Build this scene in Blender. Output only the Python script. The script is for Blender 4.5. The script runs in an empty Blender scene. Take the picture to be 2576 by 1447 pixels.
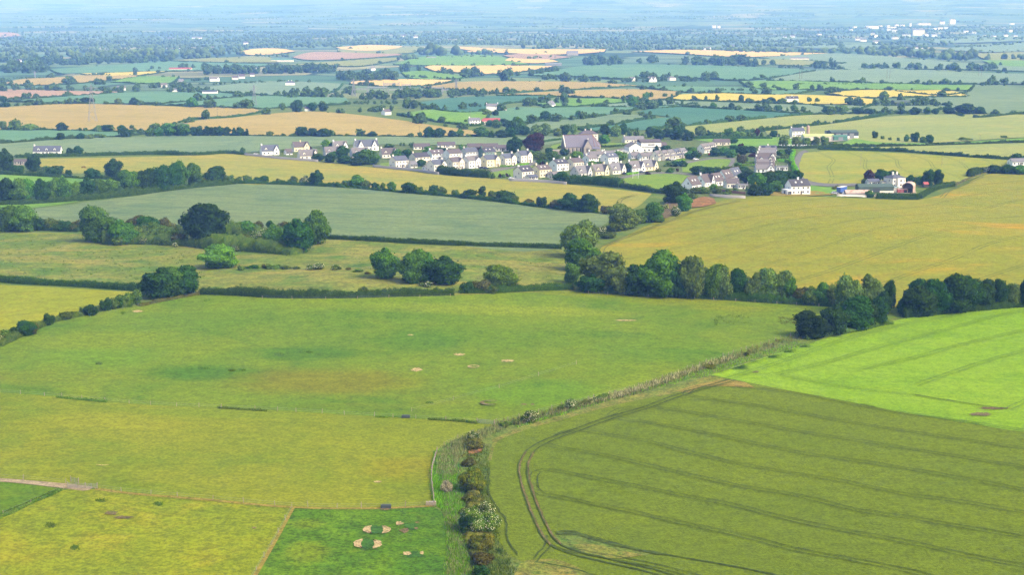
import bpy, bmesh, math, random
import numpy as np
from mathutils import Vector, Matrix

SC = bpy.context.scene
COL = SC.collection
R = math.radians
RNG = np.random.default_rng(7)
random.seed(7)

# ------------------------------------------------------------------ camera model
FPX, CX, CY, HC = 3800.0, 1288.0, 723.5, 100.0
TH = math.atan(673.5 / FPX)
FW = np.array([0, math.cos(TH), -math.sin(TH)])
UP = np.array([0, math.sin(TH), math.cos(TH)])

def terrain(x, y):
    x = np.asarray(x, float); y = np.asarray(y, float)
    e = 300 * np.log1p(np.exp(np.clip((y - 2900) / 300, -30, 60)))
    far = 0.005 * e + 1.7e-10 * e ** 3
    cap = 272 + 30 * np.sin(x / 2100 + .6) + 16 * np.sin(x / 700 + 2) + 8 * np.sin(x / 260)
    far = -40 * np.log(np.exp(-np.clip(far, 0, 3000) / 40) + np.exp(-cap / 40)) + 40 * np.log1p(np.exp(-cap / 40))
    far = far + np.clip((y - 7000) / 5000, 0, 1) * 14 * np.sin(x / 800 + y / 1900) * np.sin(y / 1100 + x / 3000)
    w1 = np.exp(-((y - 650) / 420) ** 2)
    near = w1 * (2.0 * np.sin(x / 95 + 1.0) * np.sin(y / 120 + .5) + .9 * np.sin(x / 41 + y / 70))
    near = near + 6.0 * np.exp(-(((x - 150) / 110) ** 2 + ((y - 690) / 110) ** 2))
    near = near + 4.0 * np.exp(-(((x + 60) / 70) ** 2 + ((y - 555) / 60) ** 2))
    near = near + 3 * np.exp(-((y - 1900) / 500) ** 2) * np.sin(x / 260) * np.sin(y / 330)
    return far + near

GS = np.geomspace(150, 22000, 260)
def unproject(pts):
    """photo points (2576 wide) -> points on the terrain"""
    P = np.asarray(pts, float).reshape(-1, 2)
    a = (P[:, 0] - CX) / FPX; b = (CY - P[:, 1]) / FPX
    D = FW[None] + b[:, None] * UP[None]; D[:, 0] += a
    out = np.zeros((len(P), 3))
    for i0 in range(0, len(P), 4000):
        d = D[i0:i0 + 4000]
        s = GS[None, :]
        below = (HC + s * d[:, 2:3]) < terrain(s * d[:, 0:1], s * d[:, 1:2])
        k = np.where(below.any(1), below.argmax(1), len(GS) - 1); k = np.maximum(k, 1)
        lo, hi = GS[k - 1], GS[k]
        for _ in range(32):
            m = (lo + hi) / 2
            u = (HC + m * d[:, 2]) < terrain(m * d[:, 0], m * d[:, 1])
            hi = np.where(u, m, hi); lo = np.where(u, lo, m)
        out[i0:i0 + 4000] = np.stack([hi * d[:, 0], hi * d[:, 1], HC + hi * d[:, 2]], 1)
    return out

def at(x, y):
    p = unproject([(x, y)])[0]
    return p
def mpp(p):
    return float(np.dot(np.array(p) - np.array([0, 0, HC]), FW)) / FPX

# ------------------------------------------------------------------ helpers
def srgb(r, g, b, k=1.0):
    f = lambda c: (c / 255 / 12.92 if c / 255 <= .04045 else ((c / 255 + .055) / 1.055) ** 2.4)
    return (f(r) * k, f(g) * k, f(b) * k, 1)

def link(o, parent=None):
    COL.objects.link(o)
    if parent is not None: o.parent = parent
    return o
def mesh_obj(name, verts, faces, mat, parent=None, mats=None, midx=None, smooth=False):
    me = bpy.data.meshes.new(name)
    me.from_pydata([tuple(v) for v in verts], [], [tuple(f) for f in faces])
    for m in (mats or [mat]): me.materials.append(m)
    if midx is not None: me.polygons.foreach_set('material_index', midx)
    if smooth: me.polygons.foreach_set('use_smooth', [True] * len(me.polygons))
    me.update()
    return link(bpy.data.objects.new(name, me), parent)
def np_mesh(name, V, Q, mats):
    """V (n,3) floats, Q (m,4) quads; a quad whose last two corners agree is a triangle"""
    me = bpy.data.meshes.new(name)
    V = np.asarray(V, np.float32); Q = np.asarray(Q, np.int32)
    tri = Q[:, 2] == Q[:, 3]
    keep = np.ones(Q.shape, bool); keep[tri, 3] = False
    tot = np.where(tri, 3, 4).astype(np.int32); start = np.r_[0, np.cumsum(tot)[:-1]].astype(np.int32)
    flat = Q[keep]
    me.vertices.add(len(V)); me.vertices.foreach_set('co', V.ravel())
    me.loops.add(len(flat)); me.loops.foreach_set('vertex_index', flat)
    me.polygons.add(len(Q)); me.polygons.foreach_set('loop_start', start)
    for m in mats: me.materials.append(m)
    me.update(calc_edges=True)
    return me
def tag(o, label=None, cat=None, group=None, kind=None):
    if label: o['label'] = label
    if cat: o['category'] = cat
    if group: o['group'] = group
    if kind: o['kind'] = kind
    return o
def empty(name, loc, rz=0.0):
    o = bpy.data.objects.new(name, None); COL.objects.link(o)
    o.location = loc; o.rotation_euler = (0, 0, rz); o.empty_display_size = .5
    return o
ORD = ['first', 'second', 'third', 'fourth', 'fifth', 'sixth', 'seventh', 'eighth', 'ninth', 'tenth', 'eleventh', 'twelfth', 'thirteenth',
       'fourteenth', 'fifteenth', 'sixteenth', 'seventeenth', 'eighteenth', 'nineteenth', 'twentieth', 'twenty-first', 'twenty-second',
       'twenty-third', 'twenty-fourth', 'twenty-fifth', 'twenty-sixth', 'twenty-seventh', 'twenty-eighth', 'twenty-ninth', 'thirtieth',
       'thirty-first', 'thirty-second', 'thirty-third', 'thirty-fourth', 'thirty-fifth', 'thirty-sixth', 'thirty-seventh', 'thirty-eighth']

# ------------------------------------------------------------------ node helper
class NT:
    def __init__(s, name):
        s.m = bpy.data.materials.new(name); s.m.use_nodes = True
        s.t = s.m.node_tree; s.t.nodes.clear()
    def n(s, typ, **kw):
        o = s.t.nodes.new(typ)
        for k, v in kw.items(): setattr(o, k, v)
        return o
    def l(s, a, b): s.t.links.new(a, b)
    def val(s, sock, v):
        if hasattr(v, 'is_output'): s.l(v, sock)
        else: sock.default_value = v
    def math(s, op, a, b=0.0, c=0.0):
        o = s.n('ShaderNodeMath', operation=op)
        for i, v in enumerate((a, b, c)): s.val(o.inputs[i], v)
        return o.outputs[0]
    def mix(s, f, a, b, bt='MIX'):
        o = s.n('ShaderNodeMix', data_type='RGBA', blend_type=bt)
        s.val(o.inputs[0], f); s.val(o.inputs[6], a); s.val(o.inputs[7], b)
        return o.outputs[2]
    def noise(s, vec, scale, detail=3.0, rough=.55, dist=0.0):
        o = s.n('ShaderNodeTexNoise'); s.l(vec, o.inputs['Vector'])
        o.inputs['Scale'].default_value = scale; o.inputs['Detail'].default_value = detail
        o.inputs['Roughness'].default_value = rough; o.inputs['Distortion'].default_value = dist
        return o.outputs[0]
    def ramp(s, f, a, b):
        o = s.n('ShaderNodeMapRange', interpolation_type='SMOOTHSTEP')
        s.l(f, o.inputs[0]); o.inputs[1].default_value = a; o.inputs[2].default_value = b
        return o.outputs[0]
    def pos(s):
        return s.n('ShaderNodeNewGeometry').outputs['Position']
    def mapping(s, vec, ang=0.0, scale=(1, 1, 1), loc=(0, 0, 0)):
        o = s.n('ShaderNodeMapping', vector_type='TEXTURE' if False else 'POINT')
        s.l(vec, o.inputs[0]); o.inputs['Rotation'].default_value = (0, 0, ang)
        o.inputs['Scale'].default_value = scale; o.inputs['Location'].default_value = loc
        return o.outputs[0]
    def finish(s, col, rough=.9, bump=None, bdist=.3, spec=.2, metal=0.0):
        p = s.n('ShaderNodeBsdfPrincipled'); s.val(p.inputs['Base Color'], col)
        s.val(p.inputs['Roughness'], rough); p.inputs['Specular IOR Level'].default_value = spec
        p.inputs['Metallic'].default_value = metal
        if bump is not None:
            b = s.n('ShaderNodeBump'); b.inputs['Strength'].default_value = 1.0; b.inputs['Distance'].default_value = bdist
            s.l(bump, b.inputs['Height']); s.l(b.outputs[0], p.inputs['Normal'])
        o = s.n('ShaderNodeOutputMaterial'); s.l(p.outputs[0], o.inputs[0])
        return s.m

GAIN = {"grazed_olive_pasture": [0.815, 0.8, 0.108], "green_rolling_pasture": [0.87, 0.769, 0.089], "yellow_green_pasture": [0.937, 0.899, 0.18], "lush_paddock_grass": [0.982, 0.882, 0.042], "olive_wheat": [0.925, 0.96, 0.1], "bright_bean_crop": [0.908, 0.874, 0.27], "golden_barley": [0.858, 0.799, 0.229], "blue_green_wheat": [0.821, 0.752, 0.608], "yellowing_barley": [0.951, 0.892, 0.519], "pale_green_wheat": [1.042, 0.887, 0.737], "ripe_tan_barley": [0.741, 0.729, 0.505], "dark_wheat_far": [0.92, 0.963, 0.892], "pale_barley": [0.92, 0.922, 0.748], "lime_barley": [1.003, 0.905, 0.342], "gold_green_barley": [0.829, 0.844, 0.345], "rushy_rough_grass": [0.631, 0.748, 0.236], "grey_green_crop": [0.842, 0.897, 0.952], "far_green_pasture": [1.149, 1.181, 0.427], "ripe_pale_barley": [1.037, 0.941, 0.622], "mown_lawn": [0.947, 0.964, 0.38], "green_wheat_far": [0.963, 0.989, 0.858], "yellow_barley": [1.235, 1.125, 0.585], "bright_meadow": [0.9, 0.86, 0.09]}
#GAINS#
KF = 0.55     # albedo per unit of photographed colour
_seed = [0]
def field_mat(name, cols, patch=60, grain=1.2, gstr=.25, tuft=0.0, tuftcol=(60, 85, 45), streak=None, tram=None, tramcol=None, bump=.35, accent=None, spots=()):
    """cols: three sRGB tones; streak=(angle, len, width); tram=(angle, spacing, half gap, half width)"""
    t = NT(name); P = t.pos(); _seed[0] += 1
    P = t.mapping(P, 0, (1, 1, 1), (137.0 * _seed[0], 59.0 * _seed[0], 0))
    gn = GAIN.get(name, (.92, .88, .75) if any(q in name for q in ('soil', 'road', 'yard', 'track', 'earth', 'docks')) else (.9, .86, .55))
    def gs(c): q = srgb(*c, KF); return (q[0] * gn[0], q[1] * gn[1], q[2] * gn[2], 1)
    A, B, C3 = [gs(c) for c in cols]
    f1 = t.ramp(t.noise(P, 1 / patch, 9, .68, .6), .36, .64)
    f2 = t.ramp(t.noise(t.mapping(P, .7, (1, 1, 1), (900, 300, 0)), 1 / (patch * .45), 8, .68, .4), .46, .70)
    col = t.mix(f1, A, B); col = t.mix(f2, col, C3)
    if accent:
        c, sc, lo, hi = accent
        col = t.mix(t.ramp(t.noise(t.mapping(P, streak[0] if streak else 0, (.45, 1.3, 1), (33, 77, 0)), 1 / sc, 7, .68, .3), lo, hi), col, gs(c))
    for k, (sx_, sy_, rx, ry, sc_, stg) in enumerate(spots):     # damp hollows, dry rises and one slope's painted light with their own outline, set out on the ground
        q = unproject([(sx_, sy_), (sx_ + rx, sy_), (sx_, sy_ + ry)]); W0 = t.n('ShaderNodeNewGeometry').outputs['Position']
        hx = abs(q[1][0] - q[0][0]); hy = abs(q[2][1] - q[0][1])
        dn = t.n('ShaderNodeTexNoise'); t.l(W0, dn.inputs['Vector']); dn.inputs['Scale'].default_value = 1 / (hx * .5); dn.inputs['Detail'].default_value = 6; dn.inputs['Roughness'].default_value = .65
        mp = t.n('ShaderNodeVectorMath', operation='SUBTRACT'); t.l(W0, mp.inputs[0]); mp.inputs[1].default_value = (q[0][0], q[0][1], 0)
        ml = t.n('ShaderNodeVectorMath', operation='MULTIPLY'); t.l(mp.outputs[0], ml.inputs[0]); ml.inputs[1].default_value = (1 / hx, 1 / hy, 0)
        ad = t.n('ShaderNodeVectorMath', operation='MULTIPLY_ADD'); t.l(dn.outputs['Color'], ad.inputs[0]); ad.inputs[1].default_value = (1.1, 1.1, 0); t.l(ml.outputs[0], ad.inputs[2])
        sb = t.n('ShaderNodeVectorMath', operation='SUBTRACT'); t.l(ad.outputs[0], sb.inputs[0]); sb.inputs[1].default_value = (.55, .55, 0)
        ln_ = t.n('ShaderNodeVectorMath', operation='LENGTH'); t.l(sb.outputs[0], ln_.inputs[0])
        col = t.mix(t.math('MULTIPLY', t.math('SUBTRACT', 1.0, t.ramp(ln_.outputs['Value'], .45, 1.15)), stg), col, gs(sc_))
    if streak:
        ang, ln, wd = streak[:3]; st = streak[3] if len(streak) > 3 else .35
        s = t.noise(t.mapping(P, -ang, (1 / ln, 1 / wd, 1)), 1.0, 4, .65)
        k = t.math('MULTIPLY_ADD', s, 2 * st, 1 - st)
        col = t.mix(1.0, col, k, 'MULTIPLY')
    g = t.noise(P, 1 / grain, 5, .72)
    g2 = t.noise(P, 1 / (grain * 4), 4, .7)
    gg = t.math('ADD', t.math('MULTIPLY', g, .6), t.math('MULTIPLY', g2, .4))
    k = t.math('MULTIPLY_ADD', t.ramp(gg, .34, .66), 3.0 * gstr, 1 - 1.5 * gstr)
    col = t.mix(1.0, col, k, 'MULTIPLY')
    if tuft:
        tf = t.ramp(t.noise(t.mapping(P, .3, (1, 1, 1), (5, 9, 0)), 1 / (grain * 2.5), 3, .65), .78 - tuft, .86 - tuft)
        col = t.mix(t.math('MULTIPLY', tf, .8), col, gs(tuftcol))
    if tram:
        ang, spc, hg, hw = tram
        w = t.noise(P, 1 / 260, 2, .5)
        q = t.mapping(P, -ang, (1, 1, 1))
        sx = t.n('ShaderNodeSeparateXYZ'); t.l(q, sx.inputs[0])
        v = t.math('ADD', sx.outputs[1], t.math('MULTIPLY', w, 60))
        v = t.math('MULTIPLY', t.math('SUBTRACT', t.math('FRACT', t.math('DIVIDE', v, spc)), .5), spc)
        d = t.math('ABSOLUTE', t.math('SUBTRACT', t.math('ABSOLUTE', v), hg))
        m = t.math('SUBTRACT', 1.0, t.ramp(d, hw * .5, hw * 1.5))
        br = t.ramp(t.noise(t.mapping(P, -ang, (1 / 60, 1 / 6, 1)), 1, 3), .3, .55)
        col = t.mix(t.math('MULTIPLY', m, t.math('MULTIPLY', br, .75)), col, gs(tramcol))
    return t.finish(col, .95, gg, bump, .12)

def plain_mat(name, c, k=1.0, rough=.7, var=.12, scale=1.5, spec=.3, metal=0.0, dirt=None):
    t = NT(name); P = t.pos()
    n = t.noise(P, scale, 4, .65)
    kk = t.math('MULTIPLY_ADD', n, 2 * var, 1 - var)
    col = t.mix(1.0, srgb(*c, k), kk, 'MULTIPLY')
    if dirt:
        col = t.mix(t.ramp(t.noise(P, scale * .6, 4, .7), .5, .7), col, srgb(*dirt, k))
    return t.finish(col, rough, None, 0, spec, metal)

def leaf_mat(name, c, k=.92, var=.6, c2=None):
    t = NT(name)
    if max(c) < 160: c = (c[0] * 1.05, c[1] * 1.04, c[2] * .55)
    if max(c) < 160: c2 = c2 and (c2[0] * 1.05, c2[1] * 1.04, c2[2] * .55)
    oi = t.n('ShaderNodeObjectInfo')
    tc = t.n('ShaderNodeTexCoord')
    P = t.pos()
    n = t.noise(P, .55, 3, .6)
    n2 = t.noise(P, 2.6, 2, .6)
    col = t.mix(t.ramp(n, .35, .65), srgb(*c, k), srgb(*(c2 or (c[0] * 1.15, c[1] * 1.12, c[2] * 1.0)), k))
    kk = t.math('MULTIPLY_ADD', n2, var * 1.6, 1 - var * .8)
    kk = t.math('MULTIPLY', kk, t.math('MULTIPLY_ADD', oi.outputs['Random'], .45, .78))
    kk = t.math('MULTIPLY', kk, t.math('MULTIPLY_ADD', t.n('ShaderNodeNewGeometry').outputs['Random Per Island'], 1.0, .5))
    col = t.mix(1.0, col, kk, 'MULTIPLY')
    hs = t.n('ShaderNodeHueSaturation'); t.l(col, hs.inputs['Color'])
    t.l(t.math('MULTIPLY_ADD', oi.outputs['Random'], .03, .485), hs.inputs['Hue'])
    d = t.n('ShaderNodeBsdfDiffuse'); t.l(hs.outputs[0], d.inputs[0])
    tr = t.n('ShaderNodeBsdfTranslucent'); t.l(hs.outputs[0], tr.inputs[0])
    mx = t.n('ShaderNodeMixShader'); mx.inputs[0].default_value = .38
    t.l(d.outputs[0], mx.inputs[1]); t.l(tr.outputs[0], mx.inputs[2])
    o = t.n('ShaderNodeOutputMaterial'); t.l(mx.outputs[0], o.inputs[0])
    return t.m

LM = {
    'o': leaf_mat('leaves_green', (74, 112, 48)), 'd': leaf_mat('leaves_dark_green', (50, 80, 42)),
    'k': leaf_mat('leaves_blackish_green', (40, 60, 40)),
    'l': leaf_mat('leaves_light_green', (90, 124, 52)), 'w': leaf_mat('leaves_willow', (92, 118, 84), c2=(112, 134, 106)),
    'c': leaf_mat('needles_dark', (40, 70, 48)), 'p': leaf_mat('leaves_copper', (66, 44, 58), c2=(78, 52, 64)),
    't': leaf_mat('leaves_poplar', (84, 118, 62)), 'y': leaf_mat('leaves_gold', (150, 150, 50)),
    'b': leaf_mat('leaves_hawthorn', (76, 102, 54), c2=(98, 116, 66)), 'r': leaf_mat('twigs_brown', (84, 92, 62), c2=(104, 100, 70)),
    'g': leaf_mat('gorse', (88, 108, 44), c2=(122, 126, 52)), 's': leaf_mat('dead_twigs', (168, 160, 132), k=.8),
    'h': leaf_mat('hedge_leaves', (58, 86, 44), c2=(72, 98, 48)), 'hb': leaf_mat('privet_leaves', (104, 150, 50)),
    'fl': leaf_mat('blossom', (232, 226, 196), k=.95, var=.2), 'far': leaf_mat('far_leaves', (70, 100, 66), c2=(94, 122, 82)), 'wood': leaf_mat('haze_paled_wood_leaves', (92, 122, 92), k=.8, var=.25, c2=(108, 136, 100)),  # distant wood leaves paled to stand in for thicker haze
    'straw': leaf_mat('pale_straw', (214, 200, 150), k=.72, c2=(176, 172, 116)), 'reed': leaf_mat('reed_straw', (180, 172, 112), k=.62, c2=(136, 154, 78)), 'rush': leaf_mat('rushes', (84, 108, 62)),
}
BARK = plain_mat('bark', (104, 92, 76), .6, .9, .25, 3)

# ------------------------------------------------------------------ crowns
def ico(sub):
    bm = bmesh.new(); bmesh.ops.create_icosphere(bm, subdivisions=sub, radius=1)
    bmesh.ops.triangulate(bm, faces=bm.faces)
    bm.verts.index_update()
    v = np.array([x.co[:] for x in bm.verts]); f = np.array([[q.index for q in fa.verts] for fa in bm.faces]); bm.free()
    return v, np.concatenate([f, f[:, 2:3]], 1)
ICO1, ICO2 = ico(1), ico(2)
def unit(a): return a / np.maximum(np.linalg.norm(a, axis=-1, keepdims=True), 1e-9)
def leaf_quads(C, N, size, rng, asp=.8):
    n = len(C)
    t1 = unit(np.cross(N, rng.normal(size=(n, 3)))); t2 = np.cross(N, t1)
    s = size[:, None]
    V = np.stack([C - t1 * s - t2 * s * asp, C + t1 * s - t2 * s * asp * .6, C + t1 * s * .9 + t2 * s * asp, C - t1 * s * .7 + t2 * s * asp], 1)
    return V.reshape(-1, 3), np.arange(4 * n).reshape(n, 4)

def lobes_for(shape, rng, nl):
    L = []
    if shape in ('round', 'spread'):
        a = .30 if shape == 'round' else .33
        for i in range(nl):
            d = unit(rng.normal(size=3)); u = rng.uniform(.55, 1.0)
            z = .47 + d[2] * .40 * u; tp = 1 - .35 * max(0, (z - .55) / .4) - .10 * max(0, (.35 - z) / .3)
            L.append((np.array([d[0] * a * u * tp, d[1] * a * u * tp, z]), rng.uniform(.08, .2)))
        L.append((np.array([0, 0, .52]), .28)); L.append((np.array([0, 0, .3]), .27))
    elif shape == 'tall':
        for i in range(nl):
            d = unit(rng.normal(size=3)); u = rng.uniform(.6, 1.0)
            z = .5 + d[2] * .36 * u
            L.append((np.array([d[0] * .27 * u, d[1] * .27 * u, z]), rng.uniform(.13, .2)))
        L.append((np.array([0, 0, .5]), .25)); L.append((np.array([0, 0, .3]), .22))
    elif shape == 'bush':
        for i in range(nl):
            d = unit(rng.normal(size=3)); u = rng.uniform(.5, 1.0)
            L.append((np.array([d[0] * .33, d[1] * .33, .42 + d[2] * .34 * u]), rng.uniform(.14, .24)))
        L.append((np.array([0, 0, .38]), .33))
    elif shape == 'cone':
        for i in range(nl):
            z = rng.uniform(.08, .93); r = (1 - z) * .36
            an = rng.uniform(0, 6.28)
            L.append((np.array([math.cos(an) * r, math.sin(an) * r, z]), .05 + .15 * (1 - z)))
        for z in (.2, .4, .6, .78): L.append((np.array([0, 0, z]), .30 * (1.05 - z)))
    elif shape == 'col':
        for i in range(nl):
            z = rng.uniform(.12, .9); an = rng.uniform(0, 6.28); r = .16 + .12 * math.sin(z * 3.1)
            L.append((np.array([math.cos(an) * r, math.sin(an) * r, z]), rng.uniform(.12, .2)))
        for z in (.25, .5, .75): L.append((np.array([0, 0, z]), .24))
    return L

def crown_arrays(shape, nleaf, lsize, seed, nl=14, core=True, coremesh=ICO2, droop=False):
    rng = np.random.default_rng(seed)
    L = lobes_for(shape, rng, nl)
    rr = np.array([r for c, r in L]); cc = np.array([c for c, r in L])
    asp = np.array([1, 1, .85])
    V, F = [], []; nv = 0
    w = rr ** 2 / (rr ** 2).sum()
    idx = rng.choice(len(L), nleaf, p=w)
    d = unit(rng.normal(size=(nleaf, 3))); d[:, 2] = np.where((d[:, 2] < -.35) & (rng.uniform(size=nleaf) < .55), -d[:, 2] * .6, d[:, 2]); d = unit(d)
    rad = rr[idx] * (rng.uniform(.84, 1.12, nleaf) + np.where(rng.uniform(size=nleaf) < .12, rng.uniform(0, .3, nleaf), 0))
    C = cc[idx] + d * rad[:, None] * asp
    N = unit(d + rng.normal(size=(nleaf, 3)) * .45)
    if droop:
        N = unit(N * np.array([1, 1, .35])); C[:, 2] -= rng.uniform(0, .06, nleaf)
    q, f = leaf_quads(C, N, lsize * rng.uniform(.6, 1.3, nleaf), rng, 1.25 if droop else .8)
    V.append(q); F.append(f); nv = len(q)
    if core:
        cv, cf = coremesh
        for c, r in L:
            v = cv * (r * .8 * (1 + .18 * rng.normal(size=(len(cv), 1)).clip(-1, 1))) * asp + c
            V.append(v); F.append(cf + nv); nv += len(v)
    V = np.concatenate(V); F = np.concatenate(F)
    lo, hi = np.percentile(V[:, :2], 1, axis=0), np.percentile(V[:, :2], 99, axis=0)
    V[:, :2] = (V[:, :2] - (lo + hi) / 2) / (hi - lo)
    z = V[:, 2]; z1 = np.percentile(z, 99.7); z0 = np.percentile(z, 1.0); zb = .05 if shape in ('round', 'tall') else .01
    V[:, 2] = zb + (z - z0) / (z1 - z0) * (1 - zb)
    V[:, 2] = np.where(V[:, 2] < .01, .01 + rng.uniform(0, .02, len(V)), V[:, 2])
    return V, F
CROWNS = {}
def crown_data(shape, lod, k):
    key = (shape, lod, k)
    if key not in CROWNS:
        sh = 'round' if shape == 'willow' else shape
        n, ls, nl, cm = {0: (6500, .021, 20, ICO2), 1: (1700, .036, 14, ICO1), 2: (260, .075, 8, ICO1)}[lod]
        V, F = crown_arrays(sh, n, ls, hash((shape, lod, k)) % 10000 if False else 100 * lod + 7 * k + len(shape) * 13, nl, True, cm, shape == 'willow')
        CROWNS[key] = np_mesh('crown', V, F, [LM['o']])
    return CROWNS[key]
TRUNKS = {}
def tube(bm_v, bm_f, p0, p1, r0, r1, n=7):
    p0 = np.array(p0, float); p1 = np.array(p1, float); d = unit(p1 - p0)
    a = unit(np.cross(d, [0.3, 1, .2])); b = np.cross(d, a); o = len(bm_v)
    for p, r in ((p0, r0), (p1, r1)):
        for i in range(n):
            t = 6.2832 * i / n; bm_v.append(p + (a * math.cos(t) + b * math.sin(t)) * r)
    for i in range(n): bm_f.append((o + i, o + (i + 1) % n, o + n + (i + 1) % n, o + n + i))
    bm_f.append(tuple(o + n + i for i in range(n))); bm_f.append(tuple(o + i for i in range(n))[::-1])
def trunk_data(k):
    if k not in TRUNKS:
        rng = random.Random(k); v, f = [], []
        tube(v, f, (0, 0, -.03), (.01, .01, .3), .035, .024); tube(v, f, (.01, .01, .3), (0, .02, .62), .024, .012)
        for i in range(5):
            an = i * 1.3 + rng.random(); z = .24 + .07 * i
            tube(v, f, (.01, .01, z), (math.cos(an) * .25, math.sin(an) * .25, z + .22), .014, .005, 5)
        me = bpy.data.meshes.new('trunk'); me.from_pydata([tuple(x) for x in v], [], f); me.materials.append(BARK); TRUNKS[k] = me
    return TRUNKS[k]
BLOSS = {}
def blossom_data(k, lod):
    if (k, lod) not in BLOSS:
        rng = np.random.default_rng(k + 50); n = (1300, 420, 80)[lod]
        src = CROWNS[('bush', lod, k)]
        co = np.zeros(len(src.vertices) * 3, np.float32); src.vertices.foreach_get('co', co); co = co.reshape(-1, 3)
        nl = (6500, 1700, 260)[lod]
        C = co[:nl * 4].reshape(nl, 4, 3).mean(1)
        D = C - np.array([0, 0, .4]); ok = np.where((D[:, 2] > -.12) & (np.linalg.norm(D, axis=1) > .3))[0]
        cl = rng.normal(size=3) * 0
        pick = rng.choice(ok, min(n, len(ok)), replace=False)
        Nn = unit(D[pick])
        q, f = leaf_quads(C[pick] + Nn * .02, unit(Nn + rng.normal(size=(len(pick), 3)) * .4), (.012, .026, .055)[lod] * rng.uniform(.6, 1.3, len(pick)), rng)
        BLOSS[(k, lod)] = np_mesh('blossom', q, f, [LM['fl']])
    return BLOSS[(k, lod)]

KIND = {  # shape, leaf material, words, name, category
    'o': ('round', 'o', 'broad green', 'broadleaf_tree', 'tree'), 'd': ('round', 'd', 'dense dark green', 'broadleaf_tree', 'tree'),
    'k': ('spread', 'k', 'very dark domed', 'broadleaf_tree', 'tree'), 'l': ('round', 'l', 'light yellow-green', 'broadleaf_tree', 'tree'),
    'w': ('willow', 'w', 'grey-green willow-like', 'willow_tree', 'tree'), 'c': ('cone', 'c', 'dark pointed conifer', 'conifer_tree', 'tree'),
    'p': ('round', 'p', 'purple-leaved', 'copper_beech_tree', 'tree'), 't': ('tall', 't', 'upright green', 'upright_tree', 'tree'),
    'u': ('tall', 'd', 'upright dark green', 'upright_tree', 'tree'), 'v': ('tall', 'w', 'upright grey-green', 'upright_tree', 'tree'),
    'y': ('cone', 'y', 'golden pointed', 'conifer_tree', 'tree'), 'j': ('col', 'd', 'narrow columnar', 'columnar_tree', 'tree'),
    'b': ('bush', 'b', 'rounded green', 'hawthorn_bush', 'bush'), 'B': ('bush', 'd', 'dark green', 'hawthorn_bush', 'bush'),
    'r': ('bush', 'r', 'brownish', 'scrub_bush', 'bush'), 'g': ('bush', 'g', 'olive gorse-like', 'gorse_bush', 'bush'),
    'f': ('bush', 'b', 'cream blossoming', 'flowering_bush', 'bush'), 's': ('bush', 's', 'pale bare-twigged', 'dead_shrub', 'bush'),
    'P': ('bush', 'p', 'purple', 'purple_bush', 'bush'),
}
NTREE = [0]
def plant(x, y, h, w, kind, label, group, off=0.0, loc=None, hm=None, wm=None):
    shape, lm, _, name, cat = KIND[kind]
    p = at(x, y) if loc is None else loc; m = mpp(p)
    H = hm or h * m; W = wm or (w or h * .8) * m
    lod = 0 if h >= 38 else (1 if h >= 15 else 2)
    k = NTREE[0] % (3 if lod == 0 else 4); NTREE[0] += 1
    rz = random.uniform(0, 6.28)
    root = empty(name, (p[0], p[1] + W * .15, terrain(p[0], p[1] + W * .15) - .1), rz)
    tag(root, label, cat, group)
    cr = bpy.data.objects.new('crown', crown_data(shape, lod, k)); link(cr, root)
    cr.scale = (W, W * random.uniform(.9, 1.1), H)
    cr.material_slots[0].link = 'OBJECT'; cr.material_slots[0].material = LM[lm]
    if cat == 'tree' and h >= 12:
        tr = bpy.data.objects.new('trunk', trunk_data(k)); link(tr, root); tr.scale = (min(W, H), min(W, H), H)
    if kind == 'f':
        bl = bpy.data.objects.new('blossom', blossom_data(k, lod)); link(bl, root); bl.scale = cr.scale
    return root

PLAN = []
FARTREES = []   # (x, y, z, H, W) for the far-off woods
def cluster(where, data, group=None, splits=None):
    """where: phrase; data: (x, y, h, w, kind)"""
    if splits:
        x0 = -999
        for x1, wh in splits:
            cluster(wh, [d for d in data if x0 <= d[0] < x1]); x0 = x1
        return
    group = group or ('plants ' + where)
    for cat in ('tree', 'bush'):
        D = sorted([d for d in data if KIND[d[4]][4] == cat])
        if not D: continue
        hmax = max(d[2] for d in D); one = len(D) == 1
        tallest = [d for d in D if d[2] == hmax]
        bykind = {}
        for d in D: bykind.setdefault(d[4], []).append(d)
        for i, d in enumerate(D):
            wd = KIND[d[4]][2]
            if one: lab = f'{wd} {cat} {where}'
            elif len(bykind[d[4]]) == 1: lab = f'{wd} {cat}, only such one {where}'
            elif len(tallest) == 1 and d is tallest[0]: lab = f'tallest {cat}, {wd}, {where}'
            elif i < (len(D) + 1) // 2: lab = f'{wd} {cat}, {ORD[i]} from left {where}'
            else: lab = f'{wd} {cat}, {ORD[len(D) - 1 - i]} from right {where}'
            PLAN.append((*d[:4], d[4], lab, f'{"trees" if cat == "tree" else "bushes"} {where}'))

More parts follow.
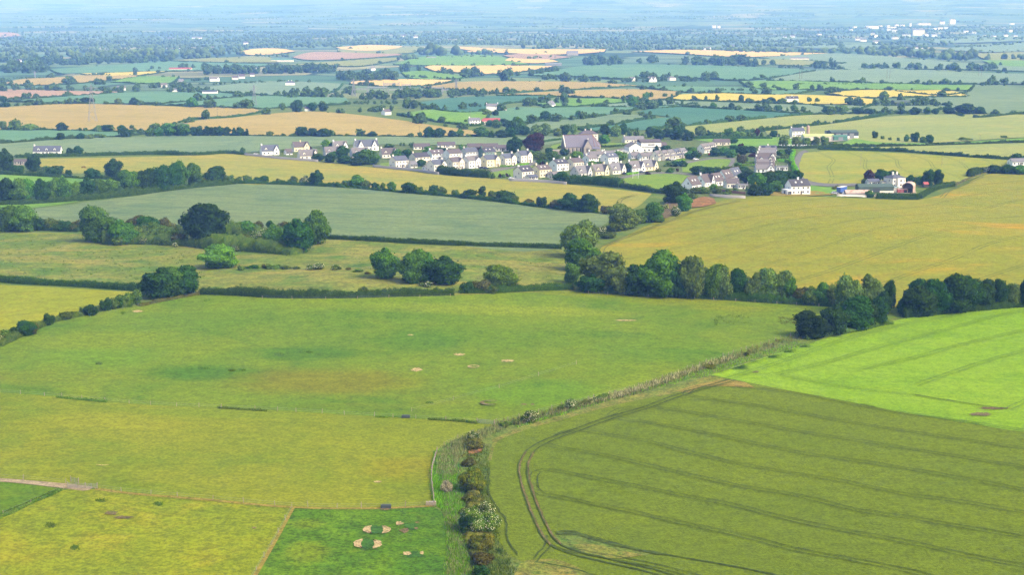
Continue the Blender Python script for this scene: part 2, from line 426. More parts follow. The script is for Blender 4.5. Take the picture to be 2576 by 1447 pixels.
# ------------------------------------------------------------------ splines / sheets
def smooth_poly(pts, closed=True, step=18.0, corner=50):
    P = np.array(pts, float); n = len(P); out = []
    def tang(i):
        if not closed and (i == 0 or i == n - 1): return None
        a = P[i] - P[(i - 1) % n]; b = P[(i + 1) % n] - P[i]
        la, lb = np.linalg.norm(a), np.linalg.norm(b)
        if la < 1e-6 or lb < 1e-6: return None
        c = np.dot(a, b) / la / lb
        if c < math.cos(R(corner)): return None
        return (a / la + b / lb) / 2
    T = [tang(i) for i in range(n)]
    for i in range(n if closed else n - 1):
        p0, p1 = P[i], P[(i + 1) % n]; L = np.linalg.norm(p1 - p0)
        if L < 1e-6: continue
        t0 = T[i] * L if T[i] is not None else (p1 - p0); t1 = T[(i + 1) % n] * L if T[(i + 1) % n] is not None else (p1 - p0)
        k = max(1, int(L / step))
        for j in range(k):
            s = j / k; s2, s3 = s * s, s ** 3
            out.append((2 * s3 - 3 * s2 + 1) * p0 + (s3 - 2 * s2 + s) * t0 + (-2 * s3 + 3 * s2) * p1 + (s3 - s2) * t1)
    if not closed: out.append(P[-1])
    return np.array(out)
ROWS = np.concatenate([[-400, -100, 20, 100, 150, 190, 215], np.geomspace(235, 17000, 230)])
UCOL = np.arange(-.95, .951, .0105)
def sheet(name, poly, mat, lift=.05, step=18.0, label=None, world=None, corner=50):
    pts = unproject(smooth_poly(poly, True, step, corner)) if world is None else np.asarray(world)
    pts = pts[:, :2]
    bm = bmesh.new()
    vs = [bm.verts.new((p[0], p[1], 0)) for p in pts]
    try: bm.faces.new(vs)
    except Exception: bm.free(); return None
    bmesh.ops.triangulate(bm, faces=bm.faces[:], ngon_method='EAR_CLIP')
    y0, y1 = pts[:, 1].min(), pts[:, 1].max(); u = pts[:, 0] / pts[:, 1]
    for y in ROWS[(ROWS > y0) & (ROWS < y1)]:
        bmesh.ops.bisect_plane(bm, geom=bm.verts[:] + bm.edges[:] + bm.faces[:], plane_co=(0, y, 0), plane_no=(0, 1, 0), dist=1e-4)
    for c in UCOL[(UCOL > u.min()) & (UCOL < u.max())]:
        bmesh.ops.bisect_plane(bm, geom=bm.verts[:] + bm.edges[:] + bm.faces[:], plane_co=(0, 0, 0), plane_no=Vector((1, -c, 0)).normalized(), dist=1e-4)
    co = np.array([v.co[:] for v in bm.verts])
    z = terrain(co[:, 0], co[:, 1]) + lift * (.6 + co[:, 1] / 1500)
    for v, h in zip(bm.verts, z): v.co.z = h
    bmesh.ops.recalc_face_normals(bm, faces=bm.faces)
    if bm.faces and sum(f.normal.z for f in bm.faces) < 0: bmesh.ops.reverse_faces(bm, faces=bm.faces)
    me = bpy.data.meshes.new(name); bm.to_mesh(me); bm.free()
    me.materials.append(mat); me.polygons.foreach_set('use_smooth', [True] * len(me.polygons))
    o = link(bpy.data.objects.new(name, me)); tag(o, label, None, None, 'structure')
    return o
def world_line(pts, step=4.0, corner=70):
    """photo polyline -> evenly spaced world points"""
    P = unproject(smooth_poly(pts, False, 12.0, corner))
    d = np.r_[0, np.cumsum(np.linalg.norm(np.diff(P[:, :2], axis=0), axis=1))]
    n = max(2, int(d[-1] / step) + 1); s = np.linspace(0, d[-1], n)
    X = np.interp(s, d, P[:, 0]); Y = np.interp(s, d, P[:, 1])
    t = np.stack([np.gradient(X), np.gradient(Y)], 1); t = unit(t)
    return np.stack([X, Y], 1), t
def ribbon_geo(pts, offs, w, lift, step=4.0, wob=.0, taper=False):
    X, t = world_line(pts, step); nrm = np.stack([-t[:, 1], t[:, 0]], 1)
    n = len(X); rng = RNG
    j = (rng.normal(size=n) * wob)
    ww = w * (1 + .25 * rng.normal(size=n).clip(-1, 1)) * (np.minimum(1, np.minimum(np.arange(n), np.arange(n)[::-1]) / 6 + .1) if taper else 1)
    A = X + nrm * (offs + j - ww / 2)[:, None]; B = X + nrm * (offs + j + ww / 2)[:, None]
    V = np.concatenate([A, B]); z = terrain(V[:, 0], V[:, 1]) + lift * (.6 + V[:, 1] / 1500)
    V = np.c_[V, z]
    Q = np.stack([np.arange(n - 1), np.arange(1, n), n + np.arange(1, n), n + np.arange(n - 1)], 1)
    return V, Q
def ribbons(name, lines, mat, label=None, kind='structure'):
    Vs, Qs, o = [], [], 0
    for (pts, offs, w, lift, *r) in lines:
        V, Q = ribbon_geo(pts, offs, w, lift, *(r or [4.0, .08]))
        Vs.append(V); Qs.append(Q + o); o += len(V)
    ob = link(bpy.data.objects.new(name, np_mesh(name, np.concatenate(Vs), np.concatenate(Qs)[:, ::-1], [mat])))
    return tag(ob, label, None, None, kind)

# ------------------------------------------------------------------ hedges
def hedge(pts, h, w, label, wild=.3, mat='h', gaps=0.0, name='hedge', cat='hedge', group=None):
    X, t = world_line(pts, 1.0); D = float(np.median(X[:, 1])); L = len(X)
    step = max(.8, D * .0016); X, t = world_line(pts, step)
    nrm = np.stack([-t[:, 1], t[:, 0]], 1); n = len(X); rng = RNG
    s = np.arange(n) * step
    lump = sum(np.sin(s / p + rng.uniform(0, 6.28)) for p in (3.1 * h / 2, 5.7 * h / 2, 11 * h / 2, 27 * h / 2)) / 4
    hh = h * (1 + wild * 1.3 * lump + wild * .35 * rng.normal(size=n)).clip(.25, 2.2)
    ww = w * (1 + wild * .8 * np.roll(lump, 5)).clip(.4, 1.8)
    keep = np.ones(n, bool)
    if gaps: keep = (np.sin(s / 37 + rng.uniform(0, 6)) + np.sin(s / 13 + rng.uniform(0, 6))) > -2 + 2.2 * gaps
    V, F = [], []
    prof = np.array([(-.5, 0), (-.52, .5), (-.36, .9), (0, 1), (.36, .9), (.52, .5), (.5, 0)]); m = len(prof)
    off = prof[None, :, 0] * ww[:, None] * .9; z = prof[None, :, 1] * hh[:, None] * .92
    jit = rng.normal(size=(n, m)) * w * .07
    P = X[:, None, :] + nrm[:, None, :] * (off + jit)[:, :, None]
    Z = terrain(P[..., 0], P[..., 1]) - .1 + z + np.abs(jit) * (z > 0)
    V = np.concatenate([P, Z[..., None]], 2).reshape(-1, 3)
    I = np.arange(n * m).reshape(n, m)
    q = np.stack([I[:-1, :-1], I[1:, :-1], I[1:, 1:], I[:-1, 1:]], -1)
    kq = keep[:-1] & keep[1:]
    F = q[kq].reshape(-1, 4)
    cap = []
    edge = np.diff(np.r_[0, kq.astype(int), 0])
    for i in np.where(edge == 1)[0]: cap += [(I[i, 0], I[i, 1], I[i, 2], I[i, 3]), (I[i, 0], I[i, 3], I[i, 4], I[i, 6]), (I[i, 6], I[i, 4], I[i, 5], I[i, 5])][:2]
    for i in np.where(edge == -1)[0]: cap += [(I[i, 3], I[i, 2], I[i, 1], I[i, 0]), (I[i, 6], I[i, 4], I[i, 3], I[i, 0])]
    if cap: F = np.concatenate([F, np.array(cap)])
    lf = max(.11, D * .00021)
    nleaf = int(min(16000, n * step * (2 * h + w) / (3.2 * lf * lf) * .75)); ks = np.where(keep)[0]
    if len(ks) < 2: return None
    i = rng.choice(ks, nleaf); a = rng.uniform(0, m - 1.001, nleaf); j = a.astype(int); fr = a - j
    pr = prof[j] * (1 - fr)[:, None] + prof[j + 1] * fr[:, None]
    C2 = X[i] + nrm[i] * (pr[:, 0] * ww[i] * rng.uniform(.95, 1.15, nleaf))[:, None] + t[i] * rng.uniform(-.5, .5, nleaf)[:, None] * step
    Cz = terrain(C2[:, 0], C2[:, 1]) + pr[:, 1] * hh[i] * rng.uniform(.92, 1.12, nleaf)
    N = np.concatenate([nrm[i] * np.sign(pr[:, :1]) * np.abs(pr[:, :1]) * 2, (pr[:, 1:2] - .3)], 1)
    qv, qf = leaf_quads(np.c_[C2, Cz], unit(unit(N) + rng.normal(size=(nleaf, 3)) * .5), lf * rng.uniform(.6, 1.4, nleaf), rng)
    F = np.concatenate([F, qf + len(V)]); V = np.concatenate([V, qv])
    c0 = np.array([X[n // 2, 0], X[n // 2, 1], float(terrain(X[n // 2, 0], X[n // 2, 1]))])
    o = link(bpy.data.objects.new(name, np_mesh(name, V - c0, F, [LM[mat]])))
    o.location = c0
    return tag(o, label, cat, group or 'field hedges')

# ================================================================== SETTING
# ground: one sheet to the horizon, an old enclosure patchwork where no field is laid on it
def ground_mat():
    t = NT('meadow_ground'); P = t.pos()
    dn = t.n('ShaderNodeTexNoise'); t.l(P, dn.inputs['Vector']); dn.inputs['Scale'].default_value = 1 / 420; dn.inputs['Detail'].default_value = 3
    wp = t.n('ShaderNodeVectorMath', operation='MULTIPLY_ADD'); t.l(dn.outputs['Color'], wp.inputs[0])
    wp.inputs[1].default_value = (260, 200, 0); t.l(P, wp.inputs[2])
    q = t.mapping(wp.outputs[0], .25, (1 / 330, 1 / 240, 0))
    v = t.n('ShaderNodeTexVoronoi', voronoi_dimensions='2D'); t.l(q, v.inputs['Vector']); v.inputs['Scale'].default_value = 1
    e = t.n('ShaderNodeTexVoronoi', voronoi_dimensions='2D', feature='DISTANCE_TO_EDGE'); t.l(q, e.inputs['Vector']); e.inputs['Scale'].default_value = 1
    sx = t.n('ShaderNodeSeparateXYZ'); t.l(v.outputs['Color'], sx.inputs[0])
    rp = t.n('ShaderNodeValToRGB'); rp.color_ramp.interpolation = 'CONSTANT'
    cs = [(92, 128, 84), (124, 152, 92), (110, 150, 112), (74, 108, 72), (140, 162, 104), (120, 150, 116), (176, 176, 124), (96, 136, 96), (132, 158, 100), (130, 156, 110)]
    el = rp.color_ramp.elements
    while len(el) < len(cs): el.new(.5)
    for i, c in enumerate(cs): el[i].position = i / len(cs); el[i].color = srgb(*c, KF)
    t.l(sx.outputs[0], rp.inputs[0])
    hd = t.math('SUBTRACT', 1, t.ramp(e.outputs['Distance'], .025, .05))
    far = t.mix(hd, rp.outputs[0], srgb(58, 84, 56, KF))
    wood = t.ramp(t.noise(t.mapping(P, 0, (1 / 900, 1 / 700, 1)), 1, 4, .6), .52, .6)
    far = t.mix(t.math('MULTIPLY', wood, .5), far, srgb(60, 88, 62, KF))
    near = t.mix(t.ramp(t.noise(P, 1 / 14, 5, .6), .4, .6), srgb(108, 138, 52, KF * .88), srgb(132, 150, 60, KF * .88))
    g = t.noise(P, .8, 4, .7)
    near = t.mix(1.0, near, t.math('MULTIPLY_ADD', g, .5, .75), 'MULTIPLY')
    sp = t.n('ShaderNodeSeparateXYZ'); t.l(P, sp.inputs[0])
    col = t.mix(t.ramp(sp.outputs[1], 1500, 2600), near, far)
    return t.finish(col, .95, g, .3, .1)
gx = []
for y in ROWS:
    gx.append(np.stack([UCOL * (y if y >= 150 else 330), np.full(len(UCOL), y)], 1))
G = np.stack(gx); nr, nc = G.shape[:2]
Z = terrain(G[..., 0], G[..., 1]); V = np.concatenate([G, Z[..., None]], 2).reshape(-1, 3)
I = np.arange(nr * nc).reshape(nr, nc)
Q = np.stack([I[:-1, :-1], I[:-1, 1:], I[1:, 1:], I[1:, :-1]], -1).reshape(-1, 4)
gr = link(bpy.data.objects.new('ground', np_mesh('ground', V, Q, [ground_mat()])))
gr.data.polygons.foreach_set('use_smooth', [True] * len(gr.data.polygons)); tag(gr, None, None, None, 'structure')

def wdir(a, b):
    p = unproject([a, b]); d = p[1] - p[0]; return math.atan2(d[1], d[0])

A_H = wdir((1779, 647), (2576, 517))
A_M = wdir((900, 540), (1400, 560))
A_T = wdir((300, 372), (900, 352))
A_G = wdir((2105, 390), (2150, 455))
A_U = wdir((700, 420), (1300, 480))
A_R = wdir((2000, 328), (2500, 300))
A_L = wdir((0, 775), (300, 745))
TILES = dict(
    lush=field_mat('lush_paddock_grass', [(88, 136, 40), (112, 156, 46), (74, 122, 44)], 26, .7, .34, .10, (56, 100, 40), accent=((172, 168, 40), 14, .62, .78), spots=((770, 1390, 70, 34, (150, 160, 44), .4), (770, 1320, 60, 16, (130, 156, 46), .6), (1050, 1420, 80, 40, (76, 128, 44), .6))),
    lower=field_mat('yellow_green_pasture', [(156, 168, 44), (138, 158, 44), (172, 172, 70)], 34, .8, .26, .12, (112, 138, 48), accent=((112, 146, 48), 16, .6, .76)),
    wedge=field_mat('bright_meadow', [(104, 146, 34), (120, 152, 30), (96, 142, 44)], 24, .8, .2),
    olive=field_mat('grazed_olive_pasture', [(150, 166, 66), (164, 172, 80), (132, 158, 60)], 70, .8, .2, .06, (118, 142, 56), streak=(0.05, 22, 3.0, .16), accent=((180, 182, 100), 30, .60, .78), spots=((1060, 1180, 170, 40, (166, 160, 72), .6), (300, 1060, 240, 24, (178, 180, 96), .5), (560, 1040, 260, 16, (138, 166, 66), .5), (1040, 1220, 60, 50, (140, 158, 60), .5))),
    big=field_mat('green_rolling_pasture', [(118, 160, 60), (142, 172, 78), (100, 148, 56)], 90, .9, .22, .10, (84, 118, 52), streak=(-.1, 40, 7, .12), accent=((156, 168, 72), 90, .52, .76), spots=((540, 940, 230, 26, (82, 138, 52), .8), (760, 890, 170, 20, (84, 140, 54), .7), (1060, 858, 150, 34, (92, 146, 56), .65), (820, 962, 270, 42, (146, 150, 66), .75), (960, 790, 330, 22, (100, 150, 58), .5), (1250, 780, 420, 16, (160, 184, 92), .6), (480, 800, 260, 20, (112, 160, 60), .4), (1350, 990, 220, 40, (112, 170, 44), .6), (1700, 880, 200, 40, (112, 162, 56), .5), (250, 900, 200, 30, (110, 168, 50), .5))),  # the wide pale upper spot paints light caught by the pasture's slope
    dark=field_mat('olive_wheat', [(122, 140, 54), (130, 146, 56), (118, 137, 60)], 60, .6, .22, streak=(wdir((1716, 1194), (2576, 1355)), 26, .5, .22), bump=.6),
    bright=field_mat('bright_bean_crop', [(148, 194, 50), (156, 197, 66), (138, 185, 48)], 50, .8, .16, .05, (110, 164, 40), streak=(wdir((1716, 980), (2576, 833)), 40, 1.6, .16), bump=.6),
    leftb=field_mat('lime_barley', [(164, 176, 52), (150, 168, 52), (172, 178, 66)], 50, 1.1, .16, tram=(A_L, 24, .95, .3), tramcol=(120, 140, 44), streak=(A_L, 60, 4, .12)),
    rough=field_mat('rushy_rough_grass', [(140, 158, 82), (186, 172, 124), (112, 148, 74)], 36, 1.4, .26, .14, (72, 100, 62), streak=(.06, 46, 6, .36), accent=((198, 174, 132), 34, .50, .68)),
    hill=field_mat('golden_barley', [(172, 176, 80), (158, 170, 82), (186, 178, 78)], 70, 1.3, .14, tram=(A_H, 27, 1.0, .38), tramcol=(118, 130, 62), streak=(A_H, 90, 8, .16), accent=((214, 178, 72), 62, .52, .72)),
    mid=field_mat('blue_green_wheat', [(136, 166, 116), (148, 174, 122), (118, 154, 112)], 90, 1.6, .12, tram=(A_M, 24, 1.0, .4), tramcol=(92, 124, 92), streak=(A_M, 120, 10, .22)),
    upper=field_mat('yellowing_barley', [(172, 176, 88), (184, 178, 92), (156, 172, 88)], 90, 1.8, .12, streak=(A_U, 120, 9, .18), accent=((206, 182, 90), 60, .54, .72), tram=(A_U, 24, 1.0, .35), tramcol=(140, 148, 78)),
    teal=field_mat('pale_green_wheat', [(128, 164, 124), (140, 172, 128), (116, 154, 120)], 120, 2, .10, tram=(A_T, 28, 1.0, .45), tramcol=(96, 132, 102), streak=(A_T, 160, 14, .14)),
    gold=field_mat('gold_green_barley', [(176, 184, 86), (190, 184, 94), (160, 176, 88)], 70, 1.8, .12, tram=(A_G, 24, 1.0, .4), tramcol=(122, 136, 70), streak=(A_U, 60, 14, .16), accent=((212, 186, 96), 55, .56, .72)),
    right=field_mat('pale_barley', [(176, 184, 102), (164, 178, 104), (186, 186, 108)], 130, 2.2, .10, tram=(A_R, 30, 1.0, .45), tramcol=(142, 154, 92), streak=(A_R, 160, 14, .14)),
    tan=field_mat('ripe_tan_barley', [(218, 194, 122), (226, 202, 134), (206, 188, 114)], 140, 2.4, .09, streak=(A_T, 200, 18, .16), accent=((236, 206, 138), 80, .55, .75)),
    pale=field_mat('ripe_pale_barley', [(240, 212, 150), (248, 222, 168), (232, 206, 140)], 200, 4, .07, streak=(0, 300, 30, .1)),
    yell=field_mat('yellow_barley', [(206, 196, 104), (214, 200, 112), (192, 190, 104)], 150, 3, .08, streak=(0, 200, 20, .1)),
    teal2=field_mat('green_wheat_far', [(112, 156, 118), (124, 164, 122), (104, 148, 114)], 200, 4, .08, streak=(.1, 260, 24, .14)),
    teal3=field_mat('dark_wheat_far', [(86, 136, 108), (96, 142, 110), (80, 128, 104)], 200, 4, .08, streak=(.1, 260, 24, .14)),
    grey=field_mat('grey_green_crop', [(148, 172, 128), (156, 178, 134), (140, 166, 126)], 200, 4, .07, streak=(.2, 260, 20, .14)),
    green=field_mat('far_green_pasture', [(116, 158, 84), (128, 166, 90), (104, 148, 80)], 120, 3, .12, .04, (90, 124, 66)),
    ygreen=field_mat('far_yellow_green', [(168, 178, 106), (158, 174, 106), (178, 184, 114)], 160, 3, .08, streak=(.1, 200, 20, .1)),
    pink=field_mat('tilled_pink_soil', [(198, 168, 144), (206, 176, 150), (190, 164, 138)], 150, 4, .08, streak=(0, 200, 15, .1)),
    lawn=field_mat('mown_lawn', [(134, 166, 76), (146, 172, 84), (122, 158, 74)], 20, .9, .14, streak=(A_G, 60, 4.5, .12)),
    village=field_mat('village_gardens', [(96, 128, 72), (118, 140, 84), (150, 146, 118)], 12, 1.2, .25),
    verge=field_mat('rank_verge_grass', [(112, 140, 62), (140, 152, 84), (92, 130, 54)], 8, .8, .34, .1, (70, 100, 48)),
    track=field_mat('gravel_track', [(196, 178, 150), (182, 164, 136), (206, 190, 164)], 6, .5, .22),
    road=field_mat('grey_road', [(142, 142, 146), (150, 150, 152), (134, 134, 138)], 18, .8, .12),
    earth=field_mat('trodden_earth', [(222, 194, 150), (230, 204, 162), (180, 172, 110)], 1.8, .4, .34, accent=((124, 150, 66), 1.4, .55, .7)),
    brown=field_mat('bare_brown_earth', [(140, 120, 90), (150, 126, 96), (116, 126, 66)], 1.8, .4, .34, accent=((104, 136, 58), 1.4, .52, .68)),
    tuft=field_mat('darker_grass', [(80, 132, 48), (70, 120, 46), (90, 138, 50)], 3, .6, .3),
    bracken=field_mat('rusty_docks', [(184, 132, 84), (170, 124, 78), (128, 130, 76)], 9, 1.4, .34),
    weeds=field_mat('weedy_grass', [(138, 152, 66), (158, 152, 86), (112, 142, 56)], 5, .7, .34, accent=((176, 160, 96), 4, .58, .72)),
    straw=field_mat('straw_verge', [(176, 156, 84), (160, 152, 74), (190, 164, 100)], 4, .6, .28),
    concrete=field_mat('pale_yard', [(206, 200, 190), (196, 188, 176), (214, 208, 198)], 10, .8, .1),
)
# name, material, outline in the photograph (laid out on the terrain), hedge height on the near side, hedge label
BIGR = [(1245, 1068), (1320, 1055), (1430, 1022), (1600, 982), (1750, 928), (1900, 878), (2010, 846)]
FENCE_UP = [(-150, 974), (0, 989), (150, 1000), (330, 1017), (660, 1033), (960, 1050), (1100, 1058), (1245, 1068)]
FENCE_LO = [(235, 1229), (330, 1242), (500, 1256), (735, 1277), (970, 1279), (1092, 1274)]
CURVE = [(1190, 1092), (1130, 1115), (1098, 1140), (1086, 1190), (1092, 1274)]
FIELDS = [
    ('verge', 'verge', [(1245, 1068), (1320, 1055), (1430, 1022), (1600, 982), (1750, 928), (1900, 878), (2010, 846), (2090, 828), (2280, 796), (2300, 810), (2020, 882), (1900, 915), (1800, 955), (1700, 990), (1560, 1018), (1470, 1042), (1300, 1090), (1245, 1115), (1230, 1160), (1230, 1200), (1240, 1290), (1265, 1370), (1310, 1415), (1350, 1422), (1490, 1455), (1600, 1600), (1120, 1600), (1135, 1447), (1125, 1300), (1088, 1274), (1085, 1190), (1097, 1140), (1130, 1115), (1190, 1090)], 0, ''),
    ('pasture', 'lower', [(-150, 1368), (0, 1305), (165, 1234), (250, 1233), (500, 1258), (735, 1279), (690, 1362), (640, 1447), (560, 1590), (-150, 1590)], 0, ''),
    ('pasture', 'lush', [(735, 1279), (1088, 1276), (1120, 1300), (1130, 1447), (1120, 1590), (560, 1590), (640, 1447), (690, 1362)], 0, ''),
    ('meadow', 'wedge', [(-150, 1214), (0, 1215), (80, 1222), (150, 1232), (90, 1254), (0, 1294), (-150, 1358)], 0, ''),
    ('pasture', 'olive', FENCE_UP[:] + CURVE + FENCE_LO[::-1] + [(170, 1219), (90, 1211), (0, 1204), (-150, 1197)], 0, ''),
    ('pasture', 'big', [(-150, 930), (0, 870), (100, 826), (210, 796), (330, 771), (505, 743), (640, 745), (780, 750), (1000, 747), (1140, 744), (1310, 737), (1440, 733), (1600, 743), (1800, 752), (2060, 768), (2180, 772), (2280, 780), (2250, 800), (2090, 826), (2010, 846)] + BIGR[::-1][1:] + FENCE_UP[::-1][1:], 0, ''),
    ('wheat_field', 'dark', [(1830, 960), (2000, 985), (2200, 1022), (2400, 1055), (2576, 1082), (2760, 1108), (2760, 1600), (1760, 1600), (1640, 1490), (1490, 1452), (1350, 1420), (1302, 1410), (1260, 1372), (1236, 1290), (1226, 1200), (1226, 1150), (1246, 1112), (1310, 1084), (1400, 1062), (1480, 1037), (1560, 1012), (1700, 983)], 0, ''),
    ('bean_field', 'bright', [(1788, 945), (1870, 958), (2100, 1001), (2200, 1026), (2400, 1060), (2576, 1088), (2760, 1114), (2760, 736), (2576, 768), (2400, 786), (2280, 802), (2130, 836), (2020, 876), (1900, 910)], 0, ''),
    ('barley_field', 'leftb', [(-150, 708), (0, 718), (200, 728), (340, 736), (300, 754), (200, 786), (100, 815), (0, 842), (-150, 890)], 0, ''),
    ('rough_pasture', 'rough', [(-150, 585), (0, 587), (200, 590), (330, 615), (500, 622), (640, 640), (820, 605), (830, 604), (1100, 620), (1415, 630), (1440, 660), (1450, 732), (1310, 737), (1140, 744), (1000, 747), (780, 750), (505, 742), (340, 730), (200, 722), (0, 710), (-150, 700)], 0, ''),
    ('barley_field', 'hill', [(1500, 628), (1560, 602), (1620, 572), (1740, 525), (1860, 498), (1960, 493), (2070, 496), (2200, 501), (2320, 502), (2410, 474), (2480, 440), (2576, 438), (2760, 432), (2760, 735), (2576, 740), (2270, 775), (2060, 765), (1800, 745), (1640, 735), (1540, 690), (1500, 660)], 0, ''),
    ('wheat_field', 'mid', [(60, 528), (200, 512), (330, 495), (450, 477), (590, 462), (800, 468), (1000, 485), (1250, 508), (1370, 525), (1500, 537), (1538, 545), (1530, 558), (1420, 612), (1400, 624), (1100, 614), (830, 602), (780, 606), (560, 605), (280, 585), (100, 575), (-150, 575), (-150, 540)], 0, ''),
    ('barley_field', 'upper', [(95, 400), (400, 394), (640, 388), (800, 407), (980, 425), (1100, 440), (1250, 450), (1400, 462), (1560, 478), (1640, 488), (1600, 523), (1530, 532), (1490, 532), (1380, 520), (1200, 500), (1000, 482), (860, 470), (720, 463), (600, 462), (560, 445), (300, 432), (130, 432), (95, 415)], 0, ''),
    ('pasture', 'green', [(-150, 437), (0, 437), (180, 445), (320, 455), (290, 480), (-150, 500)], 0, ''),
    # village ground, greens and roads
    ('village_ground', 'village', [(615, 390), (700, 376), (860, 366), (1090, 366), (1260, 366), (1420, 350), (1640, 352), (1780, 352), (1960, 362), (2006, 384), (1998, 410), (2004, 440), (2016, 460), (1960, 480), (1880, 494), (1740, 496), (1640, 486), (1560, 474), (1420, 462), (1280, 452), (1100, 438), (960, 424), (790, 406)], 0, ''),
    ('lawn', 'lawn', [(955, 412), (985, 409), (985, 425), (960, 423)], 0, ''),
    ('green', 'lawn', [(1225, 436), (1300, 424), (1345, 418), (1370, 420), (1345, 430), (1285, 448), (1250, 447), (1232, 444)], 0, ''),
    ('green', 'lawn', [(1562, 450), (1600, 442), (1664, 438), (1712, 440), (1744, 446), (1740, 456), (1690, 474), (1650, 478), (1590, 468)], 0, ''),
    ('green', 'lawn', [(1715, 411), (1750, 407), (1800, 400), (1842, 401), (1836, 413), (1820, 423), (1740, 435), (1716, 432)], 0, ''),
    ('churchyard', 'lawn', [(1390, 366), (1425, 360), (1426, 372), (1380, 376)], 0, ''),
    ('churchyard', 'lawn', [(1512, 360), (1545, 360), (1590, 362), (1560, 370), (1515, 371)], 0, ''),
    ('road', 'road', [(1198, 432), (1260, 424), (1332, 412), (1345, 405), (1350, 408), (1342, 416), (1300, 422), (1240, 434), (1215, 437)], 0, ''),
    ('road', 'road', [(1556, 447), (1597, 439), (1663, 434), (1712, 435), (1746, 440), (1764, 450), (1758, 453), (1740, 445), (1710, 439), (1664, 438), (1600, 443), (1562, 451)], 0, ''),
    ('road', 'road', [(1700, 412), (1748, 404), (1800, 397), (1850, 399), (1848, 410), (1838, 421), (1832, 419), (1840, 402), (1800, 400.5), (1750, 408), (1712, 415)], 0, ''),
    ('road', 'road', [(1545, 378), (1590, 371), (1600, 373), (1560, 383)], 0, ''),
    ('road', 'road', [(2024, 378), (2009, 384), (1998, 404), (1997, 428), (2004, 442), (2017, 461), (2060, 469), (2165, 469), (2165, 466), (2064, 465), (2026, 457), (2013, 441), (2008, 428), (2009, 404), (2018, 386), (2030, 380)], 0, ''),
    ('farmyard', 'concrete', [(2100, 489), (2165, 478), (2240, 472), (2300, 474), (2306, 488), (2240, 493), (2110, 493)], 0, ''),
    ('farmyard', 'concrete', [(2030, 352), (2090, 350), (2160, 347), (2185, 343), (2160, 350), (2130, 354), (2060, 358)], 0, ''),
    ('paddock', 'green', [(2016, 463), (2065, 471), (2130, 472), (2100, 486), (2040, 488), (2028, 478)], 0, ''),
    ('verge', 'straw', [(1930, 492), (1965, 478), (2000, 480), (2070, 484), (2100, 491), (2040, 494), (1960, 494)], 0, ''),
    ('barley_field', 'gold', [(2022, 386), (2060, 382), (2200, 384), (2400, 395), (2540, 404), (2600, 408), (2520, 420), (2482, 438), (2400, 464), (2370, 469), (2160, 463), (2060, 461), (2026, 452), (2014, 440), (2010, 415)], 0, ''),
    ('barley_field', 'right', [(2060, 376), (2250, 370), (2400, 366), (2576, 361), (2760, 357), (2760, 405), (2576, 402), (2500, 400), (2400, 392), (2250, 381)], 2.2, 'long dark hedge between the tramlined golden barley and the pale strip above'),
    ('pasture', 'green', [(1745, 352), (1960, 346), (2010, 352), (2080, 372), (1960, 370), (1850, 368)], 0, ''),
    ('pasture', 'green', [(2110, 369), (2140, 352), (2340, 362), (2400, 360), (2576, 349), (2760, 346), (2760, 359), (2576, 359), (2400, 364), (2250, 368)], 1.6, 'ragged hedge along the green strip right of the green barns'),
    ('barley_field', 'right', [(1925, 331), (2080, 314), (2200, 298), (2290, 291), (2420, 288), (2576, 289), (2760, 287), (2760, 346), (2576, 347), (2400, 358), (2330, 361), (2200, 358), (2150, 350), (2100, 346), (2010, 347), (1960, 345), (1930, 340)], 0, ''),
    ('barley_field', 'right', [(1715, 320), (1830, 309), (2043, 290), (2230, 289), (2180, 298), (2080, 312), (1925, 330), (1800, 340), (1740, 341), (1720, 330)], 2.4, 'gappy hedge climbing right past the white farmhouse with green barns'),
    ('wheat_field', 'teal3', [(1457, 326), (1558, 314), (1625, 302), (1691, 295), (1658, 292), (1600, 283), (1640, 275), (1716, 270), (1900, 280), (2043, 288), (1830, 307), (1716, 318), (1620, 328), (1560, 331), (1500, 335)], 2.2, 'hedge below the dark teal wheat right of the church'),
    ('wheat_field', 'teal', [(1310, 334), (1330, 313), (1475, 300), (1560, 288), (1658, 295), (1625, 300), (1558, 312), (1457, 324), (1390, 334)], 2.0, 'hedge below the light wedge field above the church'),
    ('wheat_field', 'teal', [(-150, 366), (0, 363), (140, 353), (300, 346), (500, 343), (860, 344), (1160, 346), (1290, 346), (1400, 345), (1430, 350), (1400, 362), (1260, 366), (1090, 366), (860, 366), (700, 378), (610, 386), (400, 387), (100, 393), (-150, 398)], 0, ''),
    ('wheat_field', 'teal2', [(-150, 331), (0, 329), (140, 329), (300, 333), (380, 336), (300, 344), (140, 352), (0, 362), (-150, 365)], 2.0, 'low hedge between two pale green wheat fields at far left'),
    ('barley_field', 'tan', [(470, 310), (590, 297), (700, 286), (770, 282), (858, 286), (1000, 303), (1100, 318), (1190, 330), (1260, 341), (1160, 345), (860, 343), (640, 343), (430, 328)], 1.4, 'low hedge under the second ripe tan barley field'),
    ('barley_field', 'tan', [(-150, 275), (0, 271), (150, 263), (300, 264), (460, 270), (640, 275), (662, 282), (592, 294), (460, 305), (410, 325), (300, 332), (140, 328), (0, 328), (-150, 330)], 1.6, 'low hedge below the wide ripe tan barley field by the pylon'),
    ('pasture', 'green', [(1000, 290), (1080, 277), (1200, 278), (1230, 290), (1215, 312), (1130, 311), (1060, 300)], 1.8, 'hedge below the small bright pasture beside the red sheds'),
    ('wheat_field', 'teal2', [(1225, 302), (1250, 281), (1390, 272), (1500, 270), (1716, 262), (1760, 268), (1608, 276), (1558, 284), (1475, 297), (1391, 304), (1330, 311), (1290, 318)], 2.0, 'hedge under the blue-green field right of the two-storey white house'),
    # far fields, from the nearer to the farther
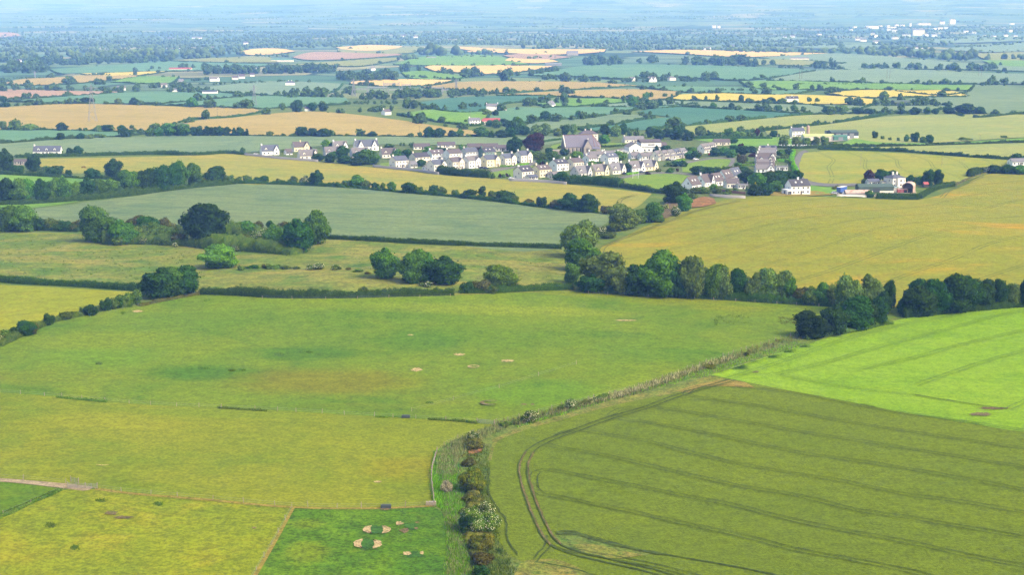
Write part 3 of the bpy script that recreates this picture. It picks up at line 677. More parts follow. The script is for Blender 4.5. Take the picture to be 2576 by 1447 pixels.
    ('wheat_field', 'teal', [(1716, 256), (1960, 263), (2200, 268), (2390, 266), (2380, 272), (2150, 285), (2050, 288), (1900, 280), (1716, 270)], 2.2, 'far hedge dotted with round trees below the white farmhouse field'),
    ('wheat_field', 'teal', [(2435, 232), (2545, 228), (2640, 240), (2760, 245), (2760, 288), (2576, 288), (2400, 286), (2390, 272), (2250, 258), (2300, 248), (2430, 246)], 2.5, 'thick far hedge along the right edge above pale barley'),
    ('wheat_field', 'grey', [(1490, 269), (1600, 256), (1716, 256), (1760, 262), (1716, 265), (1560, 271)], 2.0, 'far hedge under the small pale field above the blue-green one'),
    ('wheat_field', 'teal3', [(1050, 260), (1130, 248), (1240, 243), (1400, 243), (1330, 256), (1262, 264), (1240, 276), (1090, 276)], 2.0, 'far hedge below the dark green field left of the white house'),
    ('pasture', 'green', [(1340, 262), (1400, 252), (1480, 249), (1590, 248), (1640, 256), (1480, 266), (1380, 270)], 1.8, 'far hedge below the bright green field behind the gabled house'),
    ('barley_field', 'yell', [(1690, 240), (1800, 236), (1990, 239), (2150, 246), (2200, 252), (2195, 264), (2000, 262), (1800, 255), (1690, 252)], 2.0, 'far hedge below the long yellow field by the dark-roofed farmhouse'),
    ('barley_field', 'yell', [(2080, 238), (2130, 230), (2300, 229), (2400, 231), (2437, 243), (2290, 245), (2160, 246)], 1.6, 'far hedge below the short yellow field right of the farmhouse'),
    ('wheat_field', 'teal2', [(400, 264), (520, 253), (640, 243), (790, 245), (870, 247), (880, 262), (700, 272), (650, 274)], 1.8, 'far hedge above the wide tan field right of the pylon'),
    ('wheat_field', 'teal2', [(20, 256), (140, 246), (280, 236), (450, 233), (600, 238), (640, 242), (520, 252), (400, 262), (300, 263), (150, 260)], 2.0, 'far hedge above the wide tan field left of the pylon'),
    ('tilled_field', 'pink', [(-150, 226), (0, 226), (120, 229), (310, 232), (250, 239), (140, 244), (20, 251), (-150, 254)], 2.0, 'far hedge below the pinkish tilled field at the left'),
    ('barley_field', 'tan', [(1250, 241), (1330, 235), (1480, 228), (1600, 226), (1716, 232), (1700, 244), (1500, 247), (1380, 242)], 1.8, 'far hedge below the lower of two tan fields past the substation'),
    ('wheat_field', 'grey', [(490, 224), (560, 216), (640, 207), (720, 206), (862, 212), (850, 226), (800, 240), (720, 241), (600, 236)], 1.8, 'far hedge below the pale field of the far white villa'),
    ('wheat_field', 'teal2', [(1600, 219), (1750, 219), (1900, 222), (2050, 229), (1990, 238), (1800, 235), (1716, 232)], 1.8, 'far hedge below the narrow teal strip above the yellow field'),
    ('barley_field', 'tan', [(1060, 221), (1160, 208), (1290, 206), (1500, 209), (1610, 217), (1480, 224), (1330, 231), (1270, 236), (1210, 232)], 1.8, 'far hedge below the upper of two tan fields past the substation'),
    ('barley_field', 'pale', [(885, 206), (1000, 201), (1150, 203), (1100, 213), (1010, 219), (880, 213)], 1.8, 'far hedge below the narrow tan field behind the substation'),
    ('pasture', 'green', [(1860, 206), (1990, 205), (2080, 208), (2300, 213), (2450, 216), (2440, 228), (2200, 227), (2050, 227), (1880, 219)], 2.0, 'far bushy hedge right of the far white gabled houses'),
    ('crop_field', 'grey', [(1930, 203), (1965, 195), (2060, 180), (2210, 174), (2400, 182), (2576, 187), (2760, 190), (2760, 206), (2450, 212), (2200, 210), (2080, 207)], 2.0, 'far hedge below the grey-green field with the pole pairs'),
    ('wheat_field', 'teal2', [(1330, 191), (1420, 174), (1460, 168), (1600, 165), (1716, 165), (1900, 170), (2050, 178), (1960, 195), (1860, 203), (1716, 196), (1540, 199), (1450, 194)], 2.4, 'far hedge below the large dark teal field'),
    ('barley_field', 'tan', [(20, 208), (130, 197), (250, 190), (365, 192), (280, 203), (170, 212), (80, 216), (10, 214)], 1.8, 'far hedge below the curved tan field at upper left'),
    ('pasture', 'green', [(280, 207), (340, 195), (450, 195), (440, 206), (390, 211)], 1.6, 'far hedge below the small green field at upper left'),
    ('pasture', 'green', [(1010, 184), (1060, 180), (1130, 188), (1180, 195), (1140, 199), (1020, 193)], 1.6, 'far hedge below the small green field above the substation'),
    ('barley_field', 'pale', [(1066, 170), (1090, 166), (1330, 167), (1400, 168), (1350, 176), (1290, 184), (1210, 188), (1150, 184), (1090, 180)], 1.8, 'far hedge below the pale tan field under the copse hill'),
    ('barley_field', 'yell', [(205, 187), (330, 178), (410, 174), (420, 181), (350, 190), (230, 190)], 1.4, 'far hedge below the bright yellow strip at upper left'),
    ('wheat_field', 'teal2', [(125, 176), (290, 165), (420, 157), (560, 160), (700, 164), (530, 178), (400, 181), (205, 186), (140, 184)], 1.8, 'far hedge below the long teal field at upper left'),
    ('barley_field', 'ygreen', [(690, 168), (858, 155), (1000, 146), (1000, 153), (900, 168), (800, 165)], 1.8, 'far hedge below the yellow-green field left of the copse hill'),
    ('crop_field', 'grey', [(1910, 147), (2050, 137), (2150, 137), (2320, 152), (2500, 165), (2600, 170), (2600, 180), (2210, 174), (2110, 176), (2080, 170), (2130, 160), (2060, 155), (1960, 151)], 1.8, 'far hedge below the grey-green field by the dark wood'),
    ('pasture', 'green', [(990, 163), (1050, 146), (1130, 142), (1240, 142), (1280, 150), (1330, 163), (1200, 167), (1080, 166)], 1.6, 'far hedge below the green copse hill'),
    ('barley_field', 'ygreen', [(1860, 152), (1950, 150), (2060, 156), (2040, 164), (1950, 164), (1870, 160)], 1.4, 'far hedge below the yellow-green field left of the dark wood'),
    ('wheat_field', 'ygreen', [(430, 153), (560, 147), (690, 150), (700, 159), (560, 158)], 1.4, 'far hedge above the long teal field at upper left'),
    ('barley_field', 'pale', [(1270, 154), (1280, 148), (1390, 152), (1405, 157), (1340, 161)], 1.2, 'far hedge below the small pale field right of the copse hill'),
    ('tilled_field', 'pink', [(735, 146), (770, 135), (858, 133), (1000, 137), (1015, 140), (860, 151), (760, 151)], 1.4, 'far hedge below the pink field left of the copse'),
    ('tilled_field', 'pink', [(1265, 141), (1330, 136), (1440, 145), (1380, 151), (1290, 147)], 1.2, 'far hedge below the pink field right of the copse'),
    ('barley_field', 'ygreen', [(850, 125), (1060, 119), (1050, 130), (1010, 136), (850, 133)], 1.2, 'far hedge below the yellow-green field behind the pink one'),
    ('barley_field', 'pale', [(1590, 131), (1716, 127), (1850, 130), (2085, 136), (1950, 143), (1860, 145), (1716, 137)], 1.6, 'far hedge below the long pale field at upper right'),
    ('barley_field', 'pale', [(1140, 132), (1250, 128), (1440, 137), (1400, 139), (1240, 134)], 1.2, 'far hedge below the lower pale strip beyond the copse'),
    ('barley_field', 'pale', [(1140, 118), (1200, 122), (1300, 125), (1524, 126), (1520, 132), (1440, 138), (1300, 132), (1160, 125)], 1.2, 'far hedge below the upper pale strip beyond the copse'),
    ('barley_field', 'pale', [(600, 132), (640, 125), (720, 126), (742, 131), (690, 138), (620, 139)], 1.2, 'far hedge below the pale strip at upper left'),
    ('barley_field', 'pale', [(845, 121), (930, 115), (1015, 118), (1000, 123), (858, 125)], 1.2, 'far hedge below the pale strip left of the copse'),
    ('pasture', 'ygreen', [(2450, 137), (2640, 130), (2640, 152), (2470, 148)], 1.4, 'far hedge below the pale yellow-green field at upper right'),
    ('pasture', 'green', [(2470, 153), (2640, 156), (2640, 170), (2490, 162)], 0, ''),
    ('pasture', 'grey', [(2330, 104), (2400, 97), (2640, 94), (2640, 102), (2420, 110), (2350, 110)], 0, ''),
    ('pasture', 'grey', [(2360, 127), (2420, 120), (2640, 104), (2640, 128), (2480, 133)], 0, ''),
    ('pasture', 'grey', [(1860, 100), (1990, 96), (2080, 97), (2000, 102), (1880, 104)], 0, ''),
    ('pasture', 'grey', [(1990, 118), (2150, 114), (2260, 118), (2180, 123), (2020, 122)], 0, ''),
    ('tilled_field', 'pink', [(-150, 82), (0, 83), (45, 87), (55, 92), (0, 96), (-150, 97)], 0, ''),
]
FIELD_OBJ = {}
for i, (nm, mk, poly, hh, hl) in enumerate(FIELDS):
    far = min(p[1] for p in poly) < 345
    poly = [(3200 if p[0] > 2740 else (-560 if p[0] < -140 else p[0]), p[1]) for p in poly]      # the fields run on past the frame
    o = sheet(nm, poly, TILES[mk], .05 + .011 * i, 14.0 if not far else 10.0)
    if hh:
        P = np.array(poly, float); a, b = int(P[:, 0].argmin()), int(P[:, 0].argmax()); n = len(P)
        c1 = [P[(a + k) % n] for k in range((b - a) % n + 1)]; c2 = [P[(b + k) % n] for k in range((a - b) % n + 1)][::-1]
        ch = c1 if np.mean([p[1] for p in c1]) > np.mean([p[1] for p in c2]) else c2
        ch = [(float(np.clip(p[0], -90, 2666)), float(p[1])) for p in ch]
        ch = [p for k, p in enumerate(ch) if k == 0 or abs(p[0] - ch[k - 1][0]) + abs(p[1] - ch[k - 1][1]) > 2]
        hedge(ch, hh * 1.15, 2.4, hl, .5, 'h', .12)

# ---------------------------------------------------------------- ground marks
def blob(cx, cy, rx, ry, mat, name='bare_patch', lift=.9, n=40, rough=.3, hole=None):
    rng = random.Random(int(cx * 7 + cy)); pts = []
    for k in range(n):
        a = 6.2832 * k / n; r = 1 + rng.uniform(-rough, rough); pts.append((cx + rx * r * math.cos(a), cy + ry * r * math.sin(a)))
    return sheet(name, pts, TILES[mat], lift, 6.0)
def arc_patch(cx, cy, rx, ry, a0, a1, inner, mat, lift=.55):
    rng = random.Random(int(cx + cy)); out, inn = [], []
    for k in range(13):
        a = R(a0 + (a1 - a0) * k / 12); e = math.sin(math.pi * k / 12) ** .5; r = 1 + rng.uniform(-.06, .06)
        out.append((cx + rx * r * math.cos(a), cy + ry * r * math.sin(a)))
        q = 1 - (1 - inner) * e + rng.uniform(-.05, .05); inn.append((cx + rx * q * math.cos(a), cy + ry * q * math.sin(a)))
    return sheet('bare_patch', out + inn[::-1], TILES[mat], lift, 6.0)
MK = .30
for (cx, cy, rx, ry) in ((948, 1336, 35, 11), (925, 1372, 36, 12.5)):
    blob(cx, cy, rx * .62, ry * .95, 'tuft', 'grass_patch', MK)
    arc_patch(cx, cy, rx, ry, 110, 250, .45, 'earth', MK + .05); arc_patch(cx, cy, rx, ry, -70, 70, .45, 'earth', MK + .05)
blob(1035, 1327, 16, 9, 'tuft', 'grass_patch', MK); blob(1005, 1320, 9, 5, 'earth', lift=MK); blob(1017, 1338, 11, 6, 'brown', lift=MK)
blob(1050, 1318, 6, 2.5, 'brown', lift=MK); blob(1047, 1333, 5, 3, 'brown', lift=MK + .03); blob(1040, 1398, 20, 8, 'tuft', 'grass_patch', MK)
blob(1024, 1396, 10, 4.5, 'earth', lift=MK + .03); blob(1061, 1395, 4.5, 4, 'earth', lift=MK + .03)
arc_patch(1231, 1017, 24, 6.2, 30, 330, .55, 'brown'); blob(1318, 1020, 8, 2, 'brown', lift=MK); blob(1340, 1020, 5, 2, 'brown', lift=MK)
blob(1155, 894, 13, 2.8, 'earth', lift=MK); blob(1275, 910, 16, 2.8, 'earth', lift=MK); blob(1048, 932, 13, 4.5, 'earth', lift=MK, rough=.3)
arc_patch(1191, 926, 16, 3.6, 20, 380, .5, 'earth'); blob(1573, 808, 26, 1.5, 'earth', lift=MK); blob(1033, 845, 7, 1.5, 'earth', lift=MK)
blob(346, 785, 12, 2.5, 'earth', lift=MK); arc_patch(258, 1173, 18, 3.4, 20, 170, .5, 'earth'); blob(280, 1294, 15, 4.5, 'brown', lift=MK)
blob(310, 1305, 24, 3.5, 'brown', lift=MK, rough=.4); blob(640, 1331, 6, 2, 'brown', lift=MK); blob(950, 1215, 9, 2, 'earth', lift=MK)
blob(2467, 1045, 26, 4, 'brown', lift=.35); blob(2500, 1030, 36, 3, 'brown', lift=.35); blob(1900, 938, 10, 2, 'brown', lift=.35)
blob(970, 1284, 14, 3, 'brown', lift=MK)
for (x, y, rx, ry) in ((490, 928, 90, 12), (640, 890, 70, 8), (330, 960, 60, 7), (1090, 845, 60, 8), (1060, 905, 60, 10), (1280, 785, 70, 6)):
    pass
sheet('bare_patch', [(1640, 560), (1690, 500), (1712, 497), (1700, 530), (1690, 545)], TILES['brown'], .5, 8)
sheet('dock_patch', [(1735, 525), (1740, 506), (1770, 498), (1796, 502), (1802, 514), (1770, 522)], TILES['bracken'], .6, 8)
sheet('dock_patch', [(1195, 1118), (1220, 1122), (1212, 1140), (1180, 1148), (1178, 1138)], TILES['bracken'], .4, 6)
blob(1150, 1262, 18, 32, 'tuft', 'grass_patch', .2); blob(1142, 1200, 14, 40, 'tuft', 'grass_patch', .2)
sheet('weedy_margin', [(1240, 1106), (1310, 1076), (1420, 1044), (1560, 1003), (1700, 975), (1800, 948), (1835, 958), (1700, 990), (1560, 1018), (1420, 1056), (1310, 1088), (1250, 1115), (1236, 1160), (1228, 1160)], TILES['weeds'], .16, 14)
sheet('straw_margin', [(1700, 985), (1760, 968), (1830, 958), (1880, 966), (1900, 978), (1830, 974), (1760, 977), (1735, 990)], TILES['straw'], .22, 14)
sheet('weedy_patch', [(1396, 1352), (1440, 1347), (1530, 1366), (1640, 1398), (1580, 1402), (1470, 1396), (1412, 1374)], TILES['verge'], .22, 14)
sheet('weedy_patch', [(1440, 1372), (1500, 1374), (1560, 1388), (1620, 1400), (1560, 1408), (1470, 1396)], TILES['weeds'], .26, 14)
sheet('weedy_patch', [(1310, 1415), (1400, 1412), (1490, 1450), (1600, 1520), (1400, 1560), (1270, 1500)], TILES['weeds'], .30, 14)
sheet('track', [(-150, 1199), (0, 1205), (90, 1212), (170, 1219), (236, 1227), (225, 1235), (165, 1231), (80, 1221), (0, 1214), (-150, 1212)], TILES['track'], .16, 14)
sheet('straw_margin', [(236, 1228), (330, 1241), (500, 1255), (735, 1276), (970, 1278), (1092, 1273), (1092, 1277), (970, 1283), (735, 1280.5), (500, 1260), (330, 1246), (240, 1235)], TILES['straw'], .18, 14)
sheet('straw_margin', [(735, 1279), (742, 1280), (697, 1364), (650, 1447), (570, 1590), (552, 1590), (638, 1447), (688, 1362)], TILES['straw'], .18, 14)

# tractor wheelings pressed into the near crops
DKGREEN = field_mat('dark_tramline_and_shade', [(86, 106, 48), (96, 116, 52), (78, 98, 48)], 6, .8, .25)  # dark green wheelings; also serves the weedy patch's painted edge shade
LTRACK = field_mat('bean_tramline', [(128, 168, 58), (134, 172, 60), (120, 160, 54)], 6, .8, .2)
BRTRACK = field_mat('earthy_tramline', [(140, 122, 78), (112, 112, 58), (150, 130, 88)], 10, .6, .25)
T0 = [(1845, 958), (1800, 970), (1700, 1000), (1620, 1030), (1535, 1054), (1450, 1085), (1370, 1115), (1332, 1140), (1317, 1172), (1320, 1210), (1336, 1260), (1356, 1310), (1376, 1350), (1397, 1374), (1440, 1392), (1520, 1412), (1640, 1440), (1740, 1470)]
TL = [
    [(1724, 992), (1740, 981), (1780, 974), (1833, 973), (1930, 983), (2050, 1000), (2217, 1033), (2384, 1057), (2576, 1085), (2700, 1103)],
    [(1745, 984), (1719, 993), (1749, 1001), (1883, 1020), (2000, 1040), (2117, 1062), (2284, 1088), (2440, 1112), (2576, 1131), (2700, 1150)],
    [(1535, 1046), (1560, 1032), (1600, 1028), (1673, 1030), (1716, 1037), (1849, 1060), (2006, 1088), (2217, 1121), (2384, 1148), (2576, 1178), (2700, 1198)],
    [(1534, 1046), (1574, 1059), (1640, 1067), (1749, 1088), (1883, 1115), (2016, 1143), (2150, 1162), (2317, 1188), (2450, 1212), (2576, 1235), (2700, 1256)],
    [(1405, 1098), (1424, 1088), (1467, 1086), (1524, 1096), (1624, 1112), (1716, 1136), (1849, 1168), (1983, 1192), (2117, 1213), (2284, 1248), (2417, 1265), (2576, 1292), (2700, 1314)],
    [(1360, 1118), (1391, 1126), (1524, 1149), (1624, 1172), (1716, 1194), (1883, 1230), (2016, 1252), (2150, 1285), (2284, 1305), (2384, 1322), (2576, 1355), (2700, 1380)],
    [(1345, 1232), (1340, 1205), (1348, 1190), (1368, 1185), (1391, 1187), (1457, 1199), (1590, 1224), (1716, 1250), (1849, 1275), (1983, 1309), (2117, 1337), (2284, 1367), (2450, 1404), (2576, 1427), (2700, 1452)],
    [(1342, 1226), (1352, 1241), (1391, 1251), (1457, 1264), (1590, 1291), (1716, 1319), (1883, 1355), (2016, 1389), (2150, 1412), (2317, 1447), (2500, 1490)],
    [(1400, 1374), (1440, 1388), (1530, 1404), (1640, 1424), (1760, 1456)],
]
L0 = .34
ribbons('wheel_tracks', [(T0, s * .95, .5, L0 + .02, 3.0, .05) for s in (-1, 1)], DKGREEN)
ribbons('wheel_tracks', [(T0[7:14], s * .95 + .12, .42, L0 + .05, 2.0, .08) for s in (-1, 1)], BRTRACK)
ribbons('wheel_tracks', [(l, s * .9, .27, L0, 3.0, .10) for l in TL for s in (-1, 1)], DKGREEN)
ribbons('wheel_tracks', [([(1232, 1180), (1231, 1247), (1250, 1280), (1271, 1307), (1277, 1357), (1302, 1400)], 0, .3, L0, 2.0, .1),
    ([(1377, 1350), (1374, 1372), (1357, 1390), (1341, 1412)], 0, .4, L0, 2.0, .1), ([(1388, 1374), (1368, 1396), (1348, 1420)], 0, .4, L0, 2.0, .1),
    ([(1345, 1418), (1420, 1430), (1500, 1452), (1620, 1490)], 0, .5, L0, 2.0, .1),
    ([(1396, 1342), (1424, 1338), (1490, 1354), (1624, 1390), (1716, 1406), (1916, 1442), (2050, 1475)], 0, .5, L0, 2.0, .1),  # shadowed edge of the weedy patch, painted as a dark ribbon
    ([(1400, 1346), (1440, 1346), (1530, 1370), (1660, 1398)], 0, 1.3, L0 + .03, 2.0, .15)], DKGREEN)
BLN = [[(1839, 953), (1983, 906), (2083, 870), (2183, 840), (2284, 816), (2420, 792)], [(1956, 943), (2083, 913), (2217, 873), (2350, 840), (2484, 803), (2640, 770)],
       [(2150, 933), (2284, 906), (2417, 870), (2576, 833), (2700, 806)], [(2300, 973), (2384, 943), (2484, 910), (2576, 885), (2700, 850)],
       [(2534, 1032), (2576, 1014), (2700, 962)], [(1956, 943), (2050, 963), (2183, 983), (2317, 998)]]
ribbons('wheel_tracks', [(l, s * .9, .3, L0 + .06, 3.0, .12) for l in BLN for s in (-1, 1)], LTRACK)
ribbons('wheel_tracks', [([(2300, 996), (2384, 1010), (2450, 1020), (2534, 1032)], 0, .45, L0 + .06, 3.0, .25)], DKGREEN)
ribbons('wheel_tracks', [([(1512, 640), (1514, 628), (1560, 604), (1640, 574), (1740, 536), (1860, 506)], s * 1.0, .6, .40, 5.0, .1) for s in (-1, 1)]
        + [([(2370, 498), (2385, 482), (2410, 472), (2470, 446)], s * 1.1, .6, .40, 5.0, .1) for s in (-1, 1)]
        + [([(1552, 524), (1560, 505), (1600, 492)], s * 1.1, .6, .40, 5.0, .1) for s in (-1, 1)],
        field_mat('barley_tramline', [(124, 134, 62), (132, 140, 66), (116, 126, 60)], 8, 1, .2))

# ditch water
WT = NT('ditch_water'); P = WT.pos()
WM = WT.finish(WT.mix(WT.ramp(WT.noise(P, .5, 3), .45, .6), srgb(120, 128, 110, .5), srgb(168, 186, 130, .6)), .12, None, 0, .6)
for poly in ([(1143, 1305), (1152, 1300), (1160, 1306), (1162, 1322), (1156, 1328), (1150, 1318)], [(1150, 1365), (1164, 1358), (1168, 1366), (1158, 1374)], [(1152, 1344), (1162, 1340), (1166, 1347)]):
    sheet('water', poly, WM, .34, 5.0)

# ================================================================== HEDGES near and middle distance
hedge([(-80, 698), (0, 710), (200, 722), (345, 732)], 2.4, 1.8, 'long clipped dark hedge between the rough pasture and the lime barley at left', .24)
hedge([(505, 741), (600, 744), (690, 749), (780, 750), (900, 749), (1000, 746), (1140, 743)], 2.9, 2.2, 'tall dark hedge along the back of the green pasture below the tree trio', .28)
hedge([(1157, 738), (1230, 738), (1310, 734), (1440, 729)], 2.4, 2.0, 'shaggy hedge under the light green round tree at the pasture back', .3)
hedge([(822, 601), (900, 606), (1000, 611), (1200, 620), (1412, 627)], 2.1, 1.6, 'straight clipped hedge along the near edge of the blue-green wheat', .18)
hedge([(590, 462), (720, 465), (860, 472), (1000, 483), (1200, 502), (1360, 521), (1500, 536)], 2.0, 2.4, 'wild hedge between the yellowing barley and the blue-green wheat', .6)
hedge([(-80, 578), (0, 580), (100, 580), (200, 583)], 2.8, 3.0, 'scruffy hedge at the left foot of the blue-green wheat', .5)
hedge([(-80, 515), (0, 516), (100, 512), (210, 504), (330, 492), (450, 477), (590, 463)], 3.2, 4.0, 'dark undergrowth under the long tree belt at left', .5)
hedge([(40, 397), (200, 393), (400, 389), (500, 391), (570, 387), (615, 390)], 2.6, 2.2, 'long dark hedge from the white bungalow to the village', .26)
hedge([(-60, 436), (60, 442), (180, 448), (290, 454), (330, 462)], 2.4, 2.6, 'hedge beyond the tree belt below the horse', .5)
hedge([(1103, 436), (1140, 441), (1180, 445), (1232, 448)], 4.6, 3.6, 'tall evergreen hedge below the estate of cream houses', .2)
hedge([(1435, 462), (1480, 464), (1520, 467), (1562, 472)], 5.2, 5.0, 'tall thick evergreen hedge below the dormer cottages', .2)
hedge([(1562, 472), (1600, 478), (1640, 484), (1680, 489)], 2.6, 2.4, 'low hedge along the bottom of the playing field', .3)
hedge([(2205, 500), (2260, 501), (2312, 502)], 3.4, 2.6, 'clipped dark hedge in front of the long green barn', .06)
hedge([(2314, 500), (2340, 484), (2365, 474), (2400, 469)], 3.0, 2.4, 'lighter clipped hedge running uphill right of the hay barn', .08)
hedge([(1956, 373), (2010, 374), (2060, 372), (2118, 368)], 2.2, 1.8, 'clipped hedge behind the roadside graveyard', .08)
hedge([(2004, 440), (1997, 425), (1990, 405), (1996, 385)], 3.2, 3.0, 'garden hedge along the grey road by the terrace', .3, 'hb')
hedge([(1745, 437), (1800, 438), (1860, 440), (1890, 443)], 4.4, 4.0, 'tall dark hedge below the striped mown green', .25)
hedge([(1867, 418), (1900, 418)], 1.6, 1.6, 'bright green clipped garden hedge left of the terrace', .05, 'hb')
hedge([(1868, 411), (1898, 411)], 1.4, 1.4, 'second bright green garden hedge left of the terrace', .05, 'hb')
hedge([(1958, 408), (1995, 408)], 2.2, 2.2, 'bright green hedge right of the terrace', .15, 'hb')
hedge([(1260, 420), (1286, 420)], 1.3, 1.3, 'short bright hedge in front of the cream gabled house', .05, 'hb')
hedge([(1299, 418), (1328, 415)], 1.4, 1.3, 'short bright hedge in front of the rightmost cream house', .05, 'hb')
hedge([(1577, 441), (1605, 437)], 1.5, 1.4, 'short bright hedge in front of the yellow dormer cottage', .05, 'hb')
hedge([(1696, 409), (1722, 404)], 1.6, 1.4, 'bright hedge in front of the row of gabled houses', .05, 'hb')
hedge([(2440, 446), (2468, 434), (2500, 436), (2576, 437), (2640, 438)], 4.4, 5.0, 'dark overgrown hedge at the right edge above the barley', .35)
hedge([(2395, 470), (2440, 450), (2480, 436)], .9, 1.6, 'grassy field bank between two golden barley fields', .4, 'reed')
hedge([(1940, 350), (1880, 350), (1800, 350), (1745, 350)], 2.4, 2.2, 'hedge along the road behind the village trees', .3)
hedge([(1405, 374), (1440, 366), (1530, 371), (1590, 366)], 1.8, 1.6, 'low hedge round the church lawn', .2)
hedge([(1350, 362), (1420, 352), (1470, 346)], 2.4, 2.0, 'hedge rising behind the purple tree', .3)
for pts, lab in (([(205, 793), (260, 780), (330, 772)], 'low scrubby hedge climbing to the dark thicket'), ([(0, 872), (60, 842), (130, 812), (205, 795)], 'low grassy hedge bank beside the lime barley'),
                 ([(350, 771), (420, 756), (500, 741)], 'low dead-brown hedge bank under the dark thicket')):
    hedge(pts, 2.0 if 'brown' not in lab else .8, 2.4, lab, .5, 'r' if 'brown' in lab else 'b')
hedge([(1500, 735), (1600, 742), (1700, 748), (1800, 753), (1920, 760), (2060, 769), (2180, 778)], 2.4, 3.5, 'dark undergrowth below the stream-side tree belt', .5)
hedge([(2275, 800), (2400, 786), (2500, 777), (2640, 766)], 2.2, 3.5, 'dark undergrowth below the right-hand tree belt', .5)
hedge([(2018, 853), (2090, 842), (2160, 830), (2230, 814)], 1.3, 4, 'rank green edge in front of the dark alder clump', .5, 'b')
hedge([(145, 1001), (200, 1007), (268, 1013)], .55, 1.0, 'dark rush strip along the pasture fence, the left one', .4, 'rush', 0, 'rush_strip', 'rushes')
hedge([(550, 1028), (610, 1032), (668, 1036)], .5, 1.0, 'dark rush strip along the pasture fence, the middle one', .4, 'rush', 0, 'rush_strip', 'rushes')
hedge([(948, 1051), (975, 1052)], .45, .8, 'short dark rush strip beside the water trough', .4, 'rush', 0, 'rush_strip', 'rushes')
hedge([(1080, 1057), (1140, 1061), (1200, 1067)], .6, .8, 'green rank strip leading to the field gate', .4, 'b', 0, 'rush_strip', 'rushes')
hedge([(-60, 1330), (0, 1302), (90, 1262), (150, 1236)], .6, 1.6, 'rank grass bank between the bright meadow and the yellow-green pasture', .5, 'b', 0, 'grass_bank', 'bank')

hedge([(262, 613), (330, 612), (400, 612), (470, 617), (540, 624), (610, 627), (690, 633), (745, 641)], 3.2, 9, 'broad low scrub along the front of the tree belt under the wheat', .8, 'b', 0, 'scrub', 'scrub')
hedge([(325, 594), (380, 592), (440, 591), (485, 596)], 3.4, 7, 'scrub between the broad green tree and the black domed tree', .8, 'b', 0, 'scrub', 'scrub')
hedge([(560, 594), (630, 590), (700, 592), (780, 603)], 3.4, 7, 'scrub right of the black domed tree by the wheat', .8, 'b', 0, 'scrub', 'scrub')
hedge([(1180, 1150), (1188, 1190), (1192, 1230), (1190, 1280), (1200, 1390), (1210, 1440), (1216, 1480)], .7, 3.0, 'tangled bramble bank joining the bushes along the lower ditch', .9, 'r', .5, 'bramble', 'scrub')
hedge([(1262, 1074), (1330, 1058), (1430, 1026), (1530, 1000)], .9, 1.6, 'tangled low growth along the upper ditch fence', .8, 'b', .3, 'bramble', 'scrub')
# ================================================================== TREES AND BUSHES
cluster('in the scrub belt under the blue-green wheat', [
    (18, 583, 66, 60, 'o'), (58, 584, 66, 62, 't'), (95, 580, 32, 46, 'B'), (130, 580, 30, 40, 'b'), (162, 582, 26, 38, 'B'), (195, 582, 28, 34, 'r'),
    (245, 610, 92, 80, 'o'), (307, 616, 62, 64, 'o'), (297, 618, 24, 34, 'b'), (345, 585, 42, 50, 'r'), (368, 590, 45, 56, 'B'), (350, 606, 34, 60, 'b'), (398, 598, 38, 56, 'b'),
    (412, 580, 34, 28, 'r'), (432, 586, 26, 40, 'r'), (425, 610, 34, 50, 'b'), (445, 616, 30, 44, 'r'), (458, 592, 28, 34, 'b'), (360, 615, 18, 18, 'f'), (440, 622, 12, 16, 'f'), (402, 608, 14, 20, 'f'),
    (516, 618, 104, 112, 'k'), (575, 620, 30, 56, 'B'), (610, 622, 32, 40, 'r'), (592, 592, 32, 46, 'b'), (622, 592, 36, 44, 'o'), (646, 582, 26, 30, 'r'),
    (655, 604, 26, 44, 'f'), (690, 628, 62, 50, 'o'), (712, 588, 30, 34, 'r'), (752, 636, 84, 72, 'd'), (797, 616, 84, 68, 'o'), (640, 628, 24, 52, 'b'), (670, 632, 20, 44, 'B'), (680, 584, 30, 20, 'u')])
cluster('in the rushy pasture', [(548, 676, 58, 86, 'l'), (594, 633, 16, 17, 'f'), (793, 679, 16, 40, 'f'), (845, 680, 14, 24, 'f'), (608, 681, 13, 20, 'b'), (634, 677, 10, 32, 'B'),
    (668, 676, 12, 22, 'r'), (690, 677, 11, 40, 'b'), (720, 678, 11, 28, 'b'), (746, 678, 8, 18, 'b'), (875, 680, 8, 14, 'r'), (900, 685, 10, 28, 'b'), (925, 690, 7, 16, 'r'),
    (1018, 707, 12, 14, 'b'), (1040, 715, 12, 24, 'B')])
cluster('in the dark thicket left of the pasture hedge', [(398, 752, 76, 92, 'd'), (430, 748, 72, 70, 'o'), (462, 744, 72, 76, 'd')])
cluster('of the trio above the pasture hedge', [(967, 702, 78, 72, 'o'), (1037, 713, 84, 72, 'o'), (1072, 712, 76, 56, 'o'), (1116, 717, 72, 82, 'd')])
cluster('by the hedge at the pasture back', [(1262, 731, 63, 80, 'l'), (1175, 738, 28, 34, 'B'), (1210, 737, 34, 46, 'r'), (1238, 739, 20, 30, 'b'), (1070, 722, 14, 34, 'f'), (912, 743, 22, 24, 'b')])
cluster('along the diagonal hedge beside the lime barley', [(335, 766, 36, 36, 'b'), (312, 770, 30, 40, 'b'), (265, 783, 34, 28, 'B'), (285, 779, 30, 26, 'b'), (228, 795, 30, 34, 'B'), (165, 804, 20, 36, 'b'),
    (123, 820, 32, 27, 'B'), (62, 846, 38, 50, 'B'), (80, 842, 30, 30, 'r'), (38, 850, 28, 36, 'B'), (8, 858, 28, 34, 'b'), (-2, 864, 22, 22, 'f'), (295, 776, 26, 30, 'B')])
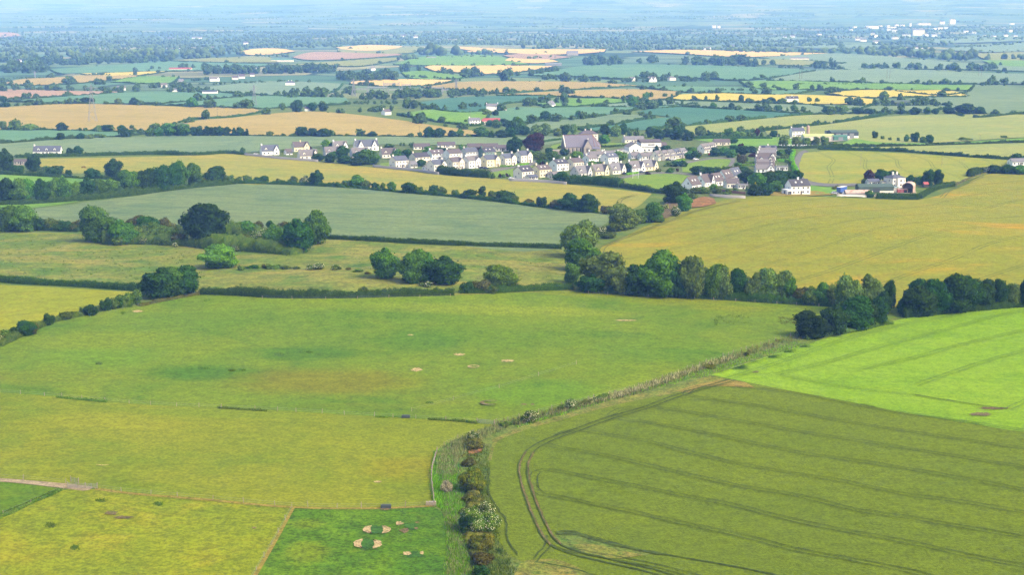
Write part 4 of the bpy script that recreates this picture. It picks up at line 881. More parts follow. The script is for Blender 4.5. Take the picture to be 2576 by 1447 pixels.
cluster('by the stream above the barley hill', [(1455, 650, 92, 82, 'w'), (1486, 618, 52, 38, 'w'), (1463, 684, 86, 80, 'o'), (1440, 714, 52, 36, 't'), (1573, 577, 62, 76, 'w'), (1640, 559, 50, 52, 'o'), (1613, 562, 36, 36, 't'),
    (1512, 593, 24, 24, 'f'), (1561, 574, 20, 22, 'f'), (1677, 509, 16, 18, 'f'), (1673, 527, 14, 18, 'f'), (1700, 545, 26, 22, 'f'), (1528, 538, 20, 36, 'r'), (1545, 583, 22, 36, 'b'), (1530, 600, 16, 40, 'b'), (1660, 560, 14, 26, 'b'),
    (1700, 513, 56, 52, 'd'), (1722, 532, 46, 36, 'o'), (1476, 690, 30, 30, 'b')])
cluster('in the stream-side belt below the barley hill', [(1522, 735, 100, 112, 'w'), (1490, 737, 48, 70, 'd'), (1562, 742, 70, 60, 'w'), (1600, 745, 78, 70, 'd'), (1655, 748, 114, 98, 'o'), (1695, 748, 90, 70, 'd'), (1742, 752, 106, 62, 'w'),
    (1715, 750, 80, 50, 'd'), (1770, 752, 76, 46, 'u'), (1798, 754, 88, 46, 't'), (1822, 755, 84, 48, 'w'), (1856, 755, 78, 44, 'u'), (1893, 757, 70, 48, 'v'), (1932, 757, 80, 62, 'w'), (1968, 758, 78, 44, 'v'), (1985, 760, 70, 36, 'o'),
    (2014, 765, 42, 40, 'r'), (2040, 769, 46, 44, 'b'), (2068, 770, 58, 42, 'o'), (2105, 772, 54, 46, 'w'), (2140, 790, 96, 66, 'w'), (2192, 788, 96, 50, 'w'), (2237, 778, 72, 30, 'u'), (2222, 792, 60, 40, 'd')])
cluster('in the dark clump at the pasture corner', [(2050, 850, 66, 84, 'k'), (2100, 843, 76, 66, 'd'), (2150, 834, 88, 80, 'd'), (2205, 820, 74, 46, 'd'), (2180, 826, 74, 50, 'd'), (2030, 853, 40, 40, 'k')])
cluster('in the right-hand belt above the bean crop', [(2305, 784, 82, 56, 'd'), (2320, 796, 76, 84, 'd'), (2362, 790, 86, 70, 'd'), (2405, 787, 98, 80, 'd'), (2446, 784, 88, 66, 'd'), (2478, 780, 76, 50, 'd'), (2518, 776, 74, 34, 'u'), (2548, 772, 58, 40, 'w'), (2582, 772, 70, 40, 'd'), (2275, 792, 44, 34, 'd')])
cluster('in the long belt at left', [(14, 512, 64, 52, 'd'), (50, 514, 64, 46, 't'), (72, 512, 62, 40, 'o'), (102, 511, 60, 46, 'd'), (132, 508, 62, 38, 't'), (160, 507, 64, 40, 'o'), (185, 503, 46, 36, 'l'), (215, 500, 52, 46, 'd'), (252, 496, 46, 38, 'o'),
    (283, 493, 44, 36, 't'), (325, 490, 62, 46, 'o'), (352, 487, 56, 44, 'd'), (372, 484, 60, 42, 'd'), (402, 482, 66, 52, 'd'), (432, 477, 66, 46, 'd'), (456, 472, 68, 40, 'o'), (487, 467, 56, 38, 'o'), (540, 465, 46, 50, 'd'), (575, 464, 24, 26, 'b'), (600, 462, 18, 16, 'b'), (510, 466, 18, 30, 'r')])
cluster('beyond the long belt near the horse', [(14, 432, 58, 40, 'd'), (83, 432, 44, 34, 'd'), (112, 440, 22, 34, 'b'), (136, 444, 27, 42, 'B'), (172, 444, 17, 17, 'B'), (230, 451, 28, 38, 'B'), (283, 446, 46, 45, 'd'), (310, 455, 26, 30, 'o'), (40, 438, 22, 40, 'B'), (344, 450, 20, 26, 'b')])
cluster('along the hedge under the yellowing barley', [(622, 461, 20, 22, 'b'), (657, 461, 19, 36, 'B'), (702, 463, 14, 18, 'r'), (738, 463, 20, 20, 'b'), (765, 464, 22, 26, 'f'), (795, 468, 40, 34, 'd'), (872, 471, 18, 22, 'b'), (900, 472, 32, 36, 'o'), (920, 473, 18, 26, 'b'), (944, 474, 15, 22, 'B'),
    (963, 476, 17, 13, 'b'), (985, 479, 22, 22, 'o'), (1030, 486, 28, 38, 'B'), (1052, 487, 18, 24, 'b'), (1090, 489, 24, 24, 'B'), (1112, 491, 22, 22, 'b'), (1145, 495, 18, 16, 'b'), (1180, 499, 22, 40, 'B'), (1213, 500, 32, 17, 'j'), (1240, 502, 22, 24, 'b'), (1272, 507, 27, 48, 'B'), (1295, 509, 18, 20, 'b'),
    (1362, 521, 26, 26, 'B'), (1400, 525, 22, 34, 'r'), (1430, 529, 42, 44, 'd'), (1482, 534, 46, 46, 'd'), (1458, 533, 32, 32, 'd'), (1330, 513, 12, 24, 'r')])
cluster('among the village houses', [(1293, 384, 40, 39, 'd'), (1342, 382, 48, 48, 'p'), (1450, 404, 24, 36, 'l'), (1560, 405, 25, 32, 'l'), (1413, 460, 28, 40, 'd'), (1432, 462, 18, 18, 'l'), (930, 414, 38, 50, 'o'), (905, 405, 24, 36, 'd'), (1000, 402, 26, 32, 'o'), (1025, 402, 26, 34, 'd'), (1080, 394, 26, 34, 'o'), (1105, 394, 24, 32, 'd'),
    (1122, 396, 24, 28, 'd'), (1160, 392, 28, 24, 't'), (1208, 380, 11, 18, 'P'), (1365, 402, 18, 36, 'b'), (1390, 406, 26, 30, 'o'), (1382, 395, 24, 24, 'd'), (1360, 416, 16, 22, 'o'), (1376, 417, 17, 18, 'o'), (1364, 417, 12, 12, 'P'), (1390, 414, 10, 34, 'P'), (1436, 414, 10, 18, 'P'), (1577, 436, 26, 24, 'd'), (1490, 424, 20, 22, 't'), (1508, 422, 16, 24, 'd'),
    (1472, 432, 12, 18, 'P'), (1240, 416, 17, 13, 'o'), (1227, 416, 18, 14, 'o'), (1257, 447, 11, 9, 'P'), (1276, 446, 11, 8, 'P'), (1267, 447, 10, 13, 'o'), (1283, 451, 14, 5, 'j'), (1240, 450, 16, 13, 'c'), (1060, 419, 18, 24, 'd'), (1108, 428, 16, 12, 'o'), (862, 400, 34, 30, 'd'), (800, 406, 20, 26, 'd'), (830, 410, 24, 30, 'd'),
    (790, 404, 20, 12, 'c'), (840, 396, 16, 24, 'o'), (868, 412, 20, 40, 'd'), (900, 417, 20, 40, 'd'), (820, 375, 24, 22, 'l'), (833, 380, 22, 16, 'c'), (870, 376, 16, 13, 'd'), (776, 380, 15, 16, 'P'), (1016, 368, 10, 6, 'c'), (1008, 368, 11, 6, 'c'), (980, 372, 12, 24, 'o'), (1035, 372, 16, 14, 't'), (710, 384, 8, 10, 'b'),
    (1630, 440, 10, 16, 'P'), (1656, 434, 12, 14, 'f'), (1685, 436, 14, 20, 'o'), (1340, 392, 14, 40, 'b'), (1495, 388, 12, 30, 'b'), (1480, 386, 10, 20, 'l'), (1420, 392, 18, 26, 'd'), (1460, 420, 8, 14, 'b'), (1652, 383, 18, 18, 'c'), (1675, 385, 20, 24, 'd'), (1625, 390, 10, 16, 'o'), (1595, 392, 12, 20, 'b')], splits=[(885, 'among the houses at the village west end'), (1075, 'left of the first estate houses'), (1210, 'beside the first estate houses'), (1345, 'round the estate close and its green'), (1420, 'between the two estates'), (1545, 'below the church'), (9999, 'below the school')])
cluster('in the gardens between the greens and the terrace', [(1683, 420, 12, 30, 'b'), (1735, 400, 20, 24, 'o'), (1750, 402, 22, 22, 'd'), (1760, 396, 14, 12, 'r'), (1720, 384, 14, 30, 'd'), (1740, 388, 18, 30, 'o'), (1714, 386, 8, 14, 'P'), (1800, 394, 24, 28, 'd'), (1822, 392, 22, 32, 'o'), (1838, 398, 22, 28, 'o'), (1850, 385, 20, 30, 'd'), (1872, 390, 24, 28, 'd'), (1890, 385, 18, 24, 'd'), (1866, 412, 24, 24, 'r'),
    (1858, 422, 14, 18, 'o'), (1878, 408, 14, 9, 'j'), (1893, 396, 12, 18, 'P'), (1862, 372, 12, 16, 'P'), (1845, 362, 14, 26, 'd'), (1785, 375, 12, 40, 'b'), (1965, 392, 16, 22, 'o'), (1985, 392, 20, 22, 'd'), (1975, 400, 14, 24, 'b'), (1960, 402, 8, 18, 'b'), (1980, 410, 10, 10, 'b'), (1990, 418, 14, 12, 'b'), (1915, 414, 12, 20, 'd'), (1850, 432, 14, 30, 'r'), (1870, 436, 18, 30, 'd'), (1755, 441, 24, 34, 'd'), (1785, 440, 20, 34, 'd'), (1815, 442, 18, 30, 'd'), (1838, 444, 16, 30, 'd'),
    (1700, 420, 16, 22, 'd'), (1717, 420, 17, 24, 'd'), (1690, 430, 10, 14, 'o'), (1704, 432, 9, 8, 'P')], splits=[(1770, 'beside the playing field and upper road'), (9999, 'between the striped green and the terrace')])
cluster('in the wood below the terrace', [(1885, 462, 34, 40, 'd'), (1905, 470, 36, 42, 'o'), (1930, 466, 34, 44, 'd'), (1960, 458, 30, 40, 'd'), (1985, 456, 26, 36, 'd'), (2008, 454, 26, 24, 'd'), (1900, 493, 30, 36, 'd'), (1925, 492, 32, 38, 'd'), (1950, 484, 30, 36, 'o'), (1970, 474, 26, 30, 'd'), (1880, 482, 14, 10, 'y'), (1900, 478, 20, 13, 'y'), (1940, 446, 16, 30, 'r'), (1870, 456, 24, 30, 'd'),
    (1796, 480, 18, 22, 'l'), (1803, 490, 18, 24, 'b'), (1750, 488, 16, 30, 'b'), (1770, 488, 18, 32, 'b'), (1833, 488, 14, 16, 'b'), (1850, 486, 14, 14, 'o'), (1820, 493, 10, 30, 'b'), (1745, 500, 14, 22, 'b'), (1852, 444, 12, 14, 'd')])
cluster('in the row of trees behind the village', [(1700, 352, 34, 36, 'd'), (1660, 352, 28, 30, 'd'), (1730, 354, 20, 30, 'd'), (1762, 347, 30, 28, 'w'), (1780, 347, 20, 16, 'c'), (1740, 345, 10, 14, 'p'), (1797, 346, 12, 16, 'o'), (1815, 347, 14, 20, 'o'), (1833, 345, 24, 20, 't'), (1852, 347, 18, 20, 'l'), (1868, 347, 16, 18, 'w'), (1884, 346, 18, 12, 'c'), (1896, 346, 13, 14, 'y'), (1905, 344, 22, 13, 'p'), (1915, 345, 14, 11, 'd'),
    (1932, 346, 9, 9, 'b'), (1947, 346, 18, 20, 'd'), (1960, 346, 12, 5, 'c'), (1680, 345, 22, 30, 'd'), (1636, 346, 28, 22, 'd'), (1617, 349, 14, 14, 'd'), (1600, 343, 16, 14, 'w'), (1584, 342, 16, 12, 't'), (1568, 339, 30, 20, 'd'), (1550, 343, 28, 25, 'w'), (1522, 341, 28, 24, 'd'), (1520, 362, 24, 26, 'o'), (1490, 344, 10, 16, 'o'),
    (1443, 339, 28, 15, 'v'), (1422, 340, 23, 19, 'd'), (1402, 342, 20, 22, 'w'), (1372, 342, 32, 28, 'w'), (1350, 344, 30, 30, 'w')], splits=[(1610, 'behind the church and school'), (1750, 'behind the steep gabled row'), (9999, 'left of the white farmhouse')])
cluster('screening the green barns', [(1972, 370, 30, 24, 'v'), (2004, 370, 26, 24, 'v'), (2028, 370, 24, 24, 'v'), (2052, 370, 26, 22, 'v'), (2075, 368, 26, 22, 'v'), (2095, 366, 10, 24, 'b')])
cluster('on the grass right of the barns', [(2201, 349, 20, 13, 'u'), (2220, 351, 10, 10, 'b'), (2239, 354, 10, 9, 'b'), (2260, 356, 11, 8, 'b'), (2281, 357, 19, 14, 't'), (2302, 359, 27, 19, 'u'), (2322, 361, 18, 18, 'o'), (2340, 360, 21, 18, 'u'), (2430, 354, 8, 34, 'b'), (2336, 366, 8, 14, 'b'), (2526, 348, 8, 16, 'b')])
cluster('round the farmhouse with the hay barn', [(2187, 457, 30, 24, 'p'), (2218, 454, 29, 32, 'd'), (2247, 450, 22, 30, 'd'), (2290, 466, 26, 24, 'd'), (2314, 467, 24, 22, 'o'), (2335, 470, 44, 28, 'd'), (2358, 468, 42, 28, 'd'), (2305, 458, 14, 22, 'r'), (2189, 497, 18, 24, 'o'), (2172, 466, 18, 10, 'b'), (2208, 458, 8, 14, 'b'), (2105, 478, 12, 22, 'r')])
cluster('at the right edge by the grey roof', [(2560, 414, 28, 36, 'd'), (2500, 437, 22, 30, 'd'), (2535, 438, 24, 36, 'd'), (2566, 439, 24, 34, 'o'), (2482, 436, 16, 16, 'f')])
cluster('on the field line behind the village', [(1080, 347, 28, 28, 'd'), (1106, 347, 25, 28, 'd'), (1090, 346, 20, 30, 'o'), (1137, 346, 19, 20, 'd'), (1157, 345, 21, 18, 'o'), (1180, 346, 10, 14, 'o'), (1210, 345, 27, 36, 'o'), (1236, 347, 14, 18, 'd'), (937, 345, 15, 21, 'd'), (1034, 346, 12, 15, 'w'), (1056, 346, 14, 9, 't'),
    (762, 344, 26, 34, 'd'), (785, 344, 22, 26, 'd'), (815, 345, 22, 36, 'd'), (740, 344, 10, 20, 'o'), (713, 344, 10, 12, 'd'), (678, 343, 13, 20, 'w'), (1262, 348, 22, 30, 'd'), (1285, 346, 26, 30, 'd'), (1250, 322, 22, 24, 'o'), (1270, 318, 20, 24, 'd'), (1290, 332, 28, 34, 'd'), (1305, 338, 44, 32, 'o'), (1232, 318, 16, 20, 'd'), (1320, 340, 24, 24, 'd')])
cluster('in the field beyond the church', [(1372, 303, 24, 29, 'd'), (1356, 302, 10, 12, 'o'), (1454, 295, 17, 14, 'o'), (1330, 300, 11, 11, 'w'), (1172, 308, 9, 9, 'd'), (1225, 290, 14, 22, 'w'), (1246, 292, 16, 18, 'd')])
cluster('along the tan field edge at left', [(8, 328, 24, 16, 'v'), (30, 328, 16, 20, 'o'), (72, 329, 17, 38, 'w'), (155, 330, 22, 28, 'd'), (202, 331, 11, 9, 't'), (215, 331, 11, 12, 'd'), (250, 332, 17, 24, 'w'), (270, 332, 19, 26, 'd'), (305, 334, 20, 22, 'd'), (314, 346, 25, 33, 'd'), (340, 334, 14, 11, 'd'), (354, 334, 12, 14, 'd'), (150, 353, 19, 23, 'd'), (202, 351, 17, 20, 'd'), (224, 350, 12, 22, 'w'), (258, 348, 12, 17, 'd'), (332, 325, 12, 12, 'o')])
cluster('in the wood below the tan fields', [(378, 344, 22, 26, 'o'), (400, 344, 24, 24, 'o'), (428, 343, 34, 40, 'o'), (445, 343, 28, 26, 'd'), (466, 343, 32, 36, 'o'), (486, 343, 24, 24, 'd'), (503, 343, 26, 22, 'u'), (520, 343, 26, 20, 'u'), (536, 343, 24, 20, 'u'), (553, 343, 26, 22, 'd'), (570, 343, 24, 20, 'u'), (587, 343, 22, 20, 'c'), (603, 343, 24, 20, 'd'), (618, 343, 20, 15, 'c')])
cluster('by the long white bungalow', [(67, 394, 11, 11, 'd'), (174, 390, 19, 16, 'd'), (195, 390, 23, 25, 'd'), (218, 390, 8, 10, 'b'), (152, 388, 11, 14, 'w'), (610, 388, 18, 13, 'o')])
cluster('above the wide tan field', [(745, 283, 32, 30, 'd'), (785, 279, 21, 26, 'd'), (813, 279, 21, 23, 'd'), (674, 282, 13, 14, 'd'), (482, 271, 26, 28, 'o'), (337, 265, 20, 20, 'd'), (297, 264, 17, 18, 'w'), (212, 259, 15, 20, 'd'), (228, 259, 14, 20, 'd'), (12, 271, 14, 25, 'd'), (42, 266, 9, 13, 'd'), (68, 266, 10, 18, 'd'), (88, 265, 12, 18, 'd'), (112, 264, 9, 14, 'd'), (142, 263, 11, 20, 'd'), (162, 263, 13, 14, 'd'), (8, 258, 16, 18, 'd'), (711, 276, 8, 10, 'o')])
cluster('on the far hedge right of the village', [(2035, 288, 12, 10, 'o'), (2080, 287, 20, 28, 'd'), (2117, 286, 22, 32, 'w'), (2160, 287, 16, 30, 'd'), (2190, 286, 14, 30, 'd'), (2224, 286, 14, 13, 'd'), (2240, 287, 13, 16, 'd'), (2268, 287, 13, 20, 'd'), (2303, 288, 18, 30, 'd'), (2333, 287, 18, 17, 'o'), (2354, 288, 15, 16, 'd'), (2390, 287, 18, 30, 'd'), (2430, 288, 28, 56, 'd'), (2465, 288, 20, 28, 'd'), (2505, 287, 13, 17, 'd')])
cluster('beside the long yellow field', [(1795, 273, 16, 17, 'o'), (1840, 276, 18, 16, 'd'), (1745, 252, 14, 10, 't'), (1776, 253, 13, 9, 'd'), (1804, 253, 16, 11, 'o'), (1865, 256, 18, 14, 'd'), (1925, 260, 12, 20, 'd'), (1940, 260, 16, 24, 'd'), (1970, 259, 14, 16, 'd'), (2036, 257, 14, 12, 'd'), (2056, 257, 12, 13, 'd'), (1958, 280, 16, 20, 'o'), (1981, 281, 12, 6, 't'), (1998, 281, 18, 18, 'o'), (2021, 282, 16, 14, 'o'), (1590, 268, 26, 26, 'o'), (1630, 270, 20, 18, 'd'), (1660, 268, 18, 16, 'd'), (1625, 252, 20, 16, 't'), (2224, 253, 24, 22, 'w'), (2205, 265, 15, 13, 'd')])
DB = [(1437, 1029, 24, 29, 'f'), (1332, 1064, 30, 40, 'f'), (1191, 1114, 27, 31, 'f'), (1194, 1132, 28, 46, 'r'), (1178, 1174, 20, 34, 'r'), (1188, 1242, 62, 62, 'g'), (1124, 1242, 32, 29, 's'), (1185, 1264, 24, 46, 'r'),
    (1216, 1318, 58, 56, 'f'), (1208, 1344, 66, 84, 'f'), (1180, 1346, 52, 46, 'B'), (1212, 1389, 48, 58, 'g'), (1216, 1424, 34, 52, 'r'), (1212, 1452, 26, 40, 'B'), (1250, 1080, 10, 22, 'r'), (1410, 1030, 12, 22, 'b'), (1475, 1018, 10, 26, 'r'), (1878, 896, 12, 13, 'r'), (1785, 928, 10, 34, 'g'), (1300, 1070, 12, 18, 'r'), (1205, 1385, 30, 30, 'r'), (1165, 1300, 20, 24, 'b'), (1258, 1390, 10, 14, 'b')]
cluster('along the ditch beside the olive wheat', DB)

# ================================================================== BUILDINGS
def wallmat(n, c): return plain_mat(n, c, .92, .85, .05, .8, .2)
WM_ = {'white': wallmat('white_render', (246, 244, 240)), 'cream': wallmat('cream_render', (240, 233, 218)), 'yellow': wallmat('yellow_cream_render', (240, 226, 188)),
       'tan': wallmat('tan_render', (226, 216, 198)), 'grey': wallmat('grey_pebbledash', (212, 208, 204)), 'green': wallmat('green_render', (112, 140, 128)),
       'stone': plain_mat('grey_stone', (186, 176, 164), .7, .9, .22, 2.5, .2, dirt=(150, 140, 130)), 'block': plain_mat('grey_block_wall', (176, 170, 166), .7, .9, .12, 1.2)}
RM_ = {'slate': plain_mat('blue_slate', (102, 106, 120), .62, .7, .14, 2.2), 'dark': plain_mat('dark_slate', (84, 82, 90), .6, .7, .14, 2.2), 'brown': plain_mat('brown_tile', (112, 102, 102), .62, .8, .16, 2.2),
       'tile': plain_mat('weathered_tile', (136, 130, 130), .62, .8, .16, 2.2), 'grey': plain_mat('grey_tile', (138, 136, 140), .62, .8, .12, 2.2), 'purple': plain_mat('purple_slate', (126, 122, 136), .64, .75, .12, 1.6)}
GLASS = plain_mat('window_glass', (58, 62, 70), .6, .15, .1, 3, .6)
FRAME = plain_mat('white_frame', (240, 240, 238), .8, .5, .03, 2)
DOOR = plain_mat('painted_door', (70, 52, 48), .6, .5, .1, 3)
RED = plain_mat('red_paint', (176, 60, 60), .6, .6, .1, 2)
METAL = plain_mat('galvanised_steel', (168, 172, 176), .6, .5, .08, 3, .5, .3)
GREENM = plain_mat('green_cladding', (92, 112, 96), .6, .6, .08, 1.0)
DKCLAD = plain_mat('dark_cladding', (84, 92, 92), .6, .6, .08, 1.0)
PALEGREEN = plain_mat('faded_green_sheet', (190, 200, 132), .7, .7, .12, 1.0)
TEALSHEET = plain_mat('green_sheeting', (92, 144, 124), .65, .6, .08, 1.0)
RUST = plain_mat('rusty_sheet', (206, 182, 168), .7, .8, .16, .9, .2, 0, (176, 120, 92))
REDRUST = plain_mat('red_oxide_sheet', (186, 96, 92), .65, .7, .16, 1.0)
POLE = plain_mat('weathered_pole', (150, 142, 130), .6, .8, .12, 2)
WOODM = plain_mat('weathered_wood', (176, 162, 140), .62, .85, .2, 4)
BLACK = plain_mat('black_rubber', (40, 40, 42), .6, .7, .1, 4)
SOLAR = plain_mat('solar_glass', (40, 48, 66), .6, .12, .05, 3, .6)

class MB:
    def __init__(s): s.v, s.f, s.i = [], [], []
    def box(s, x0, x1, y0, y1, z0, z1, mi=0):
        o = len(s.v); s.v += [(x, y, z) for z in (z0, z1) for y in (y0, y1) for x in (x0, x1)]
        for q in ((0, 2, 3, 1), (4, 5, 7, 6), (0, 1, 5, 4), (2, 6, 7, 3), (0, 4, 6, 2), (1, 3, 7, 5)): s.f.append(tuple(o + k for k in q)); s.i.append(mi)
        return s
    def prism(s, poly, axis, a, b, mi=0):
        """poly of (u, z); extruded along axis 'x' or 'y' from a to b"""
        n = len(poly); o = len(s.v)
        for t in (a, b):
            for u, z in poly: s.v.append((t, u, z) if axis == 'x' else (u, t, z))
        for k in range(n): s.f.append((o + k, o + (k + 1) % n, o + n + (k + 1) % n, o + n + k)); s.i.append(mi)
        s.f.append(tuple(o + k for k in range(n))[::-1]); s.f.append(tuple(o + n + k for k in range(n))); s.i += [mi, mi]
        return s
    def tube(s, p0, p1, r0, r1=None, n=6, mi=0):
        v, f = [], []; tube(v, f, p0, p1, r0, r1 if r1 is not None else r0, n); o = len(s.v)
        s.v += [tuple(x) for x in v]; s.f += [tuple(o + k for k in q) for q in f]; s.i += [mi] * len(f)
        return s
    def quad(s, pts, mi=0):
        o = len(s.v); s.v += list(pts); s.f.append(tuple(range(o, o + len(pts)))); s.i.append(mi); return s
    def build(s, name, mats, parent=None):
        if not isinstance(mats, (list, tuple)): mats = [mats]
        bm = bmesh.new(); vs = [bm.verts.new(v) for v in s.v]
        for q, i in zip(s.f, s.i):
            try: fa = bm.faces.new([vs[k] for k in q]); fa.material_index = i
            except ValueError: pass
        bmesh.ops.recalc_face_normals(bm, faces=bm.faces)
        me = bpy.data.meshes.new(name); bm.to_mesh(me); bm.free()
        for m in mats: me.materials.append(m)
        return link(bpy.data.objects.new(name, me), parent)

WINS = {}
def window(parent, x, y, z, w, h, face, name='window'):
    """face: 'f' (-y), 'b' (+y), 'l' (-x), 'r' (+x)"""
    key = (round(w, 1), round(h, 1), face, name)
    if key not in WINS:
        m = MB(); d = .05
        for (a, b, c, e) in ((-w / 2 - .07, w / 2 + .07, -.07, 0), (-w / 2 - .07, w / 2 + .07, h, h + .07), (-w / 2 - .07, -w / 2, 0, h), (w / 2, w / 2 + .07, 0, h)): m.box(a, b, -.06, .04, c, e, 0)
        m.box(-w / 2, w / 2, -.02, .04, 0, h, 1)
        if name == 'window': m.box(-.03, .03, -.045, -.02, 0, h, 0)
        o = m.build(name, [FRAME, GLASS if name == 'window' else DOOR], parent); WINS[key] = o.data
        ob = o
    else: ob = link(bpy.data.objects.new(name, WINS[key]), parent)
    ob.location = (x, y, z); ob.rotation_euler = (0, 0, {'f': 0, 'r': math.pi / 2, 'b': math.pi, 'l': -math.pi / 2}[face])
    return ob
def gable_roof(m, x0, x1, y0, y1, ze, zr, ov=.3, th=.18, axis='x', mi=0, lift=.02):
    if axis == 'x': a0, a1, b0, b1 = x0, x1, y0, y1
    else: a0, a1, b0, b1 = y0, y1, x0, x1
    mid = (b0 + b1) / 2; sl = (zr - ze) / (mid - b0); zo = ze - sl * ov
    for s in (-1, 1):
        e = mid + s * (mid - b0 + ov)
        poly = [(mid, zr + lift), (e, zo + lift), (e, zo + th + lift), (mid, zr + th + lift)]
        m.prism(poly, axis, a0 - ov * .6, a1 + ov * .6, mi)
def house(x, y, yaw, L, D, wh, rh, wall, roof, label, opts='', group=None, name='house', cat='house', gx=.24, gw=4.2):
    """ridge along local x, front is local -y. opts: g front gable, G two gables, d dormers, c/C chimney(s), s skylights, h hipped, p porch door, 2 two storeys"""
    p = at(x, y); r = R(yaw)
    root = empty(name, (p[0], p[1] + .35 * (abs(D * math.cos(r)) + abs(L * math.sin(r))), 0), r)
    root.location.z = float(terrain(root.location.x, root.location.y)) + .25
    tag(root, label, cat, group)
    W, RM = WM_[wall], RM_[roof]
    far = mpp(p) > .42
    m = MB(); hx, hy = L / 2, D / 2
    if 'h' in opts:
        m.box(-hx, hx, -hy, hy, -1, wh); walls = m.build('walls', W, root)
        m = MB(); o = .35; e = min(hx, hy) * .98; z0, z1 = wh, wh + rh
        c = [(-hx - o, -hy - o), (hx + o, -hy - o), (hx + o, hy + o), (-hx - o, hy + o)]; rx = hx - e
        m.v = [(a, b, z0) for a, b in c] + [(-rx, 0, z1), (rx, 0, z1)] + [(a, b, z0 - .15) for a, b in c]
        m.f = [(0, 1, 5, 4), (1, 2, 5), (2, 3, 4, 5), (3, 0, 4), (6, 7, 1, 0), (7, 8, 2, 1), (8, 9, 3, 2), (9, 6, 0, 3), (9, 8, 7, 6)]; m.i = [0] * 9
        rf = m.build('roof', RM, root)
    else:
        m.prism([(-hy, -1), (hy, -1), (hy, wh), (0, wh + rh), (-hy, wh)], 'x', -hx, hx); walls = m.build('walls', W, root)
        m = MB(); gable_roof(m, -hx, hx, -hy, hy, wh, wh + rh); rf = m.build('roof', RM, root)
    cx = [-hx + .5] if 'c' in opts else ([-hx + .5, hx - .5] if 'C' in opts else [])
    if 'm' in opts: cx = [0.0]
    for c in cx:
        mm = MB(); zt = wh + rh; cc = c if 'h' not in opts else c * .35
        mm.box(cc - .45, cc + .45, -.4, .4, zt - 1.2, zt + 1.1, 0); mm.box(cc - .5, cc + .5, -.45, .45, zt + 1.1, zt + 1.25, 0)
        mm.box(cc - .15, cc + .15, -.15, .15, zt + 1.25, zt + 1.6, 1); mm.build('chimney', [W, RM_['brown']], rf)
    gxs = [hx - gw / 2 - .2] if 'g' in opts else ([-L * gx, L * gx] if 'G' in opts else [])
    for g in gxs:
        k = .78 if '2' in opts or wh > 4 else .92
        gh = min(rh * k, rh - .25); pj = .9; a = gw / 2; depth = hy * (1 - .05) 
        mm = MB(); mm.prism([(g - a, -1), (g + a, -1), (g + a, wh), (g, wh + gh), (g - a, wh)], 'y', -hy - pj, 0); gg = mm.build('front_gable', W, root)
        mm = MB(); gable_roof(mm, g - a, g + a, -hy - pj, 0, wh, wh + gh, .25, .16, 'y', 0, .03); mm.build('gable_roof', RM, gg)
        if not far:
            if wh > 4:
                for dx in (-1, 1): window(gg, g + dx * gw * .22, -hy - pj, 3.0, .8, 1.2, 'f')
                window(gg, g, -hy - pj, 0, 1.1, 2.1, 'f', 'door'); window(gg, g - gw * .32, -hy - pj, .8, .8, 1.2, 'f')
            else:
                window(gg, g, -hy - pj, wh + .2, .9, 1.2, 'f'); window(gg, g, -hy - pj, .7, 1.4, 1.3, 'f')
    if 'd' in opts:
        for dx in ([-L * .26] if gxs else [-L * .3, 0, L * .3]):
            zb = wh + rh * .18; mm = MB(); yb = -hy + .6
            mm.prism([(dx - .8, zb - .6), (dx + .8, zb - .6), (dx + .8, zb + .9), (dx, zb + 1.7), (dx - .8, zb + .9)], 'y', yb, 0); dd = mm.build('dormer', W, rf)
            mm = MB(); gable_roof(mm, dx - .8, dx + .8, yb, 0, zb + .9, zb + 1.7, .18, .12, 'y', 0, .02); mm.build('dormer_roof', RM, dd)
            if not far: window(dd, dx, yb, zb - .3, .8, 1.0, 'f')
    if not far:
        free = [-hx + L * (i + .5) / 4 for i in range(4)]
        for fx in free:
            if any(abs(fx - g) < gw / 2 + .5 for g in gxs): continue
            window(root, fx, -hy, .8, 1.1, 1.2, 'f')
            if wh > 4: window(root, fx, -hy, 3.2, 1.0, 1.1, 'f')
        if not gxs: window(root, L * .02, -hy, 0, 1.0, 2.1, 'f', 'door')
        for f, sx in (('l', -hx), ('r', hx)):
            window(root, sx, -D * .12, (wh * .62 if wh > 4 else wh + .3), .8, 1.1, f); window(root, sx, D * .2, .8, .9, 1.1, f)
        for fx in (-L * .25, L * .25): window(root, fx, hy, .9, 1.2, 1.2, 'b')
    if 's' in opts:
        sl = math.atan2(rh, hy)
        for dx in (-L * .2, L * .12):
            mm = MB(); mm.box(-.4, .4, -.55, .55, 0, .1); o = mm.build('skylight', FRAME, rf)
            o.location = (dx, -hy * .5, wh + rh * .5 + .22); o.rotation_euler = (sl, 0, 0)
    if 'S' in opts:
        sl = math.atan2(rh, hy)
        for dx in (-L * .3, L * .28):
            mm = MB(); mm.box(-1.4, 1.4, -1.2, 1.2, 0, .1); o = mm.build('solar_panel', SOLAR, rf)
            o.location = (dx, -hy * .5, wh + rh * .5 + .24); o.rotation_euler = (sl, 0, 0)
    return root
G1 = 'two storey houses of the village estate'; G2 = 'dormer cottages of the village'
H = house
